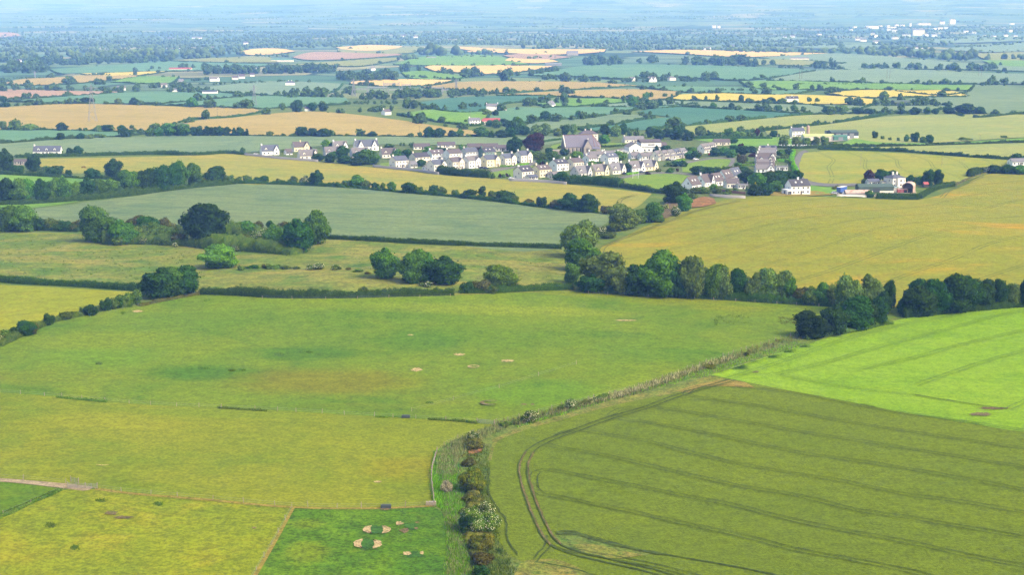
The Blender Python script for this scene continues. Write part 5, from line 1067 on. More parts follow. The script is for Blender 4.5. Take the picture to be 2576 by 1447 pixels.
# western end of the village
H(676, 391, 22, 13, 8, 3.2, 4.0, 'white', 'slate', 'white house with slate roof and front gable at the village west end', 'gdc', G2)
H(754, 382, 22, 12, 9, 3.6, 3.6, 'yellow', 'brown', 'yellow-cream gabled house behind the cream dormer house, west end', 'gm', G2)
H(724, 390, 30, 5, 5, 2.3, 2.0, 'white', 'brown', 'small white outbuilding between the white and the yellow west end houses', '', name='outbuilding', cat='outbuilding')
H(772, 402, 24, 13.5, 8, 2.8, 4.0, 'cream', 'tile', 'cream dormer house with teal arched door nearest the boundary wall', 'gd', G2)
H(853, 381, 24, 11, 8, 3.2, 4.2, 'white', 'tile', 'white gabled house with weathered tiles behind the village tree hedge', 'gdc', G2)
H(834, 393, 22, 12, 8, 2.8, 3.8, 'grey', 'tile', 'pale dormer house half hidden by the tree hedge, west of the big slate one', 'gd', G2)
H(919, 380, 22, 18, 9, 3.4, 4.6, 'white', 'slate', 'largest white slate-roofed house with several gables, west part of village', 'GdC', G2, gx=.30)
H(903, 396, 24, 13, 8, 2.8, 3.8, 'grey', 'tile', 'grey dormer house in front of the largest white slate-roofed house', 'gd', G2)
H(976, 398, 24, 12, 8, 2.9, 4.0, 'cream', 'brown', 'cream house with tall arched doorway behind trees, left of the estate', 'gdc', G2)
# estate, front row then back row
H(1002, 423, 38, 10.5, 8.5, 5, 2.7, 'cream', 'slate', 'leftmost pale cream estate house, slate roof, by the grass plot', 'c2', G1)
H(1054, 413, 38, 12, 8.5, 4.8, 2.6, 'tan', 'dark', 'wide dark-roofed estate house behind a small garage and shrubs', 'c2', G1)
H(1037, 423, 30, 5, 5, 2.4, 1.9, 'cream', 'grey', 'small cream garage between the two leftmost estate houses', '', name='garage', cat='garage')
H(1095, 403, 36, 11, 8, 4.6, 2.6, 'white', 'brown', 'white estate house with skylights, leftmost of the back row', 'cs2', G1)
H(1138, 404, 36, 11, 8.5, 5, 2.7, 'white', 'brown', 'white estate house with plain brown roof in the back row', 'c2', G1)
H(1180, 399, 36, 10.5, 8.5, 4.8, 2.6, 'grey', 'slate', 'pale estate house with plain slate roof in the back row', 'c2', G1)
H(1224, 399, 36, 10.5, 9, 4.8, 2.8, 'green', 'dark', 'green-walled estate house with dark roof and skylights', 'cs2', G1)
H(1097, 434, 40, 10, 8.5, 5.2, 2.7, 'cream', 'slate', 'nearest cream gabled estate house, standing at the boundary wall', 'gC2', G1)
H(1073, 430, 38, 4.5, 4, 2.2, .8, 'white', 'grey', 'small white shed at the boundary wall beside the nearest estate house', '', name='shed', cat='shed')
H(1143, 427, 40, 9.5, 8.5, 5.2, 2.7, 'tan', 'brown', 'tan gabled estate house behind the evergreen hedge', 'gC2', G1)
H(1184, 424, 40, 10, 8.5, 5.2, 2.7, 'white', 'tile', 'white gabled estate house with grey-tan roof, beside parked cars', 'gc2', G1)
H(1231, 421, 40, 11.5, 8.5, 5.2, 2.8, 'yellow', 'slate', 'yellow gabled estate house with two small trees in front', 'gC2', G1)
H(1275, 417, 40, 9.5, 8.5, 5.2, 2.8, 'cream', 'slate', 'cream gabled estate house second from the right end of the close', 'gC2', G1)
H(1315, 410, 40, 10, 8.5, 5.4, 2.8, 'cream', 'slate', 'rightmost gabled estate house, with a row of arched windows', 'gC2', G1)
# long dark bungalows behind
for bx, by, L, lab in ((1060, 377, 11, 'dark-roofed bungalow behind the trees, leftmost of the four'), (1122, 373, 12, 'brown-roofed bungalow above the white estate houses'), (1194, 377, 10, 'dark bungalow behind the green-walled house'), (1232, 377, 11, 'dark bungalow with pale ridge beside the purple bush'), (1262, 381, 9, 'dark bungalow just left of the tall dark tree')):
    H(bx, by, 8, L * 1.15, 7.5, 2.4, 2.2, 'cream', 'brown', lab, '', 'dark bungalows behind the estate', name='bungalow', cat='bungalow')
# second estate
H(1317, 452, 40, 9.5, 9, 5, 2.7, 'cream', 'dark', 'cream house with dark corner trim and skylights, nearest to the barley', 'cs2', G1)
H(1337, 454, 30, 6.5, 5, 2.0, 1.2, 'cream', 'slate', 'low slate-roofed garage right of the dark-trimmed cream house', '', name='garage', cat='garage')
H(1362, 447, 40, 10, 8.5, 5, 2.6, 'yellow', 'brown', 'yellow-cream house with two skylights beside the conservatory', 'Cs2', G1)
H(1386, 447, 30, 4.5, 4, 2.3, 1.3, 'white', 'grey', 'small glazed conservatory right of the yellow-cream house', 'h', name='conservatory', cat='conservatory')
H(1406, 431, 38, 10, 8.5, 5, 2.5, 'white', 'dark', 'white house with three skylights in a dark roof', 'Cs2', G1)
H(1446, 428, 38, 9, 8.5, 5.2, 2.5, 'tan', 'brown', 'tan plain-roofed house with tall left chimney', 'C2', G1)
H(1486, 414, 36, 8.5, 7.5, 4.2, 2.2, 'white', 'tile', 'small white house peeping out behind garden trees', 'c2', G1)
H(1534, 414, 38, 9.5, 8.5, 5, 2.6, 'white', 'slate', 'white house with skylights in a slate roof, below the churchyard', 'cs2', G1)
H(1396, 452, 42, 5.5, 5, 2.2, 2.4, 'tan', 'tile', 'small tan gabled outbuilding beside the round dark tree', '', name='outbuilding', cat='outbuilding')
for cx_, cy_, wl, rf_, lab in ((1462, 446, 'grey', 'grey', 'leftmost grey dormer cottage above the tall evergreen hedge'), (1505, 442, 'yellow', 'tile', 'yellow-gabled dormer cottage second from left above the evergreen hedge'),
                               (1548, 439, 'cream', 'grey', 'pale dormer cottage beside purple shrubs above the evergreen hedge'), (1597, 433, 'white', 'tile', 'white dormer cottage with arched door by the goalposts'), (1630, 430, 'yellow', 'grey', 'rightmost yellow dormer cottage on the road by the green')):
    H(cx_, cy_, 38, 11, 8.5, 2.7, 4.2, wl, rf_, lab, 'gdC', G2, gw=3.6)
H(1499, 397, 12, 11, 7, 2.4, 2.0, 'white', 'tile', 'low bungalow with white chimney below the church', 'C', 'low bungalows below the church', name='bungalow', cat='bungalow')
H(1531, 396, 12, 9, 7, 2.4, 2.2, 'white', 'grey', 'low grey-roofed bungalow right of the round light tree', '', 'low bungalows below the church', name='bungalow', cat='bungalow')
H(1471, 402, 14, 7, 7, 2.2, 1.9, 'white', 'slate', 'small slate bungalow hidden behind the light green tree', '', 'low bungalows below the church', name='bungalow', cat='bungalow')
H(1628, 402, 24, 12, 7.5, 2.5, 2.4, 'white', 'tile', 'tiled bungalow with a small gable left of the gabled terrace', 'c', 'low bungalows below the church', name='bungalow', cat='bungalow')
H(1596, 400, 20, 7, 6.5, 2.4, 2.2, 'white', 'tile', 'bungalow with tall white chimney half hidden by trees', 'c', 'low bungalows below the church', name='bungalow', cat='bungalow')
for k, (cx_, cy_, rf_) in enumerate(((1654, 405, 'tile'), (1671, 404, 'tile'), (1687, 402, 'grey'), (1701, 400, 'slate'), (1716, 398, 'grey'))):
    H(cx_, cy_, 58, 9, 7, 2.8, 4.2, 'cream', rf_, ('leftmost', 'second', 'middle', 'slate-roofed fourth', 'rightmost')[k] + ' steep cream gable of the five house row by parked cars', 'd', 'steep gabled houses in a row', gw=3)
for k, (cx_, cy_) in enumerate(((1771, 386), (1788, 383))):
    H(cx_, cy_, 52, 9, 7.5, 2.8, 4.2, 'white', 'tile', ('left', 'right')[k] + ' one of two steep white gabled houses behind the red car', 'd', 'pair of steep white houses', gw=3)
H(1816, 366, 6, 13, 8, 2.6, 2.2, 'tan', 'brown', 'long brown-roofed bungalow among trees above the striped green', '', name='bungalow', cat='bungalow')
# the terrace seen end on
for k, (cx_, cy_, L, rf_, o, wd) in enumerate(((1924, 435, 12, 'tile', 'g', 'nearest, white gabled'), (1926, 428, 12, 'brown', 'g', 'second nearest'), (1926, 421, 12, 'tile', 'g', 'third nearest'), (1925, 413, 13, 'brown', 'GC', 'fourth nearest, double gabled'), (1928, 404, 13, 'brown', 'gc', 'fourth farthest'), (1930, 396, 12.5, 'grey', 'c', 'third farthest'), (1931, 390, 12.5, 'tile', 'c', 'second farthest'), (1933, 384, 12.5, 'slate', 'Sm', 'farthest, solar panelled'))):
    H(cx_, cy_, 2, L, 7.5, 2.4, 2.7, 'white', rf_, f'{wd} house of the row seen end-on beside the grey road', o, 'row of houses along the grey road', gw=4.6)
H(1967, 430, 2, 7.5, 5.5, 2.6, .5, 'white', 'grey', 'flat white garage right of the terrace by the garden hedge', '', name='garage', cat='garage')
# south-east cluster
for cx_, cy_, rf_, lab in ((1741, 478, 'brown', 'leftmost steep white gable beside the big round tree'), (1773, 471, 'brown', 'white gabled house with chimney, second from left in the hillside row'), (1801, 468, 'brown', 'white gabled house in the middle of the hillside row'),
                           (1826, 459, 'brown', 'tall brown-roofed white gable second from right in the hillside row'), (1848, 453, 'slate', 'rightmost hillside house with pale blue slate roof')):
    H(cx_, cy_, 50, 9.5, 7.5, 2.9, 4.4, 'white', rf_, lab, 'gc' if 'chimney' in lab else 's', 'hillside row of white gabled houses', gw=3.2)
H(1841, 474, 14, 8, 6.5, 3.0, 2.6, 'cream', 'brown', 'low brown-roofed annexe with cream gable below the hillside row', '', name='annexe', cat='annexe')
H(1868, 476, 10, 6, 4, 2.4, .4, 'white', 'grey', 'glass-fronted lean-to with pale flat roof right of the annexe', '', name='lean_to', cat='lean-to')
big = H(2009, 490, 18, 12.2, 8.2, 5.0, 3.4, 'white', 'dark', 'big plain white house with dark slate roof on the barley crest', 'ms2')
mm = MB(); mm.box(-9.3, -6.1, -5.6, 1.5, -1, 2.9).box(-9.4, -6.1, -5.7, 1.6, 2.9, 3.1); fl = mm.build('flat_roof_extension', WM_['white'], big)
window(fl, -7.9, -5.6, .3, 2.2, 2.0, 'f'); window(fl, -9.3, -2, .3, 1.6, 2.0, 'l')
# farms
H(2006, 345, 14, 11.5, 7.5, 5.2, 2.6, 'white', 'slate', 'white farmhouse with slate roof left of the green barns', 'C2', name='farmhouse', cat='farmhouse')
fh = H(2254, 472, 24, 9.5, 9, 5.6, 2.2, 'cream', 'slate', 'cream two storey farmhouse with hipped roof behind the long green barn', 'Ch2', name='farmhouse', cat='farmhouse')
mm = MB(); mm.prism([(-2.2, 0), (2.2, 0), (2.2, 5.5), (-2.2, 5.5)], 'y', -6.2, -4.45); bay = mm.build('bay', WM_['cream'], fh)
window(bay, 0, -6.2, .8, 1.2, 1.3, 'f'); window(bay, 0, -6.2, 3.4, 1.2, 1.3, 'f')
H(2197, 468, 14, 7.5, 5, 2.5, 1.4, 'white', 'slate', 'small white outhouse with slate roof left of the cream farmhouse', '', name='outhouse', cat='outhouse')
H(2226, 470, 10, 4.5, 3.5, 3.0, .2, 'cream', 'grey', 'flat cream block between the outhouse and parked white cars', '', name='outhouse', cat='outhouse')
H(117, 390, 4, 20, 8.5, 2.7, 3.6, 'white', 'slate', 'long white bungalow with three dormers alone at far left', 'dc', name='bungalow', cat='bungalow')
H(50, 415, 10, 9, 5, 2.3, 1.3, 'stone', 'brown', 'small reddish farm shed behind the trees at far left', '', name='shed', cat='shed')

def barn(x, y, yaw, L, D, wh, rh, wm, rm, label, base=None, doors=0, openfront=False, curved=False, name='barn', dm=None):
    p = at(x, y); r = R(yaw); root = empty(name, (p[0], p[1] + .4 * abs(D * math.cos(r)) + .4 * abs(L * math.sin(r)), 0), r)
    root.location.z = float(terrain(root.location.x, root.location.y)) + .25; tag(root, label, 'barn', 'farm buildings')
    hx, hy = L / 2, D / 2
    if curved:
        N = 10; arc = [(-hy * math.cos(math.pi * k / N), wh + rh * math.sin(math.pi * k / N)) for k in range(N + 1)]
    else: arc = [(-hy, wh), (0, wh + rh), (hy, wh)]
    arc2 = [(u * 1.04, z + .12 + .05 * (z > wh)) for u, z in arc]; low = [(u * 1.0, z + .02) for u, z in arc]
    m = MB()
    if openfront:
        m.box(-hx, hx, -hy, -hy + .15, -1, wh, 0); m.box(-hx, hx, hy - .15, hy, -1, wh, 0)
        m.prism([(-hy + .16, -1), (hy - .16, -1)] + [(u * .97, z - .02) for u, z in arc[::-1]], 'x', hx - .15, hx, 0)
        for k in (-.5, 0, .5): m.box(-hx, -hx + .2, k * D * .96 - .1, k * D * .96 + .1, -1, wh, 0)
        m.box(-hx + .5, hx - .5, -hy * .7, hy * .7, 0, wh * .45, 1)
    else: m.prism([(-hy, -1), (hy, -1)] + arc[::-1], 'x', -hx, hx, 0)
    m.build('walls', [wm, BLACK], root)
    m = MB(); m.prism(low + arc2[::-1], 'x', -hx - .25, hx + .25); m.build('roof', rm, root)
    if base:
        m = MB()
        for (a, b, c, d) in ((-hx - .03, hx + .03, -hy - .04, -hy), (hx, hx + .04, -hy, hy), (-hx - .04, -hx, -hy, hy)): m.box(a, b, c, d, -1, wh * .42)
        m.build('block_base', base, root)
    for k in range(doors):
        m = MB(); w = min(4, L / (doors + 1) * .7); xx = -hx + L * (k + 1) / (doors + 1); m.box(xx - w / 2, xx + w / 2, -hy - .1, -hy - .05, -.2, wh * .85); m.build('sliding_door', dm or METAL, root)
    return root
barn(2203, 488, 2, 20.5, 8.5, 3.8, 1.5, GREENM, GREENM, 'long low green barn with pale lower wall behind the clipped hedge', WM_['cream'], 1, dm=DKCLAD)
barn(2158, 494, 3, 14, 5, 1.6, 1.6, WM_['block'], RUST, 'low shed with rusty streaked roof beside the blue trailer', name='shed')
barn(2290, 487, 66, 8.5, 6.4, 3.6, 2.4, RUST, RUST, 'round-roofed open hay barn with rusty pink sheeting', None, 0, True, True, 'hay_barn')
barn(2269, 486, 0, 5, 3, 1.9, .6, REDRUST, RUST, 'little tumbledown lean-to left of the hay barn', name='shed')
barn(2060, 354, 3, 26, 11, 3.4, 1.8, WM_['tan'], PALEGREEN, 'long barn with faded yellow-green roof behind the willow screen')
barn(2113, 354, 8, 12, 8, 3.4, .9, TEALSHEET, TEALSHEET, 'small bright green barn in front of the big dark shed', None, 1)
barn(2123, 349, 8, 24, 13, 5.2, 1.7, DKCLAD, GREENM, 'big dark machinery shed with white lower walls and tall doors', WM_['white'], 3)
barn(2092, 347, 6, 8, 9, 4.4, 1.6, METAL, METAL, 'grey curved-roof shed between the yellow-green barn and dark shed', curved=True)
m = MB(); m.tube((0, 0, 0), (0, 0, 8), 1.4, 1.4, 12).tube((0, 0, 8), (0, 0, 9), 1.5, .3, 12); p = at(2039, 343)
o = m.build('silo', RUST); o.location = (p[0], p[1] + 12, p[2]); tag(o, 'rusty cylindrical silo behind the yellow-green barn roof', 'silo')
barn(1236, 309, 4, 17, 7, 2.6, 1.6, REDRUST, REDRUST, 'long red shed right of the small white farmhouse', name='shed')
barn(1214, 312, 4, 9, 6, 2.4, 1.4, WM_['tan'], REDRUST, 'short red-roofed shed between white farmhouse and long red shed', name='shed')
H(1193, 315, 16, 11, 7, 4.6, 2.2, 'white', 'grey', 'small white farmhouse beside the red sheds beyond the village', 'c2', name='farmhouse', cat='farmhouse')
FARH = 'scattered country houses beyond the village'
for (x, y, yaw, L, D, wh, rh, wl, rf_, op, lab) in (
    (1238, 279, 6, 13.5, 8.5, 5.2, 2.6, 'white', 'grey', 'C2', 'two storey white house with end chimneys behind a dark garden hedge'), (1264, 280, 6, 9, 6, 2.4, 1.6, 'tan', 'brown', '', 'low brown garage block right of the two storey white house'),
    (1386, 270, 60, 9, 8, 3.2, 4.2, 'white', 'grey', '', 'white steep-gabled house in front of tall trees above the church'), (971, 289, 40, 8, 7, 3, 2.6, 'white', 'brown', 'c', 'small white cottage with brown roof above the tan field'),
    (1993, 258, 6, 15, 8.5, 5.0, 2.6, 'white', 'dark', 'ms2', 'white two storey farmhouse with dark roof below the yellow field'), (1640, 206, 24, 14, 9, 4, 4.4, 'white', 'grey', 'G', 'large white house with steep gables under far trees'),
    (1589, 204, 24, 11, 8, 3.6, 3, 'cream', 'grey', 'g', 'cream gabled house left of the large white far house'), (1690, 202, 24, 12, 9, 4, 3, 'cream', 'grey', 'h', 'cream hip-roofed house right of the large white far house'),
    (729, 216, 8, 15, 10, 5, 2.6, 'white', 'slate', 'hC', 'white hip-roofed villa on the far pale field'), (538, 204, 20, 16, 9, 3.6, 3.4, 'white', 'grey', 'g', 'pale far house with bright gable left of the far village wood'),
    (607, 197, 20, 10, 8, 3.4, 4, 'white', 'brown', '', 'far white gable among the far village trees'), (590, 200, 20, 10, 8, 3.2, 3, 'cream', 'brown', '', 'dull roofed far house left of the far white gable'),
    (634, 192, 10, 8, 8, 3, 3, 'white', 'brown', '', 'tiny white far house at the right end of the far village wood'), (304, 227, 16, 12, 8, 3, 3, 'white', 'grey', '', 'far white house above the pinkish tilled field'),
    (407, 219, 8, 14, 9, 3, 3, 'cream', 'tile', '', 'far tiled house amid trees right of the tilled field'), (454, 211, 40, 9, 8, 3, 4.4, 'white', 'grey', '', 'far steep white gable above the tiled house'),
    (440, 232, 6, 8, 7, 3.4, 1.6, 'white', 'grey', '', 'far small white shed left of the long dark barn'), (41, 157, 10, 20, 9, 4, 4, 'white', 'dark', 'g', 'far white house among woods at the upper left edge'),
    (775, 279, 10, 8, 6, 2.6, 1.8, 'white', 'brown', '', 'small white cottage right of the round tree on the tan edge'), (937, 177, 30, 9, 8, 4, 3.6, 'white', 'grey', '', 'far white house in the wood left of the copse hill'),
    (1085, 147, 4, 24, 7, 3, 1.4, 'white', 'grey', '', 'far white sheds under the copse'), (1779, 126, 8, 22, 12, 6, 4, 'white', 'grey', 'g', 'far white house at the left end of the long pale field'),
    (2160, 101, 5, 26, 12, 6, 5, 'white', 'grey', '', 'far white house, left one of three near the hazy town'), (2172, 104, 5, 24, 12, 6, 5, 'white', 'grey', '', 'far white house, middle one of three near the hazy town'),
    (2205, 109, 10, 24, 14, 6, 6, 'white', 'grey', '', 'far white house, right one of three near the hazy town'), (2252, 98, 5, 26, 14, 7, 4, 'white', 'grey', '', 'pale far house right of the three white far houses'),
    (213, 126, 5, 22, 12, 4, 3, 'white', 'grey', '', 'far white roof in woods at upper left'), (530, 125, 30, 16, 12, 5, 5, 'white', 'grey', '', 'far white steep house in woods at upper middle left'),
    (452, 121, 10, 18, 12, 5, 4, 'white', 'brown', '', 'far white house left of the steep one in upper woods'), (618, 111, 5, 16, 10, 6, 4, 'white', 'brown', '', 'far white house in woods below the hazy hill'),
    (495, 98, 5, 40, 14, 6, 4, 'white', 'grey', '', 'long bright far building below the hazy hill'), (427, 100, 5, 22, 14, 5, 5, 'white', 'brown', '', 'far white building left of the long bright one'),
    (1015, 94, 5, 24, 14, 8, 5, 'white', 'brown', '', 'far white cream block below the central hazy hill'), (1046, 95, 5, 20, 14, 6, 4, 'white', 'brown', '', 'far white block right of the cream one below the hill'),
    (1994, 96, 5, 18, 14, 8, 6, 'white', 'grey', '', 'far white house left of the pale far field'), (1975, 96, 5, 14, 12, 6, 5, 'white', 'grey', '', 'tiny far white house left of its larger neighbour'),
    (1842, 119, 10, 16, 10, 5, 4, 'white', 'grey', '', 'far white farm beside the left wood of the long pale field'), (2310, 122, 6, 26, 12, 4, 3, 'white', 'brown', '', 'pale low far building left of the dark wood')):
    H(x, y, yaw, L, D, wh, rh, wl, rf_, lab, op, FARH)
barn(527, 237, 3, 20, 10, 3.4, 1.8, WM_['white'], DKCLAD, 'long dark-roofed barn with white wall above the pale green fields'); barn(1392, 165, 8, 36, 12, 4, 2, METAL, METAL, 'far blue-grey sheds below the copse hill')
barn(2268, 266, 10, 20, 12, 3.2, 3, GREENM, GREENM, 'far green barn with round roof beside the clump right of the farmhouse', None, 0, False, True)
barn(709, 155, 4, 52, 14, 4, 3, WM_['tan'], TEALSHEET, 'far long barn with teal roof below the pink field'); barn(453, 177, 2, 44, 12, 3, 2.4, WM_['tan'], REDRUST, 'far long low barn with reddish roof at upper left')
barn(1440, 139, 8, 30, 14, 7, 5, WM_['stone'], RM_['grey'], 'far grey stone block right of the pink field'); barn(2012, 152, 2, 44, 12, 5, 3, WM_['tan'], RM_['grey'], 'far grey-roofed shed right of the long pale field'); 
H(2564, 417, 10, 12, 8, 2.6, 2, 'white', 'grey', 'grey-roofed white bungalow at the right edge among trees', '', name='bungalow', cat='bungalow')

# hazy town
rng = random.Random(5)
TOWN = [(2196, 71, 66, 20), (2242, 71, 58, 14), (2236, 77, 24, 16), (2290, 66, 12, 30), (2150, 70, 20, 14), (2140, 77, 16, 12), (2330, 63, 60, 20), (2370, 60, 34, 24), (2395, 60, 38, 44), (2320, 62, 70, 14), (2310, 89, 60, 40), (2280, 92, 40, 16), (2250, 80, 30, 18), (2364, 75, 30, 22), (2380, 72, 26, 16), (2350, 74, 22, 14),
        (2200, 93, 20, 16), (2060, 93, 18, 22), (2195, 90, 20, 20), (2270, 66, 26, 16), (2255, 66, 22, 18), (2233, 67, 20, 14), (2215, 68, 18, 16), (2180, 68, 20, 12), (2350, 92, 26, 16), (2328, 91, 22, 14), (2430, 82, 24, 16), (2450, 84, 20, 14), (2540, 80, 22, 16), (2530, 92, 20, 14), (2552, 94, 20, 14), (1796, 70, 22, 22), (1808, 70, 14, 18), (2545, 61, 30, 12), (2480, 92, 20, 12), (2500, 94, 24, 12)]
TOWN.sort()
for k, (x, y, L, h) in enumerate(TOWN):
    p = at(x, y); m = MB(); D = 22; h = h * .62; L = L * .85
    m.prism([(-D / 2, -2), (D / 2, -2), (D / 2, h), (0, h * 1.18), (-D / 2, h)], 'x', -L / 2, L / 2); 
    gable_roof(m, -L / 2, L / 2, -D / 2, D / 2, h, h * 1.18, .5, .5, 'x', 1, .1)
    o = m.build('town_building', [WM_['white' if k % 3 else 'cream'], RM_['grey']]); o.location = (p[0], p[1], p[2] + .5); o.rotation_euler = (0, 0, rng.uniform(-.2, .3))
    tag(o, f'pale building of the hazy far town, {ORD[k]} from the left', 'town building', 'buildings of the far hazy town')

# the church
p = at(1466, 387); ch = empty('church', (p[0], p[1] + 9, float(terrain(p[0], p[1] + 9)) + .2), R(14)); tag(ch, 'grey stone church with steep purple slate roof and terracotta ridges', 'church')
m = MB(); m.prism([(-6, -1), (6, -1), (6, 5.2), (0, 13.4), (-6, 5.2)], 'x', -15, 8); nave = m.build('nave', WM_['stone'], ch)
m = MB(); gable_roof(m, -15, 8, -6, 6, 5.2, 13.4, .4, .25); rf = m.build('nave_roof', RM_['purple'], ch)
RIDGE = plain_mat('terracotta_ridge', (164, 116, 100), .65, .8, .12, 2)
m = MB(); m.box(-15.2, 8.1, -.2, .2, 13.6, 13.85); m.build('ridge_tiles', RIDGE, rf)
m = MB(); ap = [(8, -6), (11, -5.2), (14, -2.4), (14, 2.4), (11, 5.2), (8, 6)]; n = len(ap)
m.v = [(a, b, -1) for a, b in ap] + [(a, b, 5.2) for a, b in ap]; m.f = [(k, k + 1, n + k + 1, n + k) for k in range(n - 1)]; m.i = [0] * (n - 1); apse = m.build('apse', WM_['stone'], ch)
m = MB(); q = [(8 + (a - 8) * 1.06, b * 1.07) for a, b in ap]; m.v = [(a, b, 5.1) for a, b in q] + [(8, 0, 13.6)]; m.f = [(k, k + 1, n) for k in range(n - 1)]; m.i = [0] * (n - 1); apr = m.build('apse_roof', RM_['purple'], apse)
m = MB()
for a, b in q: m.tube((a, b, 5.15), (8, 0, 13.65), .2, .2, 5)
m.build('hip_tiles', RIDGE, apr)
m = MB(); m.prism([(-3, -1), (3, -1), (3, 5), (0, 10.2), (-3, 5)], 'y', -10, -2); tr = m.build('transept', WM_['stone'], ch); tr.location.x = 1.5
m = MB(); gable_roof(m, -3, 3, -10, -1.5, 5, 10.2, .3, .2, 'y', 0, .04); m.build('transept_roof', RM_['purple'], tr)
m = MB(); m.box(-.1, .1, -10.1, -9.9, 10.4, 12).box(-.5, .5, -10.1, -9.9, 11.2, 11.4); m.build('cross', WM_['cream'], tr)
m = MB(); m.box(1, 8, -8.6, -6.02, -1, 3.4); sac = m.build('sacristy', WM_['stone'], ch)
m = MB(); m.prism([(-8.9, 3.42), (-6.02, 4.7), (-6.02, 4.9), (-8.9, 3.6)], 'x', .8, 8.2); m.build('sacristy_roof', RM_['purple'], sac); sac.location.x = 3.8
def lancet(x, y, z, w, h, rot, parent):
    m = MB(); m.prism([(-w / 2, 0), (w / 2, 0), (w / 2, h * .65), (0, h), (-w / 2, h * .65)], 'y', -.06, .05); o = m.build('lancet_window', GLASS, parent); o.location = (x, y, z); o.rotation_euler = (0, 0, rot)
for x in (-12.6, -9.4, -6.2, -3.2): lancet(x, -6.03, 1.4, .7, 3.2, 0, nave)
for x in (-.9, 0, .9): lancet(x, -10.03, 1.6, .55, 3.6 if x == 0 else 3.0, 0, tr)
for i in (0, 1, 2): a, b = np.array(ap[i]), np.array(ap[i + 1]); c = (a + b) / 2; d = math.atan2(b[1] - a[1], b[0] - a[0]); lancet(c[0] + .04 * math.sin(d), c[1] - .04 * math.cos(d), 1.4, 1.0, 3.2, d, apse)
for x in (-15, -11, -7.8, -4.7):
    m = MB(); m.prism([(-6.9, -1), (-6.02, -1), (-6.02, 4.2), (-6.5, 3.6), (-6.9, 2.4)], 'x', x - .3, x + .3); m.build('buttress', WM_['stone'], nave)
m = MB(); m.prism([(-6.2, 5.2), (0, 13.9), (6.2, 5.2), (5.6, 5.2), (0, 12.9), (-5.6, 5.2)], 'x', -15.5, -15.02); m.build('gable_coping', WM_['cream'], nave)
p = at(1406, 390); an = MB(); an.box(-6, 6, -2, 2, -1, 3).box(-6.1, 6.1, -2.1, 2.1, 3, 3.25); o = an.build('church_annexe', WM_['stone']); o.location = (p[0], p[1] + 6, p[2] + .2); o.rotation_euler = (0, 0, R(14)); tag(o, 'low flat-roofed stone annexe left of the church', 'annexe')
H(1480, 354, 10, 15, 9, 5.6, 2.8, 'cream', 'brown', 'brown-roofed parochial house showing above the church roof', 'hC2', name='parochial_house')
# school hall
p = at(1622, 383); sc_ = empty('school', (p[0], p[1] + 8, float(terrain(p[0], p[1] + 8)) + .2), R(12)); tag(sc_, 'large white two-level school with brown roof right of the church', 'school')
m = MB(); m.box(-4, 12, -6, 6, -1, 7.2); mb_ = m.build('main_block', WM_['white'], sc_)
m = MB(); m.prism([(-6.5, 7.22), (6.5, 7.22), (6.5, 7.5), (0, 9.3), (-6.5, 7.5)], 'x', -4.6, 12.6); m.build('roof', RM_['brown'], sc_)
m = MB(); m.box(-12, 13.5, -8.6, -6.03, -1, 3.4).box(-12.2, 13.7, -8.8, -6.03, 3.4, 3.7, 1); fb = m.build('front_block', [WM_['white'], DKCLAD], sc_)
m = MB(); m.prism([(-5, -1), (5, -1), (5, 4), (0, 7), (-5, 4)], 'y', -7.5, 6); wing = m.build('gable_wing', WM_['white'], sc_); wing.location.x = -9.4; wing.location.y = -1.4
m = MB(); gable_roof(m, -5, 5, -7.5, 6, 4, 7, .3, .2, 'y', 0, .03); m.build('wing_roof', RM_['tile'], wing)
window(mb_, 4, -6, 5.0, 5.5, .8, 'f'); window(mb_, 12, 0, 4.6, 2.2, 1.5, 'r')
for x in (-2, 1.5, 5, 8.5, 11.5): window(fb, x, -8.6, .9, 1.3, 1.3, 'f')
for x in (-1.5, 1.5): window(wing, x, -7.5, .9, 1.0, 1.3, 'f')
H(1663, 380, 14, 8, 8, 3.4, 3, 'cream', 'brown', 'small cream brown-roofed building at the right end of the school', '', name='outbuilding', cat='outbuilding')
H(1594, 360, 14, 17, 8, 2.8, 2.4, 'cream', 'grey', 'grey-roofed bungalow with pale chimney behind the churchyard poles', 'c', name='bungalow', cat='bungalow')

# ---------------------------------------------------------------- graves
def stones(pts, label, group, cross=False):
    m = MB(); m.prism([(-.45, 0), (.45, 0), (.45, .9), (.25, 1.2), (-.25, 1.2), (-.45, .9)], 'y', -.1, .1); m.box(-.55, .55, -.18, .9, -.2, .1)
    if cross: m = MB(); m.box(-.5, .5, -.2, .8, -.2, .35).box(-.12, .12, -.1, .1, .35, 1.9).box(-.45, .45, -.09, .09, 1.2, 1.45)
    me = None
    for k, (x, y) in enumerate(pts):
        p = at(x, y)
        if me is None: o = m.build('headstone', WM_['white']); me = o.data
        else: o = link(bpy.data.objects.new('headstone', me))
        o.location = (p[0], p[1], p[2] + .2); o.scale = (1.2, 1.2, 1.1 + .4 * ((k * 7) % 5) / 5); tag(o, label, 'headstone', group)
rng = random.Random(3)
stones([(1520 + 88 * ((k * .618) % 1) , 380 + 8 * ((k * .37) % 1) + (k % 3)) for k in range(34)], 'small pale headstone in the churchyard between church and school', 'headstones in the churchyard')
stones([(1962 + 86 * k / 22 + rng.uniform(-1, 1), 369.5 + rng.uniform(0, 2)) for k in range(22)], 'pale cross headstone in the roadside graveyard below the willows', 'headstones in the roadside graveyard', True)

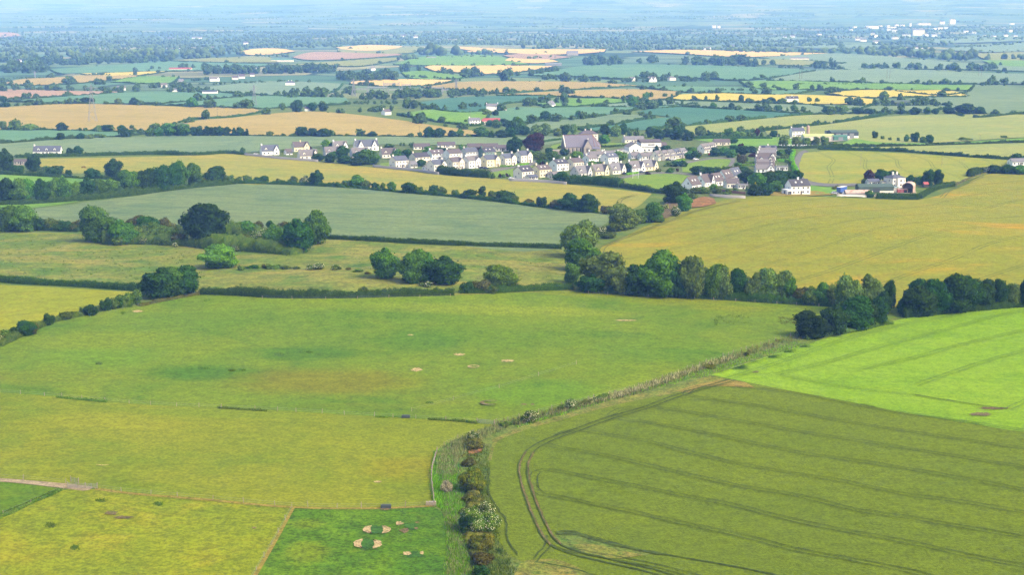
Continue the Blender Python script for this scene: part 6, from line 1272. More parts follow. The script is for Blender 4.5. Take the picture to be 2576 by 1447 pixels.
# ---------------------------------------------------------------- walls
def wall(pts, h, w, mat, label, name='boundary_wall', cat='wall'):
    X, t = world_line(pts, 3.0); nr_ = np.stack([-t[:, 1], t[:, 0]], 1); n = len(X); z = terrain(X[:, 0], X[:, 1])
    A, B = X + nr_ * w / 2, X - nr_ * w / 2
    V = np.concatenate([np.c_[A, z - .5], np.c_[A, z + h], np.c_[B, z + h], np.c_[B, z - .5]]); F = []
    for k in range(n - 1):
        for a in range(3): F.append((a * n + k, a * n + k + 1, (a + 1) * n + k + 1, (a + 1) * n + k))
    F += [(0, n, 2 * n, 3 * n), (n - 1, 4 * n - 1, 3 * n - 1, 2 * n - 1)]
    o = link(bpy.data.objects.new(name, np_mesh(name, V, np.array(F), [mat]))); return tag(o, label, cat, 'garden walls of the village')
wall([(615, 391), (700, 400), (775, 406), (800, 408)], 1.9, .4, WM_['block'], 'long grey boundary wall at the west end of the village')
wall([(938, 421), (1000, 427), (1053, 432), (1104, 440)], 1.9, .4, WM_['block'], 'grey boundary wall below the leftmost estate houses')
wall([(1281, 456), (1330, 458), (1385, 461), (1425, 465)], 1.9, .4, WM_['block'], 'grey boundary wall below the dark-trimmed cream house')
wall([(1785, 495), (1830, 498), (1875, 500)], 1.7, .4, WM_['block'], 'grey garden wall above the rusty docks')
wall([(2105, 494), (2160, 496), (2180, 497)], 1.2, .4, WM_['tan'], 'low pale wall below the rusty roofed shed')
wall([(1808, 482), (1840, 487), (1875, 490)], 1.8, .3, plain_mat('brown_fence_boards', (120, 92, 84), .6, .8, .15, 3), 'brown board fence below the hillside row', 'board_fence', 'fence')
wall([(1660, 482), (1678, 483)], 2.2, .8, BLACK, 'dark shed wall at the corner of the playing field')

# ---------------------------------------------------------------- fences, gates
def fence(pts, label, spacing, h=1.15, r=.07, mat=None, wire=True, maxn=100, name='post_and_wire_fence', rails=False, group='field fences'):
    X, t = world_line(pts, 1.0); L = len(X) - 1; n = min(maxn, max(3, int(L / spacing)))
    S = np.linspace(0, L, n).astype(int); S = np.clip(S + np.array([random.choice((-1, 0, 0, 1)) for _ in S]), 0, L)
    P = X[S]; Z = terrain(P[:, 0], P[:, 1]); c = len(P) // 2
    root = empty(name, (P[c, 0], P[c, 1], Z[c])); tag(root, label, 'fence', group)
    m = MB(); m.tube((0, 0, -.3), (0, 0, h), r, r * .85, 6); me = m.build('post', mat or WOODM, root); base = me.data
    for k in range(n):
        o = me if k == 0 else link(bpy.data.objects.new('post', base), root)
        o.location = (P[k, 0] - P[c, 0], P[k, 1] - P[c, 1], Z[k] - Z[c]); s = random.uniform(.85, 1.2); o.scale = (s, s, random.uniform(.85, 1.15)); o.rotation_euler = (random.uniform(-.08, .08), random.uniform(-.08, .08), 0)
    m = MB()
    for hz_ in ((.5, .95) if not rails else (.35, .65, .95)):
        for k in range(n - 1):
            a = (P[k, 0] - P[c, 0], P[k, 1] - P[c, 1], Z[k] - Z[c] + hz_); b = (P[k + 1, 0] - P[c, 0], P[k + 1, 1] - P[c, 1], Z[k + 1] - Z[c] + hz_)
            m.tube(a, b, .012 if not rails else .05, None, 3)
    m.build('wire' if not rails else 'rail', METAL if not rails else WOODM, root)
    return root
fence(FENCE_UP[1:], 'long wire fence between the green pasture and the olive pasture', 6, 1.2, .09)
fence([(245, 1231)] + FENCE_LO[1:], 'wire fence with straw edge along the bottom of the olive pasture', 6, 1.3, .09)
fence([(1190, 1092), (1130, 1115), (1100, 1138)], 'wire fence curving past the small bank above the ditch', 4, 1.2, .08)
fence([(1100, 1138), (1086, 1190), (1092, 1272)], 'dense pale timber fence along the ditch bank', 1.2, 1.2, .11, rails=True)
fence([(-40, 1202), (0, 1204), (90, 1211), (165, 1218)], 'short row of pale posts beside the gravel track', 5, 1.4, .1)
fence([(735, 1280), (690, 1362), (640, 1447), (600, 1520)], 'wire fence between the yellow pasture and the lush paddock', 6, 1.1, .07)
fence([(1248, 1066), (1330, 1046), (1430, 1019), (1600, 976), (1750, 923), (1900, 873), (2005, 844)], 'wire fence along the reedy ditch below the green pasture', 4, 1.25, .09)
fence([(1480, 740), (1600, 746), (1800, 756), (2060, 772)], 'wire fence in front of the stream-side tree belt', 7, 1.2, .1)
fence([(1036, 1037), (1076, 1026), (1163, 1002), (1281, 971), (1319, 959), (1349, 949), (1393, 935), (1450, 918)], 'sparse row of thin posts across the green pasture', 13, 1.3, .07, maxn=9)
fence([(0, 1303), (60, 1276), (110, 1256), (160, 1234)], 'wire fence up the grass bank by the bright meadow', 5, 1.2, .08)
fence([(660, 752), (780, 754), (1000, 750), (1140, 747)], 'wire fence below the tall dark pasture hedge', 9, 1.2, .1)
def gate(a, b, label, h=1.25):
    P = unproject([a, b]); d = P[1] - P[0]; L = float(np.hypot(d[0], d[1])); root = empty('field_gate', P[0], math.atan2(d[1], d[0])); tag(root, label, 'gate', 'metal field gates')
    m = MB(); [m.tube((0.1, 0, .2 + (h - .25) * k / 5), (L - .1, 0, .2 + (h - .25) * k / 5), .028, None, 5) for k in range(6)]
    [m.tube((x, 0, .2), (x, 0, h), .035, None, 5) for x in (.1, L / 2, L - .1)]; m.tube((.1, 0, .25), (L / 2, 0, h - .05), .025, None, 5); m.build('gate_bars', METAL, root)
    for x in (0, L): m = MB(); m.tube((x, 0, -.3), (x, 0, h + .2), .1, .1, 8); m.build('gate_post', WOODM, root)
gate((1200, 1066), (1243, 1070), 'metal field gate at the ditch end of the upper pasture fence'); gate((170, 1229), (215, 1231), 'left galvanised gate at the end of the gravel track'); gate((215, 1231), (245, 1231), 'right galvanised gate at the end of the gravel track')
gate((178, 1214), (198, 1219), 'short gate with thick post beyond the gravel track')
for x, y, lab in ((1021, 1053, 'dark water trough in the upper pasture fence'), (971, 1281, 'dark water trough on bare earth at the lush paddock')):
    p = at(x, y); m = MB(); m.box(-1, 1, -.4, .4, 0, .6).box(-1.05, -.95, -.45, .45, 0, .7).box(.95, 1.05, -.45, .45, 0, .7).box(-1, 1, -.45, -.38, 0, .68).box(-1, 1, .38, .45, 0, .68)
    o = m.build('water_trough', DKCLAD); o.location = (p[0], p[1], p[2] + .2); tag(o, lab, 'trough')
p = at(1085, 1273); m = MB(); [m.box(-1.1 + k * .55, -.65 + k * .55, -.5, .5, 0, .75 + .05 * (k % 2)) for k in range(4)]; m.box(-1.15, 1.0, -.55, -.51, .2, .5); o = m.build('timber_stack', WOODM); o.location = (p[0], p[1], p[2] + .1); tag(o, 'small pale timber stack at the foot of the ditch fence', 'timber stack')

# ---------------------------------------------------------------- poles, pylons
def pole(x, y, h, label, arm=True, lamp=False, r=.14):
    p = at(x, y); root = empty('utility_pole' if not lamp else 'street_lamp', p, R(20)); tag(root, label, 'pole' if not lamp else 'lamp', 'poles and lamps')
    m = MB(); m.tube((0, 0, -.3), (0, 0, h), r, r * .7, 6); m.build('shaft', POLE if not lamp else METAL, root)
    m = MB()
    if lamp: m.tube((0, 0, h - .1), (1.2, 0, h + .2), .06, None, 5).box(1.1, 1.7, -.12, .12, h + .12, h + .28); m.build('lamp_head', METAL, root)
    elif arm: m.box(-.8, .8, -.06, .06, h - .6, h - .45); [m.box(k - .05, k + .05, -.05, .05, h - .45, h - .25) for k in (-.7, 0, .7)]; m.build('cross_arm', POLE, root)
for x, y, h, lab in ((2371, 462, 6.5, 'utility pole beside the dark farm trees'), (2165, 419, 9, 'utility pole on a green tuft in the golden barley, left one'), (2369, 419, 8, 'utility pole on a green tuft in the golden barley, right one'), (1505, 362, 11, 'tall utility pole rising left of the church roof'),
                     (1569, 365, 8, 'leftmost utility pole behind the churchyard'), (1595, 364, 10, 'middle utility pole behind the churchyard'), (1620, 363, 10, 'rightmost utility pole behind the churchyard'), (1955, 363, 15, 'tall pole left of the willow screen'), (1814, 358, 6, 'thin pole on the grass behind the gardens'),
                     (2465, 357, 6, 'small pole in the green strip at right'), (1055, 340, 8, 'small pole by the field line trees'), (547, 293, 8, 'thin pole in the tan fields'), (1183, 298, 10, 'thin pole at the bright pasture edge'), (551, 190, 20, 'far pole on the yellow strip'), (1030, 291, 8, 'thin pole near the small white cottage')):
    pole(x, y, h, lab)
for k, (x, y) in enumerate(((2011, 200), (2017, 200), (2231, 199), (2238, 199), (2462, 193), (2468, 193))):
    pole(x, y, 17, ('left', 'right')[k % 2] + f' one of the {("left", "middle", "right")[k // 2]} pole pair in the grey-green crop', False, False, .35)
for x, y, lab in ((1272, 452, 'street lamp by the purple saplings'), (1760, 449, 'street lamp at the road bend below the tall hedge'), (1716, 438, 'street lamp by the playing field road'), (1812, 436, 'street lamp behind the hillside row'), (1866, 412, 'street lamp at the corner of the striped green')): pole(x, y, 6, lab, lamp=True, r=.08)
def pylon(x, y, h, label):
    p = at(x, y); root = empty('pylon', p, R(25)); tag(root, label, 'pylon', 'lattice pylons'); t = max(.07, mpp(p) * .32)
    m = MB(); b = h * .11; lv = [0, .22, .42, .58, .70, .80, .90, 1.0]; wd = [1, .76, .55, .4, .3, .26, .2, .02]; cs = [(-1, -1), (1, -1), (1, 1), (-1, 1)]
    for i in range(len(lv) - 1):
        for k in range(4):
            a, c = cs[k], cs[(k + 1) % 4]; w0, w1 = b * wd[i], b * wd[i + 1]; z0, z1 = h * lv[i], h * lv[i + 1]
            m.tube((a[0] * w0, a[1] * w0, z0), (a[0] * w1, a[1] * w1, z1), t, None, 4)
            m.tube((a[0] * w0, a[1] * w0, z0), (c[0] * w1, c[1] * w1, z1), t * .55, None, 4); m.tube((c[0] * w0, c[1] * w0, z0), (a[0] * w1, a[1] * w1, z1), t * .55, None, 4)
    m.build('lattice_tower', METAL, root)
    for z, l in ((.70, .17), (.80, .22), (.90, .15)):
        m = MB()
        for s in (-1, 1):
            m.tube((0, 0, h * (z + .03)), (s * h * l, 0, h * z), t * .6, None, 4); m.tube((0, -b * .25, h * z), (s * h * l, 0, h * z), t * .6, None, 4); m.tube((0, b * .25, h * z), (s * h * l, 0, h * z), t * .6, None, 4); m.tube((s * h * l, 0, h * z), (s * h * l, 0, h * (z - .05)), t * .6, None, 4)
        m.build('cross_arm', METAL, root)
pylon(233, 307, 37, 'tall lattice pylon standing in the wide tan field'); pylon(640, 266, 25, 'smaller lattice pylon on the far green fields'); pylon(890, 242, 24, 'far lattice pylon at the substation left end'); pylon(1148, 238, 22, 'far lattice pylon at the substation right end'); pylon(88, 196, 12, 'small far pylon at the upper left tan field')
for k, (x, y, w, h) in enumerate(((985, 231, 22, 15), (1022, 231, 12, 13), (950, 236, 26, 12), (905, 238, 20, 10), (1000, 240, 24, 10), (1100, 236, 16, 11), (1130, 238, 20, 9))):
    p = at(x, y); root = empty('switchgear_gantry', p, R(12)); tag(root, f'steel gantry of the far substation, {ORD[k]} counted', 'gantry', 'substation gantries'); root['label'] = ('wide tall', 'slim tall', 'left broad', 'lowest leftmost', 'low middle', 'right narrow', 'rightmost low')[k] + ' steel gantry in the far substation'
    m = MB(); t = .32
    for s in (-1, 1): m.tube((s * w * .5, 0, 0), (s * w * .5, 0, h), t, None, 4); m.tube((s * w * .5 - 1.2, 0, 0), (s * w * .5, 0, h * .9), t * .7, None, 4)
    m.build('legs', METAL, root); m = MB(); m.tube((-w * .5, 0, h * .82), (w * .5, 0, h * .82), t, None, 4).tube((-w * .5, 0, h * .7), (w * .5, 0, h * .7), t, None, 4); [m.tube((-w * .5 + w * q / 6, 0, h * .7), (-w * .5 + w * (q + 1) / 6, 0, h * .82), t * .6, None, 4) for q in range(6)]; m.build('beam', METAL, root)

# ---------------------------------------------------------------- vehicles, horse, goal
def car(x, y, yaw, c, label):
    p = at(x, y); root = empty('parked_car', (p[0], p[1], p[2] + .3), R(yaw)); tag(root, label, 'car', 'parked cars'); mt = plain_mat('car_paint', c, .75, .3, .03, 2, .5)
    m = MB(); m.prism([(-2.1, .3), (2.1, .3), (2.1, .75), (1.2, .9), (-2.0, .95), (-2.1, .8)], 'y', -.85, .85); m.prism([(-1.7, .92), (1.0, .9), (.4, 1.42), (-1.2, 1.45)], 'y', -.72, .72); m.build('body', mt, root)
    m = MB(); m.prism([(-1.55, .97), (.82, .96), (.36, 1.34), (-1.14, 1.37)], 'y', -.735, .735); m.build('side_windows', GLASS, root)
    me = None
    for a in (-1.3, 1.3):
        for b in (-.8, .8):
            if me is None: m = MB(); m.tube((0, -.11, 0), (0, .11, 0), .32, .32, 10); o = m.build('wheel', BLACK, root); me = o.data
            else: o = link(bpy.data.objects.new('wheel', me), root)
            o.location = (a, b, .32)
for x, y, yw, c, lab in ((1300, 410, 10, (40, 46, 60), 'dark car beside the rightmost estate house'), (1212, 425, 20, (50, 60, 80), 'dark blue car left of its twin by the yellow house'), (1222, 426, 20, (44, 50, 66), 'dark blue car right of its twin by the yellow house'), (1750, 403, 20, (240, 240, 240), 'white car on the upper road below trees'),
                         (1694, 404, 30, (240, 240, 240), 'white car by the steep gabled row'), (1681, 405, 30, (60, 64, 74), 'dark car by the steep gabled row'), (1788, 391, 40, (200, 50, 60), 'red car in front of two steep white houses'), (2221, 468, 20, (240, 240, 240), 'white car left of its twin beside the cream farmhouse'),
                         (2232, 468, 20, (240, 240, 240), 'white car right of its twin beside the cream farmhouse'), (2127, 490, 30, (225, 228, 232), 'white car behind the blue trailer'), (1988, 349, 10, (225, 228, 232), 'white car beside the farmhouse at the green barns'), (1288, 452, 30, (240, 240, 240), 'white car at the dark-trimmed cream house'),
                         (1614, 436, 20, (70, 84, 110), 'blue-grey car by the yellow dormer cottage'), (1572, 440, 30, (50, 56, 70), 'dark car by the purple shrubs of the cottages'), (645, 390, 10, (240, 240, 240), 'white car at the west end of the village'), (2105, 353, 10, (50, 60, 84), 'leftmost dark car at the small green barn'), (2115, 353, 10, (60, 70, 90), 'middle dark car at the small green barn'), (2125, 352, 10, (44, 52, 70), 'rightmost dark car at the small green barn'), (2252, 474, 15, (170, 200, 200), 'pale teal car under the cream farmhouse'), (2100, 489, 5, (200, 202, 206), 'silver car in the yard left of the blue trailer')):
    car(x, y, yw, c, lab)
p = at(2119, 489); root = empty('lorry_trailer', (p[0], p[1] + 2, p[2] + .3), R(52)); tag(root, 'blue curtain-sided lorry trailer in the farmyard', 'trailer'); BLUE = plain_mat('blue_curtain', (70, 104, 176), .7, .5, .1, 1)
m = MB(); m.box(-4.2, 4.2, -1.25, 1.25, 1.1, 3.9); b_ = m.build('box_body', BLUE, root); m = MB(); m.box(-4.25, 4.25, -1.28, 1.28, 3.92, 4.02); m.build('roof', FRAME, root); m = MB(); m.box(-4.1, 4.1, -.6, .6, .8, 1.08); m.build('chassis', BLACK, root)
me = None
for a in (-3.2, -2.1, 2.6):
    for b in (-1.0, 1.0):
        if me is None: m = MB(); m.tube((0, -.15, 0), (0, .15, 0), .5, .5, 12); o = m.build('wheel', BLACK, root); me = o.data
        else: o = link(bpy.data.objects.new('wheel', me), root)
        o.location = (a, b, .5)
def skin_body(name, V, E, rad, mat, parent=None):
    me = bpy.data.meshes.new(name); me.from_pydata(V, E, []); me.materials.append(mat); o = link(bpy.data.objects.new(name, me), parent)
    md = o.modifiers.new('Skin', 'SKIN'); sv = me.skin_vertices[0].data
    for k, r in enumerate(rad): sv[k].radius = (r, r)
    sv[0].use_root = True; o.modifiers.new('Sub', 'SUBSURF').levels = 1; o.modifiers['Sub'].render_levels = 1
    return o
HV = [(0, 0, 1.2), (-.7, 0, 1.25), (.75, 0, 1.2), (1.1, 0, 1.45), (1.45, 0, 1.1), (1.62, 0, .6), (1.75, 0, .3), (-.95, .2, .95), (-1.0, .2, .55), (-.95, .2, 0), (-.8, -.2, .95), (-.72, -.2, .55), (-.72, -.2, 0), (.75, .2, .8), (.78, .2, .45), (.76, .2, 0), (.85, -.2, .8), (1.0, -.2, .45), (1.02, -.2, 0), (-1.15, 0, 1.1), (-1.25, 0, .55)]
HE = [(0, 1), (0, 2), (2, 3), (3, 4), (4, 5), (5, 6), (1, 7), (7, 8), (8, 9), (1, 10), (10, 11), (11, 12), (2, 13), (13, 14), (14, 15), (2, 16), (16, 17), (17, 18), (1, 19), (19, 20)]
HR = [.38, .36, .34, .24, .19, .16, .10, .18, .09, .07, .18, .09, .07, .15, .08, .07, .15, .08, .07, .08, .09]
p = at(210, 425); ho = skin_body('horse', HV, HE, HR, plain_mat('chestnut_coat', (124, 78, 52), .6, .6, .15, 3)); ho.location = (p[0], p[1], p[2] + .3); ho.scale = (1.05, 1.05, 1.05); tag(ho, 'chestnut horse grazing alone beyond the long tree belt', 'horse')
p = at(1599, 450); root = empty('goalposts', (p[0], p[1], p[2] + .3), R(12)); tag(root, 'white football goal on the playing field by the cottages', 'goal')
m = MB(); m.tube((-1.9, 0, 0), (-1.9, 0, 4.6), .09, None, 6).tube((1.9, 0, 0), (1.9, 0, 4.6), .09, None, 6).tube((-1.9, 0, 2.4), (1.9, 0, 2.4), .09, None, 6); m.build('frame', FRAME, root)
m = MB(); [m.tube((-1.9 + 3.8 * k / 8, 0, 2.4), (-1.9 + 3.8 * k / 8, 1.2, 0), .025, None, 3) for k in range(9)]; m.build('net', FRAME, root)
p = at(2329, 472); root = empty('play_hut', (p[0], p[1] + 1, p[2] + .3), R(15)); tag(root, 'small brown garden play hut below the dark farm trees', 'play hut'); m = MB(); m.box(-1.5, 1.5, -1.2, 1.2, 0, 1.9); m.build('walls', BARK, root); m = MB(); gable_roof(m, -1.5, 1.5, -1.2, 1.2, 1.9, 3, .25, .1); m.build('roof', REDRUST, root)

# ================================================================== planting the plan, then the far woods
PLANTED = {}
for cat in ('tree', 'bush'):
    L = sorted([q for q in PLAN if KIND[q[4]][4] == cat], key=lambda q: -q[2] * (q[3] or q[2]))
    for i, q in enumerate(L):
        if i < 296: plant(*q)
        else:
            p = at(q[0], q[1]); m = mpp(p); FARTREES.append((p[0], p[1], q[2] * m, (q[3] or q[2] * .8) * m))
def belt(x0, y0, x1, y1, hpx, dens=1.0, deep=3.0):
    """a far wood: photo line, height in photo px, depth in photo px"""
    n = int(abs(x1 - x0) / (hpx * .62) * dens * max(1, deep / 4) * (.55 if y0 < 108 else 1))
    s = RNG.uniform(0, 1, n); P = unproject(np.stack([x0 + (x1 - x0) * s + RNG.normal(size=n) * 2, y0 + (y1 - y0) * s - RNG.uniform(0, deep, n)], 1))
    for q in P: m = mpp(q); h = hpx * m * RNG.uniform(.55, 1.15); FARTREES.append((q[0], q[1], h, h * RNG.uniform(.7, 1.15)))
for b in ((905, 252, 1060, 248, 22, 1.5, 6), (1060, 248, 1200, 240, 22, 1.3, 5), (1200, 240, 1300, 233, 16, 1, 3), (880, 262, 1000, 262, 9, 1, 3), (990, 277, 1050, 275, 30, 1, 4), (940, 282, 1000, 280, 14, 1, 3), (1060, 277, 1100, 276, 16, 1, 2), (900, 282, 960, 282, 12, 1, 3),
          (730, 248, 860, 246, 26, 1.3, 4), (700, 240, 720, 240, 20, 1, 2), (858, 240, 890, 240, 16, 1.4, 8), (858, 206, 1000, 204, 22, 1.6, 12), (1090, 185, 1140, 190, 18, 1, 3), (1140, 194, 1235, 195, 26, .9, 4), (1250, 204, 1300, 204, 34, 1, 4), (1300, 194, 1400, 182, 14, 1, 3), (1020, 195, 1160, 204, 8, 1, 2),
          (1000, 183, 1060, 180, 24, .9, 3), (1000, 152, 1080, 150, 14, 1.2, 4), (1055, 138, 1090, 140, 20, 1.4, 3), (1085, 141, 1150, 141, 24, 1.5, 4), (1100, 146, 1240, 145, 6, .6, 6), (1150, 137, 1280, 142, 12, .8, 4), (1450, 165, 1570, 164, 24, 1.4, 4), (1580, 160, 1660, 158, 18, .8, 3), (1320, 150, 1400, 146, 8, .8, 3),
          (1360, 200, 1510, 206, 14, 1.2, 4), (1400, 207, 1480, 208, 22, 1, 3), (1560, 207, 1720, 206, 12, 1, 4), (1600, 198, 1700, 200, 16, 1, 3), (1716, 166, 1876, 166, 26, 1.5, 4), (1885, 168, 1945, 166, 24, 1.2, 3), (1960, 172, 2050, 170, 8, .8, 3), (2045, 174, 2112, 176, 28, 1.2, 4), (2165, 174, 2275, 173, 16, 1.2, 3), (2290, 175, 2400, 177, 16, 1.2, 3),
          (2395, 178, 2505, 178, 20, 1.4, 3), (2120, 137, 2300, 146, 20, 1.6, 6), (2300, 147, 2455, 153, 22, 1.7, 6), (1720, 129, 1830, 128, 9, 1.6, 4), (1830, 133, 2130, 136, 12, 1.6, 6), (2480, 152, 2600, 154, 16, .8, 3), (1990, 214, 2300, 214, 5, .8, 3), (2320, 216, 2400, 214, 18, 1, 3), (2450, 216, 2580, 214, 12, .9, 4), (2490, 214, 2515, 214, 30, 1, 3), (1760, 200, 1800, 200, 20, 1, 3), (1716, 206, 1790, 204, 10, 1.4, 5),
          (1800, 230, 1870, 230, 8, 1, 2), (1885, 232, 2000, 230, 10, .8, 3), (2050, 240, 2125, 232, 16, 1, 3), (2240, 270, 2260, 262, 10, 1, 2), (2295, 268, 2375, 266, 20, 1.6, 4), (1560, 256, 1660, 244, 14, .6, 3), (1300, 270, 1380, 262, 20, 1, 4), (1400, 262, 1460, 262, 28, 1, 3), (1400, 238, 1450, 240, 24, 1, 3), (1160, 273, 1230, 270, 16, .8, 3),
          (0, 232, 85, 226, 24, 1.5, 5), (85, 228, 310, 230, 13, 1, 3), (160, 213, 200, 213, 20, 1, 2), (230, 214, 275, 212, 16, 1, 2), (305, 231, 360, 231, 20, 1, 3), (360, 224, 480, 220, 12, 1, 5), (420, 232, 560, 234, 12, .9, 4), (560, 236, 640, 240, 7, 1, 3), (500, 215, 720, 208, 7, .9, 4), (520, 188, 735, 186, 22, 1.8, 6), (735, 184, 855, 184, 22, 1.6, 5), (480, 205, 540, 200, 8, 1, 3),
          (0, 206, 30, 212, 16, 1, 3), (0, 186, 125, 182, 28, 1.8, 8), (30, 198, 150, 196, 5, 1, 2), (0, 215, 30, 216, 14, 1, 3), (100, 176, 125, 174, 16, 1, 3), (80, 164, 220, 164, 18, 1.5, 6), (200, 163, 420, 156, 18, 1.6, 6), (0, 158, 130, 160, 14, 1.4, 8), (120, 150, 330, 150, 18, 1.5, 8), (280, 146, 480, 146, 20, 1.6, 8), (420, 152, 560, 146, 14, 1.4, 4), (480, 146, 540, 146, 24, 1.2, 4), (540, 141, 620, 141, 13, 1.4, 4), (640, 145, 730, 143, 9, 1, 3), (420, 136, 620, 132, 12, 1.4, 6), (0, 143, 100, 142, 12, 1.6, 6), (440, 174, 520, 172, 12, 1, 3), (240, 140, 420, 134, 12, 1.4, 6),
          (0, 131, 240, 132, 10, 1.4, 8), (240, 126, 480, 124, 10, 1.4, 8), (480, 122, 860, 120, 9, 1.4, 5), (640, 116, 1000, 114, 8, 1.5, 6), (860, 112, 1400, 114, 8, 1.6, 7), (1380, 120, 1720, 124, 9, 1.5, 6), (1260, 124, 1420, 122, 14, .5, 2), (1500, 127, 1720, 126, 9, 1.6, 4), (1400, 112, 1800, 114, 8, 1.5, 8), (1800, 120, 2130, 118, 9, 1.2, 7), (2100, 128, 2330, 124, 10, 1.4, 5), (2200, 116, 2400, 114, 9, 1.2, 6), (2300, 104, 2580, 104, 8, .9, 5), (2400, 126, 2580, 112, 8, .8, 5), (2400, 134, 2580, 132, 7, .5, 4),
          (0, 118, 300, 116, 9, 1.4, 8), (300, 112, 700, 110, 8, 1.4, 8), (0, 106, 900, 104, 7, 1.3, 8), (900, 104, 1700, 106, 7, 1.4, 9), (1700, 110, 2100, 108, 7, 1.2, 8), (2000, 98, 2576, 100, 7, 1.0, 8), (0, 97, 1200, 96, 6, 1.1, 7), (1100, 96, 2100, 98, 6, 1.2, 8), (400, 88, 1800, 88, 5, 1.0, 8), (1800, 88, 2576, 86, 5, 1.2, 9), (2000, 76, 2576, 76, 4, 1.2, 8), (0, 84, 600, 84, 4.5, .8, 5)):
    belt(*b)
rows_ = [(RNG.uniform(-60, 2640), RNG.uniform(26, 92)) for _ in range(90)]
for x, y in rows_: L = RNG.uniform(40, 260); belt(x, y, x + L, y + RNG.uniform(-2, 2), 2.2 + (y - 20) * .035, 1.1, 2.0)
for nm, poly, hh, hl in [(f[0], f[2], f[3], f[4]) for f in FIELDS if f[3] and min(p[1] for p in f[2]) < 300]:
    P = np.array(poly, float)
    for k in range(len(P)):
        a, b = P[k], P[(k + 1) % len(P)]
        for s in RNG.uniform(0, 1, int(abs(b[0] - a[0]) / 26 * RNG.uniform(0, 1.2))):
            q = a + (b - a) * s
            if -60 < q[0] < 2640: w_ = unproject([q])[0]; m = mpp(w_); h = RNG.uniform(2, 7) + (4 if RNG.uniform() < .2 else 0); FARTREES.append((w_[0], w_[1], h, h * RNG.uniform(.8, 1.5)))
def forest(name, T, mat, n, seeds, ls):
    T = np.array(T); Vs, Fs, o = [], [], 0
    var = [crown_arrays('round' if s % 2 else 'bush', n, ls, 900 + s, 7, True, ICO1) for s in seeds]
    for i, (x, y, h, w) in enumerate(T):
        V, F = var[i % len(var)]; a = RNG.uniform(0, 6.28); c, s = math.cos(a), math.sin(a)
        X = V[:, 0] * w; Y = V[:, 1] * w; Vs.append(np.stack([x + c * X - s * Y, y + s * X + c * Y, terrain(x, y) - .2 + V[:, 2] * h], 1)); Fs.append(F + o); o += len(V)
    ob = link(bpy.data.objects.new(name, np_mesh(name, np.concatenate(Vs), np.concatenate(Fs), [mat]))); return tag(ob, None, None, None, 'stuff')
nearT = [t for t in FARTREES if t[1] < 3600]; farT = [t for t in FARTREES if t[1] >= 3600]
print('FAR', len(nearT), len(farT))
o = forest('distant_trees', nearT, LM['far'], 130, range(6), .085); o['label'] = 'far hedgerow trees and small woods between the distant fields'
def forest_far(name, T, mat):
    T = np.array(T); Vs, Fs, o = [], [], 0; cv, cf = ICO1
    for (x, y, h, w) in T:
        for k in range(3):
            d = RNG.uniform(-.35, .35, 2) * w; r = RNG.uniform(.3, .5)
            V = cv * (1 + .25 * RNG.normal(size=(len(cv), 1)).clip(-1, 1)) * np.array([w * r, w * r, h * r]) + np.array([x + d[0], y + d[1], terrain(x, y) + h * (.5 + .12 * (k - 1))])
            Vs.append(V); Fs.append(cf + o); o += len(V)
    ob = link(bpy.data.objects.new(name, np_mesh(name, np.concatenate(Vs), np.concatenate(Fs), [mat]))); return tag(ob, 'farthest woods fading into blue haze', None, None, 'stuff')
forest_far('distant_woods', farT, LM['wood'])

# ================================================================== reeds, rushes and tussocks
def in_poly(P, poly):
    x, y = P[:, 0], P[:, 1]; c = np.zeros(len(P), bool); n = len(poly)
    for i in range(n):
        (x0, y0), (x1, y1) = poly[i], poly[(i + 1) % n]
        k = ((y0 > y) != (y1 > y)) & (x < (x1 - x0) * (y - y0) / (y1 - y0 + 1e-12) + x0); c ^= k
    return c
def blades(name, poly, n, h, w, mat, label, nper=1, clump=0.0):
    P = np.array(poly, float); lo, hi = P.min(0), P.max(0); q = RNG.uniform(lo, hi, (n * 4, 2)); q = q[in_poly(q, poly)][:n]
    X = unproject(q)[:, :2]
    if nper > 1: X = np.repeat(X, nper, 0) + RNG.normal(size=(len(X) * nper, 2)) * clump
    m = len(X); z = terrain(X[:, 0], X[:, 1]); a = RNG.uniform(0, 6.28, m); d = np.stack([np.cos(a), np.sin(a)], 1); hh = h * RNG.uniform(.5, 1.3, m); tilt = RNG.normal(size=(m, 2)) * h * .18
    ww = w * RNG.uniform(.6, 1.4, m)[:, None]
    A = np.c_[X - d * ww, z]; B = np.c_[X + d * ww, z]; C = np.c_[X + tilt + d * ww * .35, z + hh]; D = np.c_[X + tilt - d * ww * .35, z + hh]
    V = np.stack([A, B, C, D], 1).reshape(-1, 3); F = np.arange(4 * m).reshape(m, 4)
    o = link(bpy.data.objects.new(name, np_mesh(name, V, F, [mat]))); return tag(o, label, None, None, 'stuff')
DITCH_UP = [(1250, 1066), (1320, 1052), (1430, 1020), (1600, 978), (1750, 924), (1900, 874), (2010, 842), (2030, 850), (1900, 890), (1750, 940), (1600, 994), (1430, 1036), (1330, 1066), (1262, 1080)]
blades('reeds', DITCH_UP, 3600, .9, .09, LM['reed'], 'pale straw reeds along the ditch below the green pasture', 3, .35)
blades('pale_reeds', [(1480, 1008), (1560, 988), (1650, 960), (1740, 928), (1780, 912), (1840, 896), (1850, 902), (1760, 930), (1660, 968), (1570, 998), (1490, 1016)], 1500, .8, .09, LM['straw'], 'strip of pale dry reeds in the upper ditch', 3, .3)
blades('reeds', [(1190, 1092), (1250, 1072), (1262, 1082), (1190, 1120), (1150, 1160), (1145, 1200), (1100, 1200), (1098, 1145), (1130, 1118)], 1500, .9, .07, LM['reed'], 'pale reeds by the ditch bend', 3, .3)
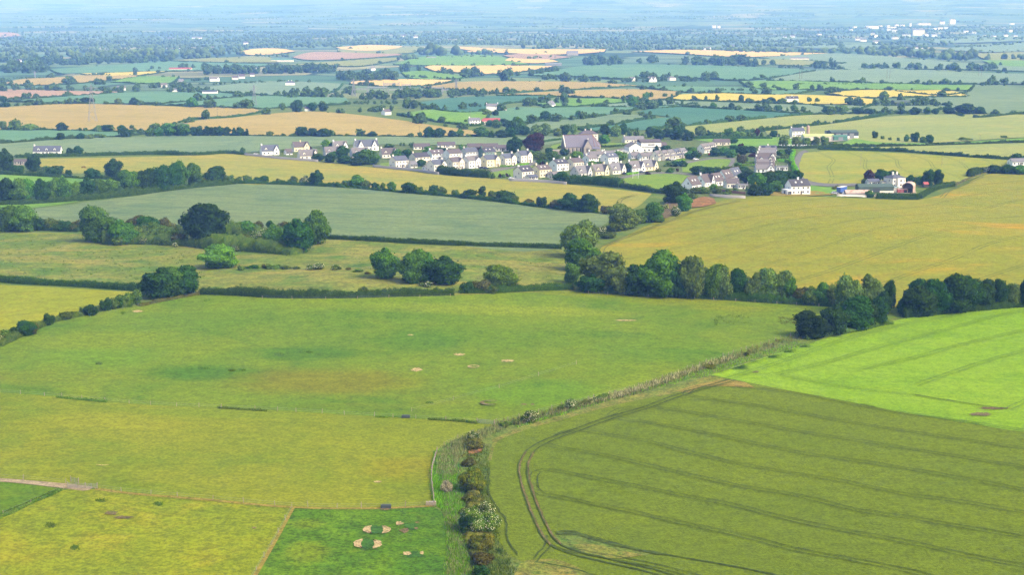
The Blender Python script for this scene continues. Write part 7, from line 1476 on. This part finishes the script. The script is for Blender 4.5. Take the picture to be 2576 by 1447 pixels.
blades('reeds', [(1112, 1200), (1160, 1180), (1170, 1260), (1165, 1300), (1185, 1447), (1120, 1470), (1128, 1380), (1118, 1290)], 900, .8, .06, LM['reed'], 'tall pale reeds standing in the lower ditch', 3, .3)
blades('ditch_grass', [(1092, 1140), (1130, 1120), (1150, 1200), (1165, 1300), (1120, 1290), (1090, 1270), (1084, 1190)], 4000, .6, .06, LM['hb'], 'lush green grass on the ditch bank', 2, .2)
blades('ditch_grass', [(1300, 1080), (1430, 1042), (1560, 1002), (1700, 966), (1790, 944), (1900, 905), (2020, 874), (2010, 858), (1890, 894), (1740, 942), (1590, 992), (1430, 1034), (1300, 1072)], 5000, .5, .09, LM['hb'], 'coarse green grass on the crop side of the ditch', 2, .3)
blades('ditch_grass', [(1175, 1140), (1230, 1120), (1232, 1290), (1262, 1372), (1300, 1440), (1260, 1500), (1190, 1500), (1180, 1400), (1165, 1280)], 4200, .5, .06, LM['b'], 'rank grass under the ditch bushes', 2, .25)
blades('ditch_grass', [(1112, 1200), (1160, 1180), (1170, 1260), (1165, 1300), (1185, 1447), (1120, 1470), (1128, 1380), (1118, 1290)], 3600, .6, .06, LM['hb'], 'lush green grass and reeds in the lower ditch', 2, .3)
blades('rushes', [(0, 600), (330, 625), (520, 640), (520, 700), (330, 712), (0, 690)], 190, .6, .08, LM['rush'], 'dark rush tufts in the rushy pasture', 12, .4)
blades('rushes', [(840, 625), (1400, 640), (1430, 700), (1200, 720), (900, 690)], 120, .5, .09, LM['rush'], 'dark rush tufts in the right part of the rushy pasture', 16, .9)
blades('rushes', [(60, 900), (500, 900), (700, 880), (1000, 890), (1000, 1030), (700, 1020), (60, 985)], 34, .35, .05, LM['rush'], 'little dark tussocks in the green pasture', 10, .25)
for (x, y, rx, ry) in ((700, 893, 13, 4), (249, 917, 7, 3), (510, 929, 17, 2.5), (583, 934, 9, 3), (611, 933, 8, 3), (779, 888, 8, 1.5), (1080, 1015, 9, 2), (131, 1324, 17, 6), (190, 1381, 8, 7), (255, 1261, 16, 4), (398, 1270, 14, 4), (522, 757, 14, 3), (310, 789, 5, 2.5)):
    poly = [(x + rx * math.cos(a), y + ry * math.sin(a)) for a in np.linspace(0, 6.2, 12)]
    blades('rush_clump', poly, 22, .4, .05, LM['rush'], 'dark rush clump in the pasture', 9, .3)
blades('rushes', [(1790, 795), (1880, 790), (1900, 815), (1800, 820)], 60, .45, .07, LM['rush'], 'dark tussocks near the pasture corner', 10, .4)
blades('rushes', [(1960, 800), (2040, 806), (2030, 822), (1950, 815)], 80, .5, .07, LM['r'], 'brown tussocks near the dark clump', 10, .4)
EXPO = 1.27

# ================================================================== camera, light, air
cam = bpy.data.cameras.new('camera'); co = bpy.data.objects.new('camera', cam); COL.objects.link(co)
cam.sensor_width = 36; cam.lens = 36 * FPX / 2576; cam.clip_start = .5; cam.clip_end = 60000
co.location = (0, 0, HC); co.rotation_euler = (math.pi / 2 - TH, 0, 0)
SC.camera = co
SUN_EL, SUN_AZ = R(46), math.atan2(.72, -.42)
w = bpy.data.worlds.new('World'); SC.world = w; w.use_nodes = True
nt = w.node_tree; nt.nodes.clear()
sky = nt.nodes.new('ShaderNodeTexSky'); sky.sky_type = 'NISHITA'; sky.sun_disc = False
sky.sun_elevation = SUN_EL; sky.sun_rotation = SUN_AZ; sky.air_density = 1.0; sky.dust_density = 5.0; sky.ozone_density = 1.0; sky.altitude = 100
bg = nt.nodes.new('ShaderNodeBackground'); bg.inputs[1].default_value = .13
ou = nt.nodes.new('ShaderNodeOutputWorld'); nt.links.new(sky.outputs[0], bg.inputs[0]); nt.links.new(bg.outputs[0], ou.inputs[0])
sl = bpy.data.lights.new('sun', 'SUN'); sl.energy = 1.5; sl.angle = R(24); sl.color = (1, .93, .80)
so = bpy.data.objects.new('sun', sl); COL.objects.link(so); so.location = (0, 0, 500)
sd = Vector((math.sin(SUN_AZ) * math.cos(SUN_EL), math.cos(SUN_AZ) * math.cos(SUN_EL), math.sin(SUN_EL)))
so.rotation_euler = sd.to_track_quat('Z', 'Y').to_euler()
# the air: one closed box of even haze round everything
hm = bpy.data.materials.new('haze_air'); hm.use_nodes = True; t = hm.node_tree; t.nodes.clear()
pv = t.nodes.new('ShaderNodeVolumePrincipled'); om = t.nodes.new('ShaderNodeOutputMaterial'); t.links.new(pv.outputs[0], om.inputs['Volume'])
pv.inputs['Color'].default_value = (.18, .38, 1.0, 1); pv.inputs['Absorption Color'].default_value = (1, 1, 1, 1); pv.inputs['Density'].default_value = 1.25e-4; pv.inputs['Anisotropy'].default_value = -.2
for nme in ('Density Attribute', 'Color Attribute', 'Temperature Attribute'):
    if nme in pv.inputs: pv.inputs[nme].default_value = ''
try: hm.cycles.homogeneous_volume = True
except Exception: pass
x0, x1, y0, y1, z0, z1 = -17500, 17500, -900, 18500, -12, 380
v = [(x, y, z) for z in (z0, z1) for y in (y0, y1) for x in (x0, x1)]
hz = mesh_obj('haze', v, [(0, 2, 3, 1), (4, 5, 7, 6), (0, 1, 5, 4), (2, 6, 7, 3), (0, 4, 6, 2), (1, 3, 7, 5)], hm); tag(hz, None, None, None, 'stuff')

SC.view_settings.view_transform = 'Standard'; SC.view_settings.look = 'None'; SC.view_settings.gamma = 1; SC.view_settings.exposure = EXPO
SC.render.engine = 'CYCLES'
cy = SC.cycles
cy.max_bounces = 4; cy.diffuse_bounces = 2; cy.glossy_bounces = 1; cy.transmission_bounces = 2; cy.volume_bounces = 1; cy.transparent_max_bounces = 4
cy.use_denoising = True; cy.denoiser = 'OPENIMAGEDENOISE'; cy.denoising_input_passes = 'RGB_ALBEDO_NORMAL'; cy.denoising_prefilter = 'NONE'; cy.use_adaptive_sampling = False
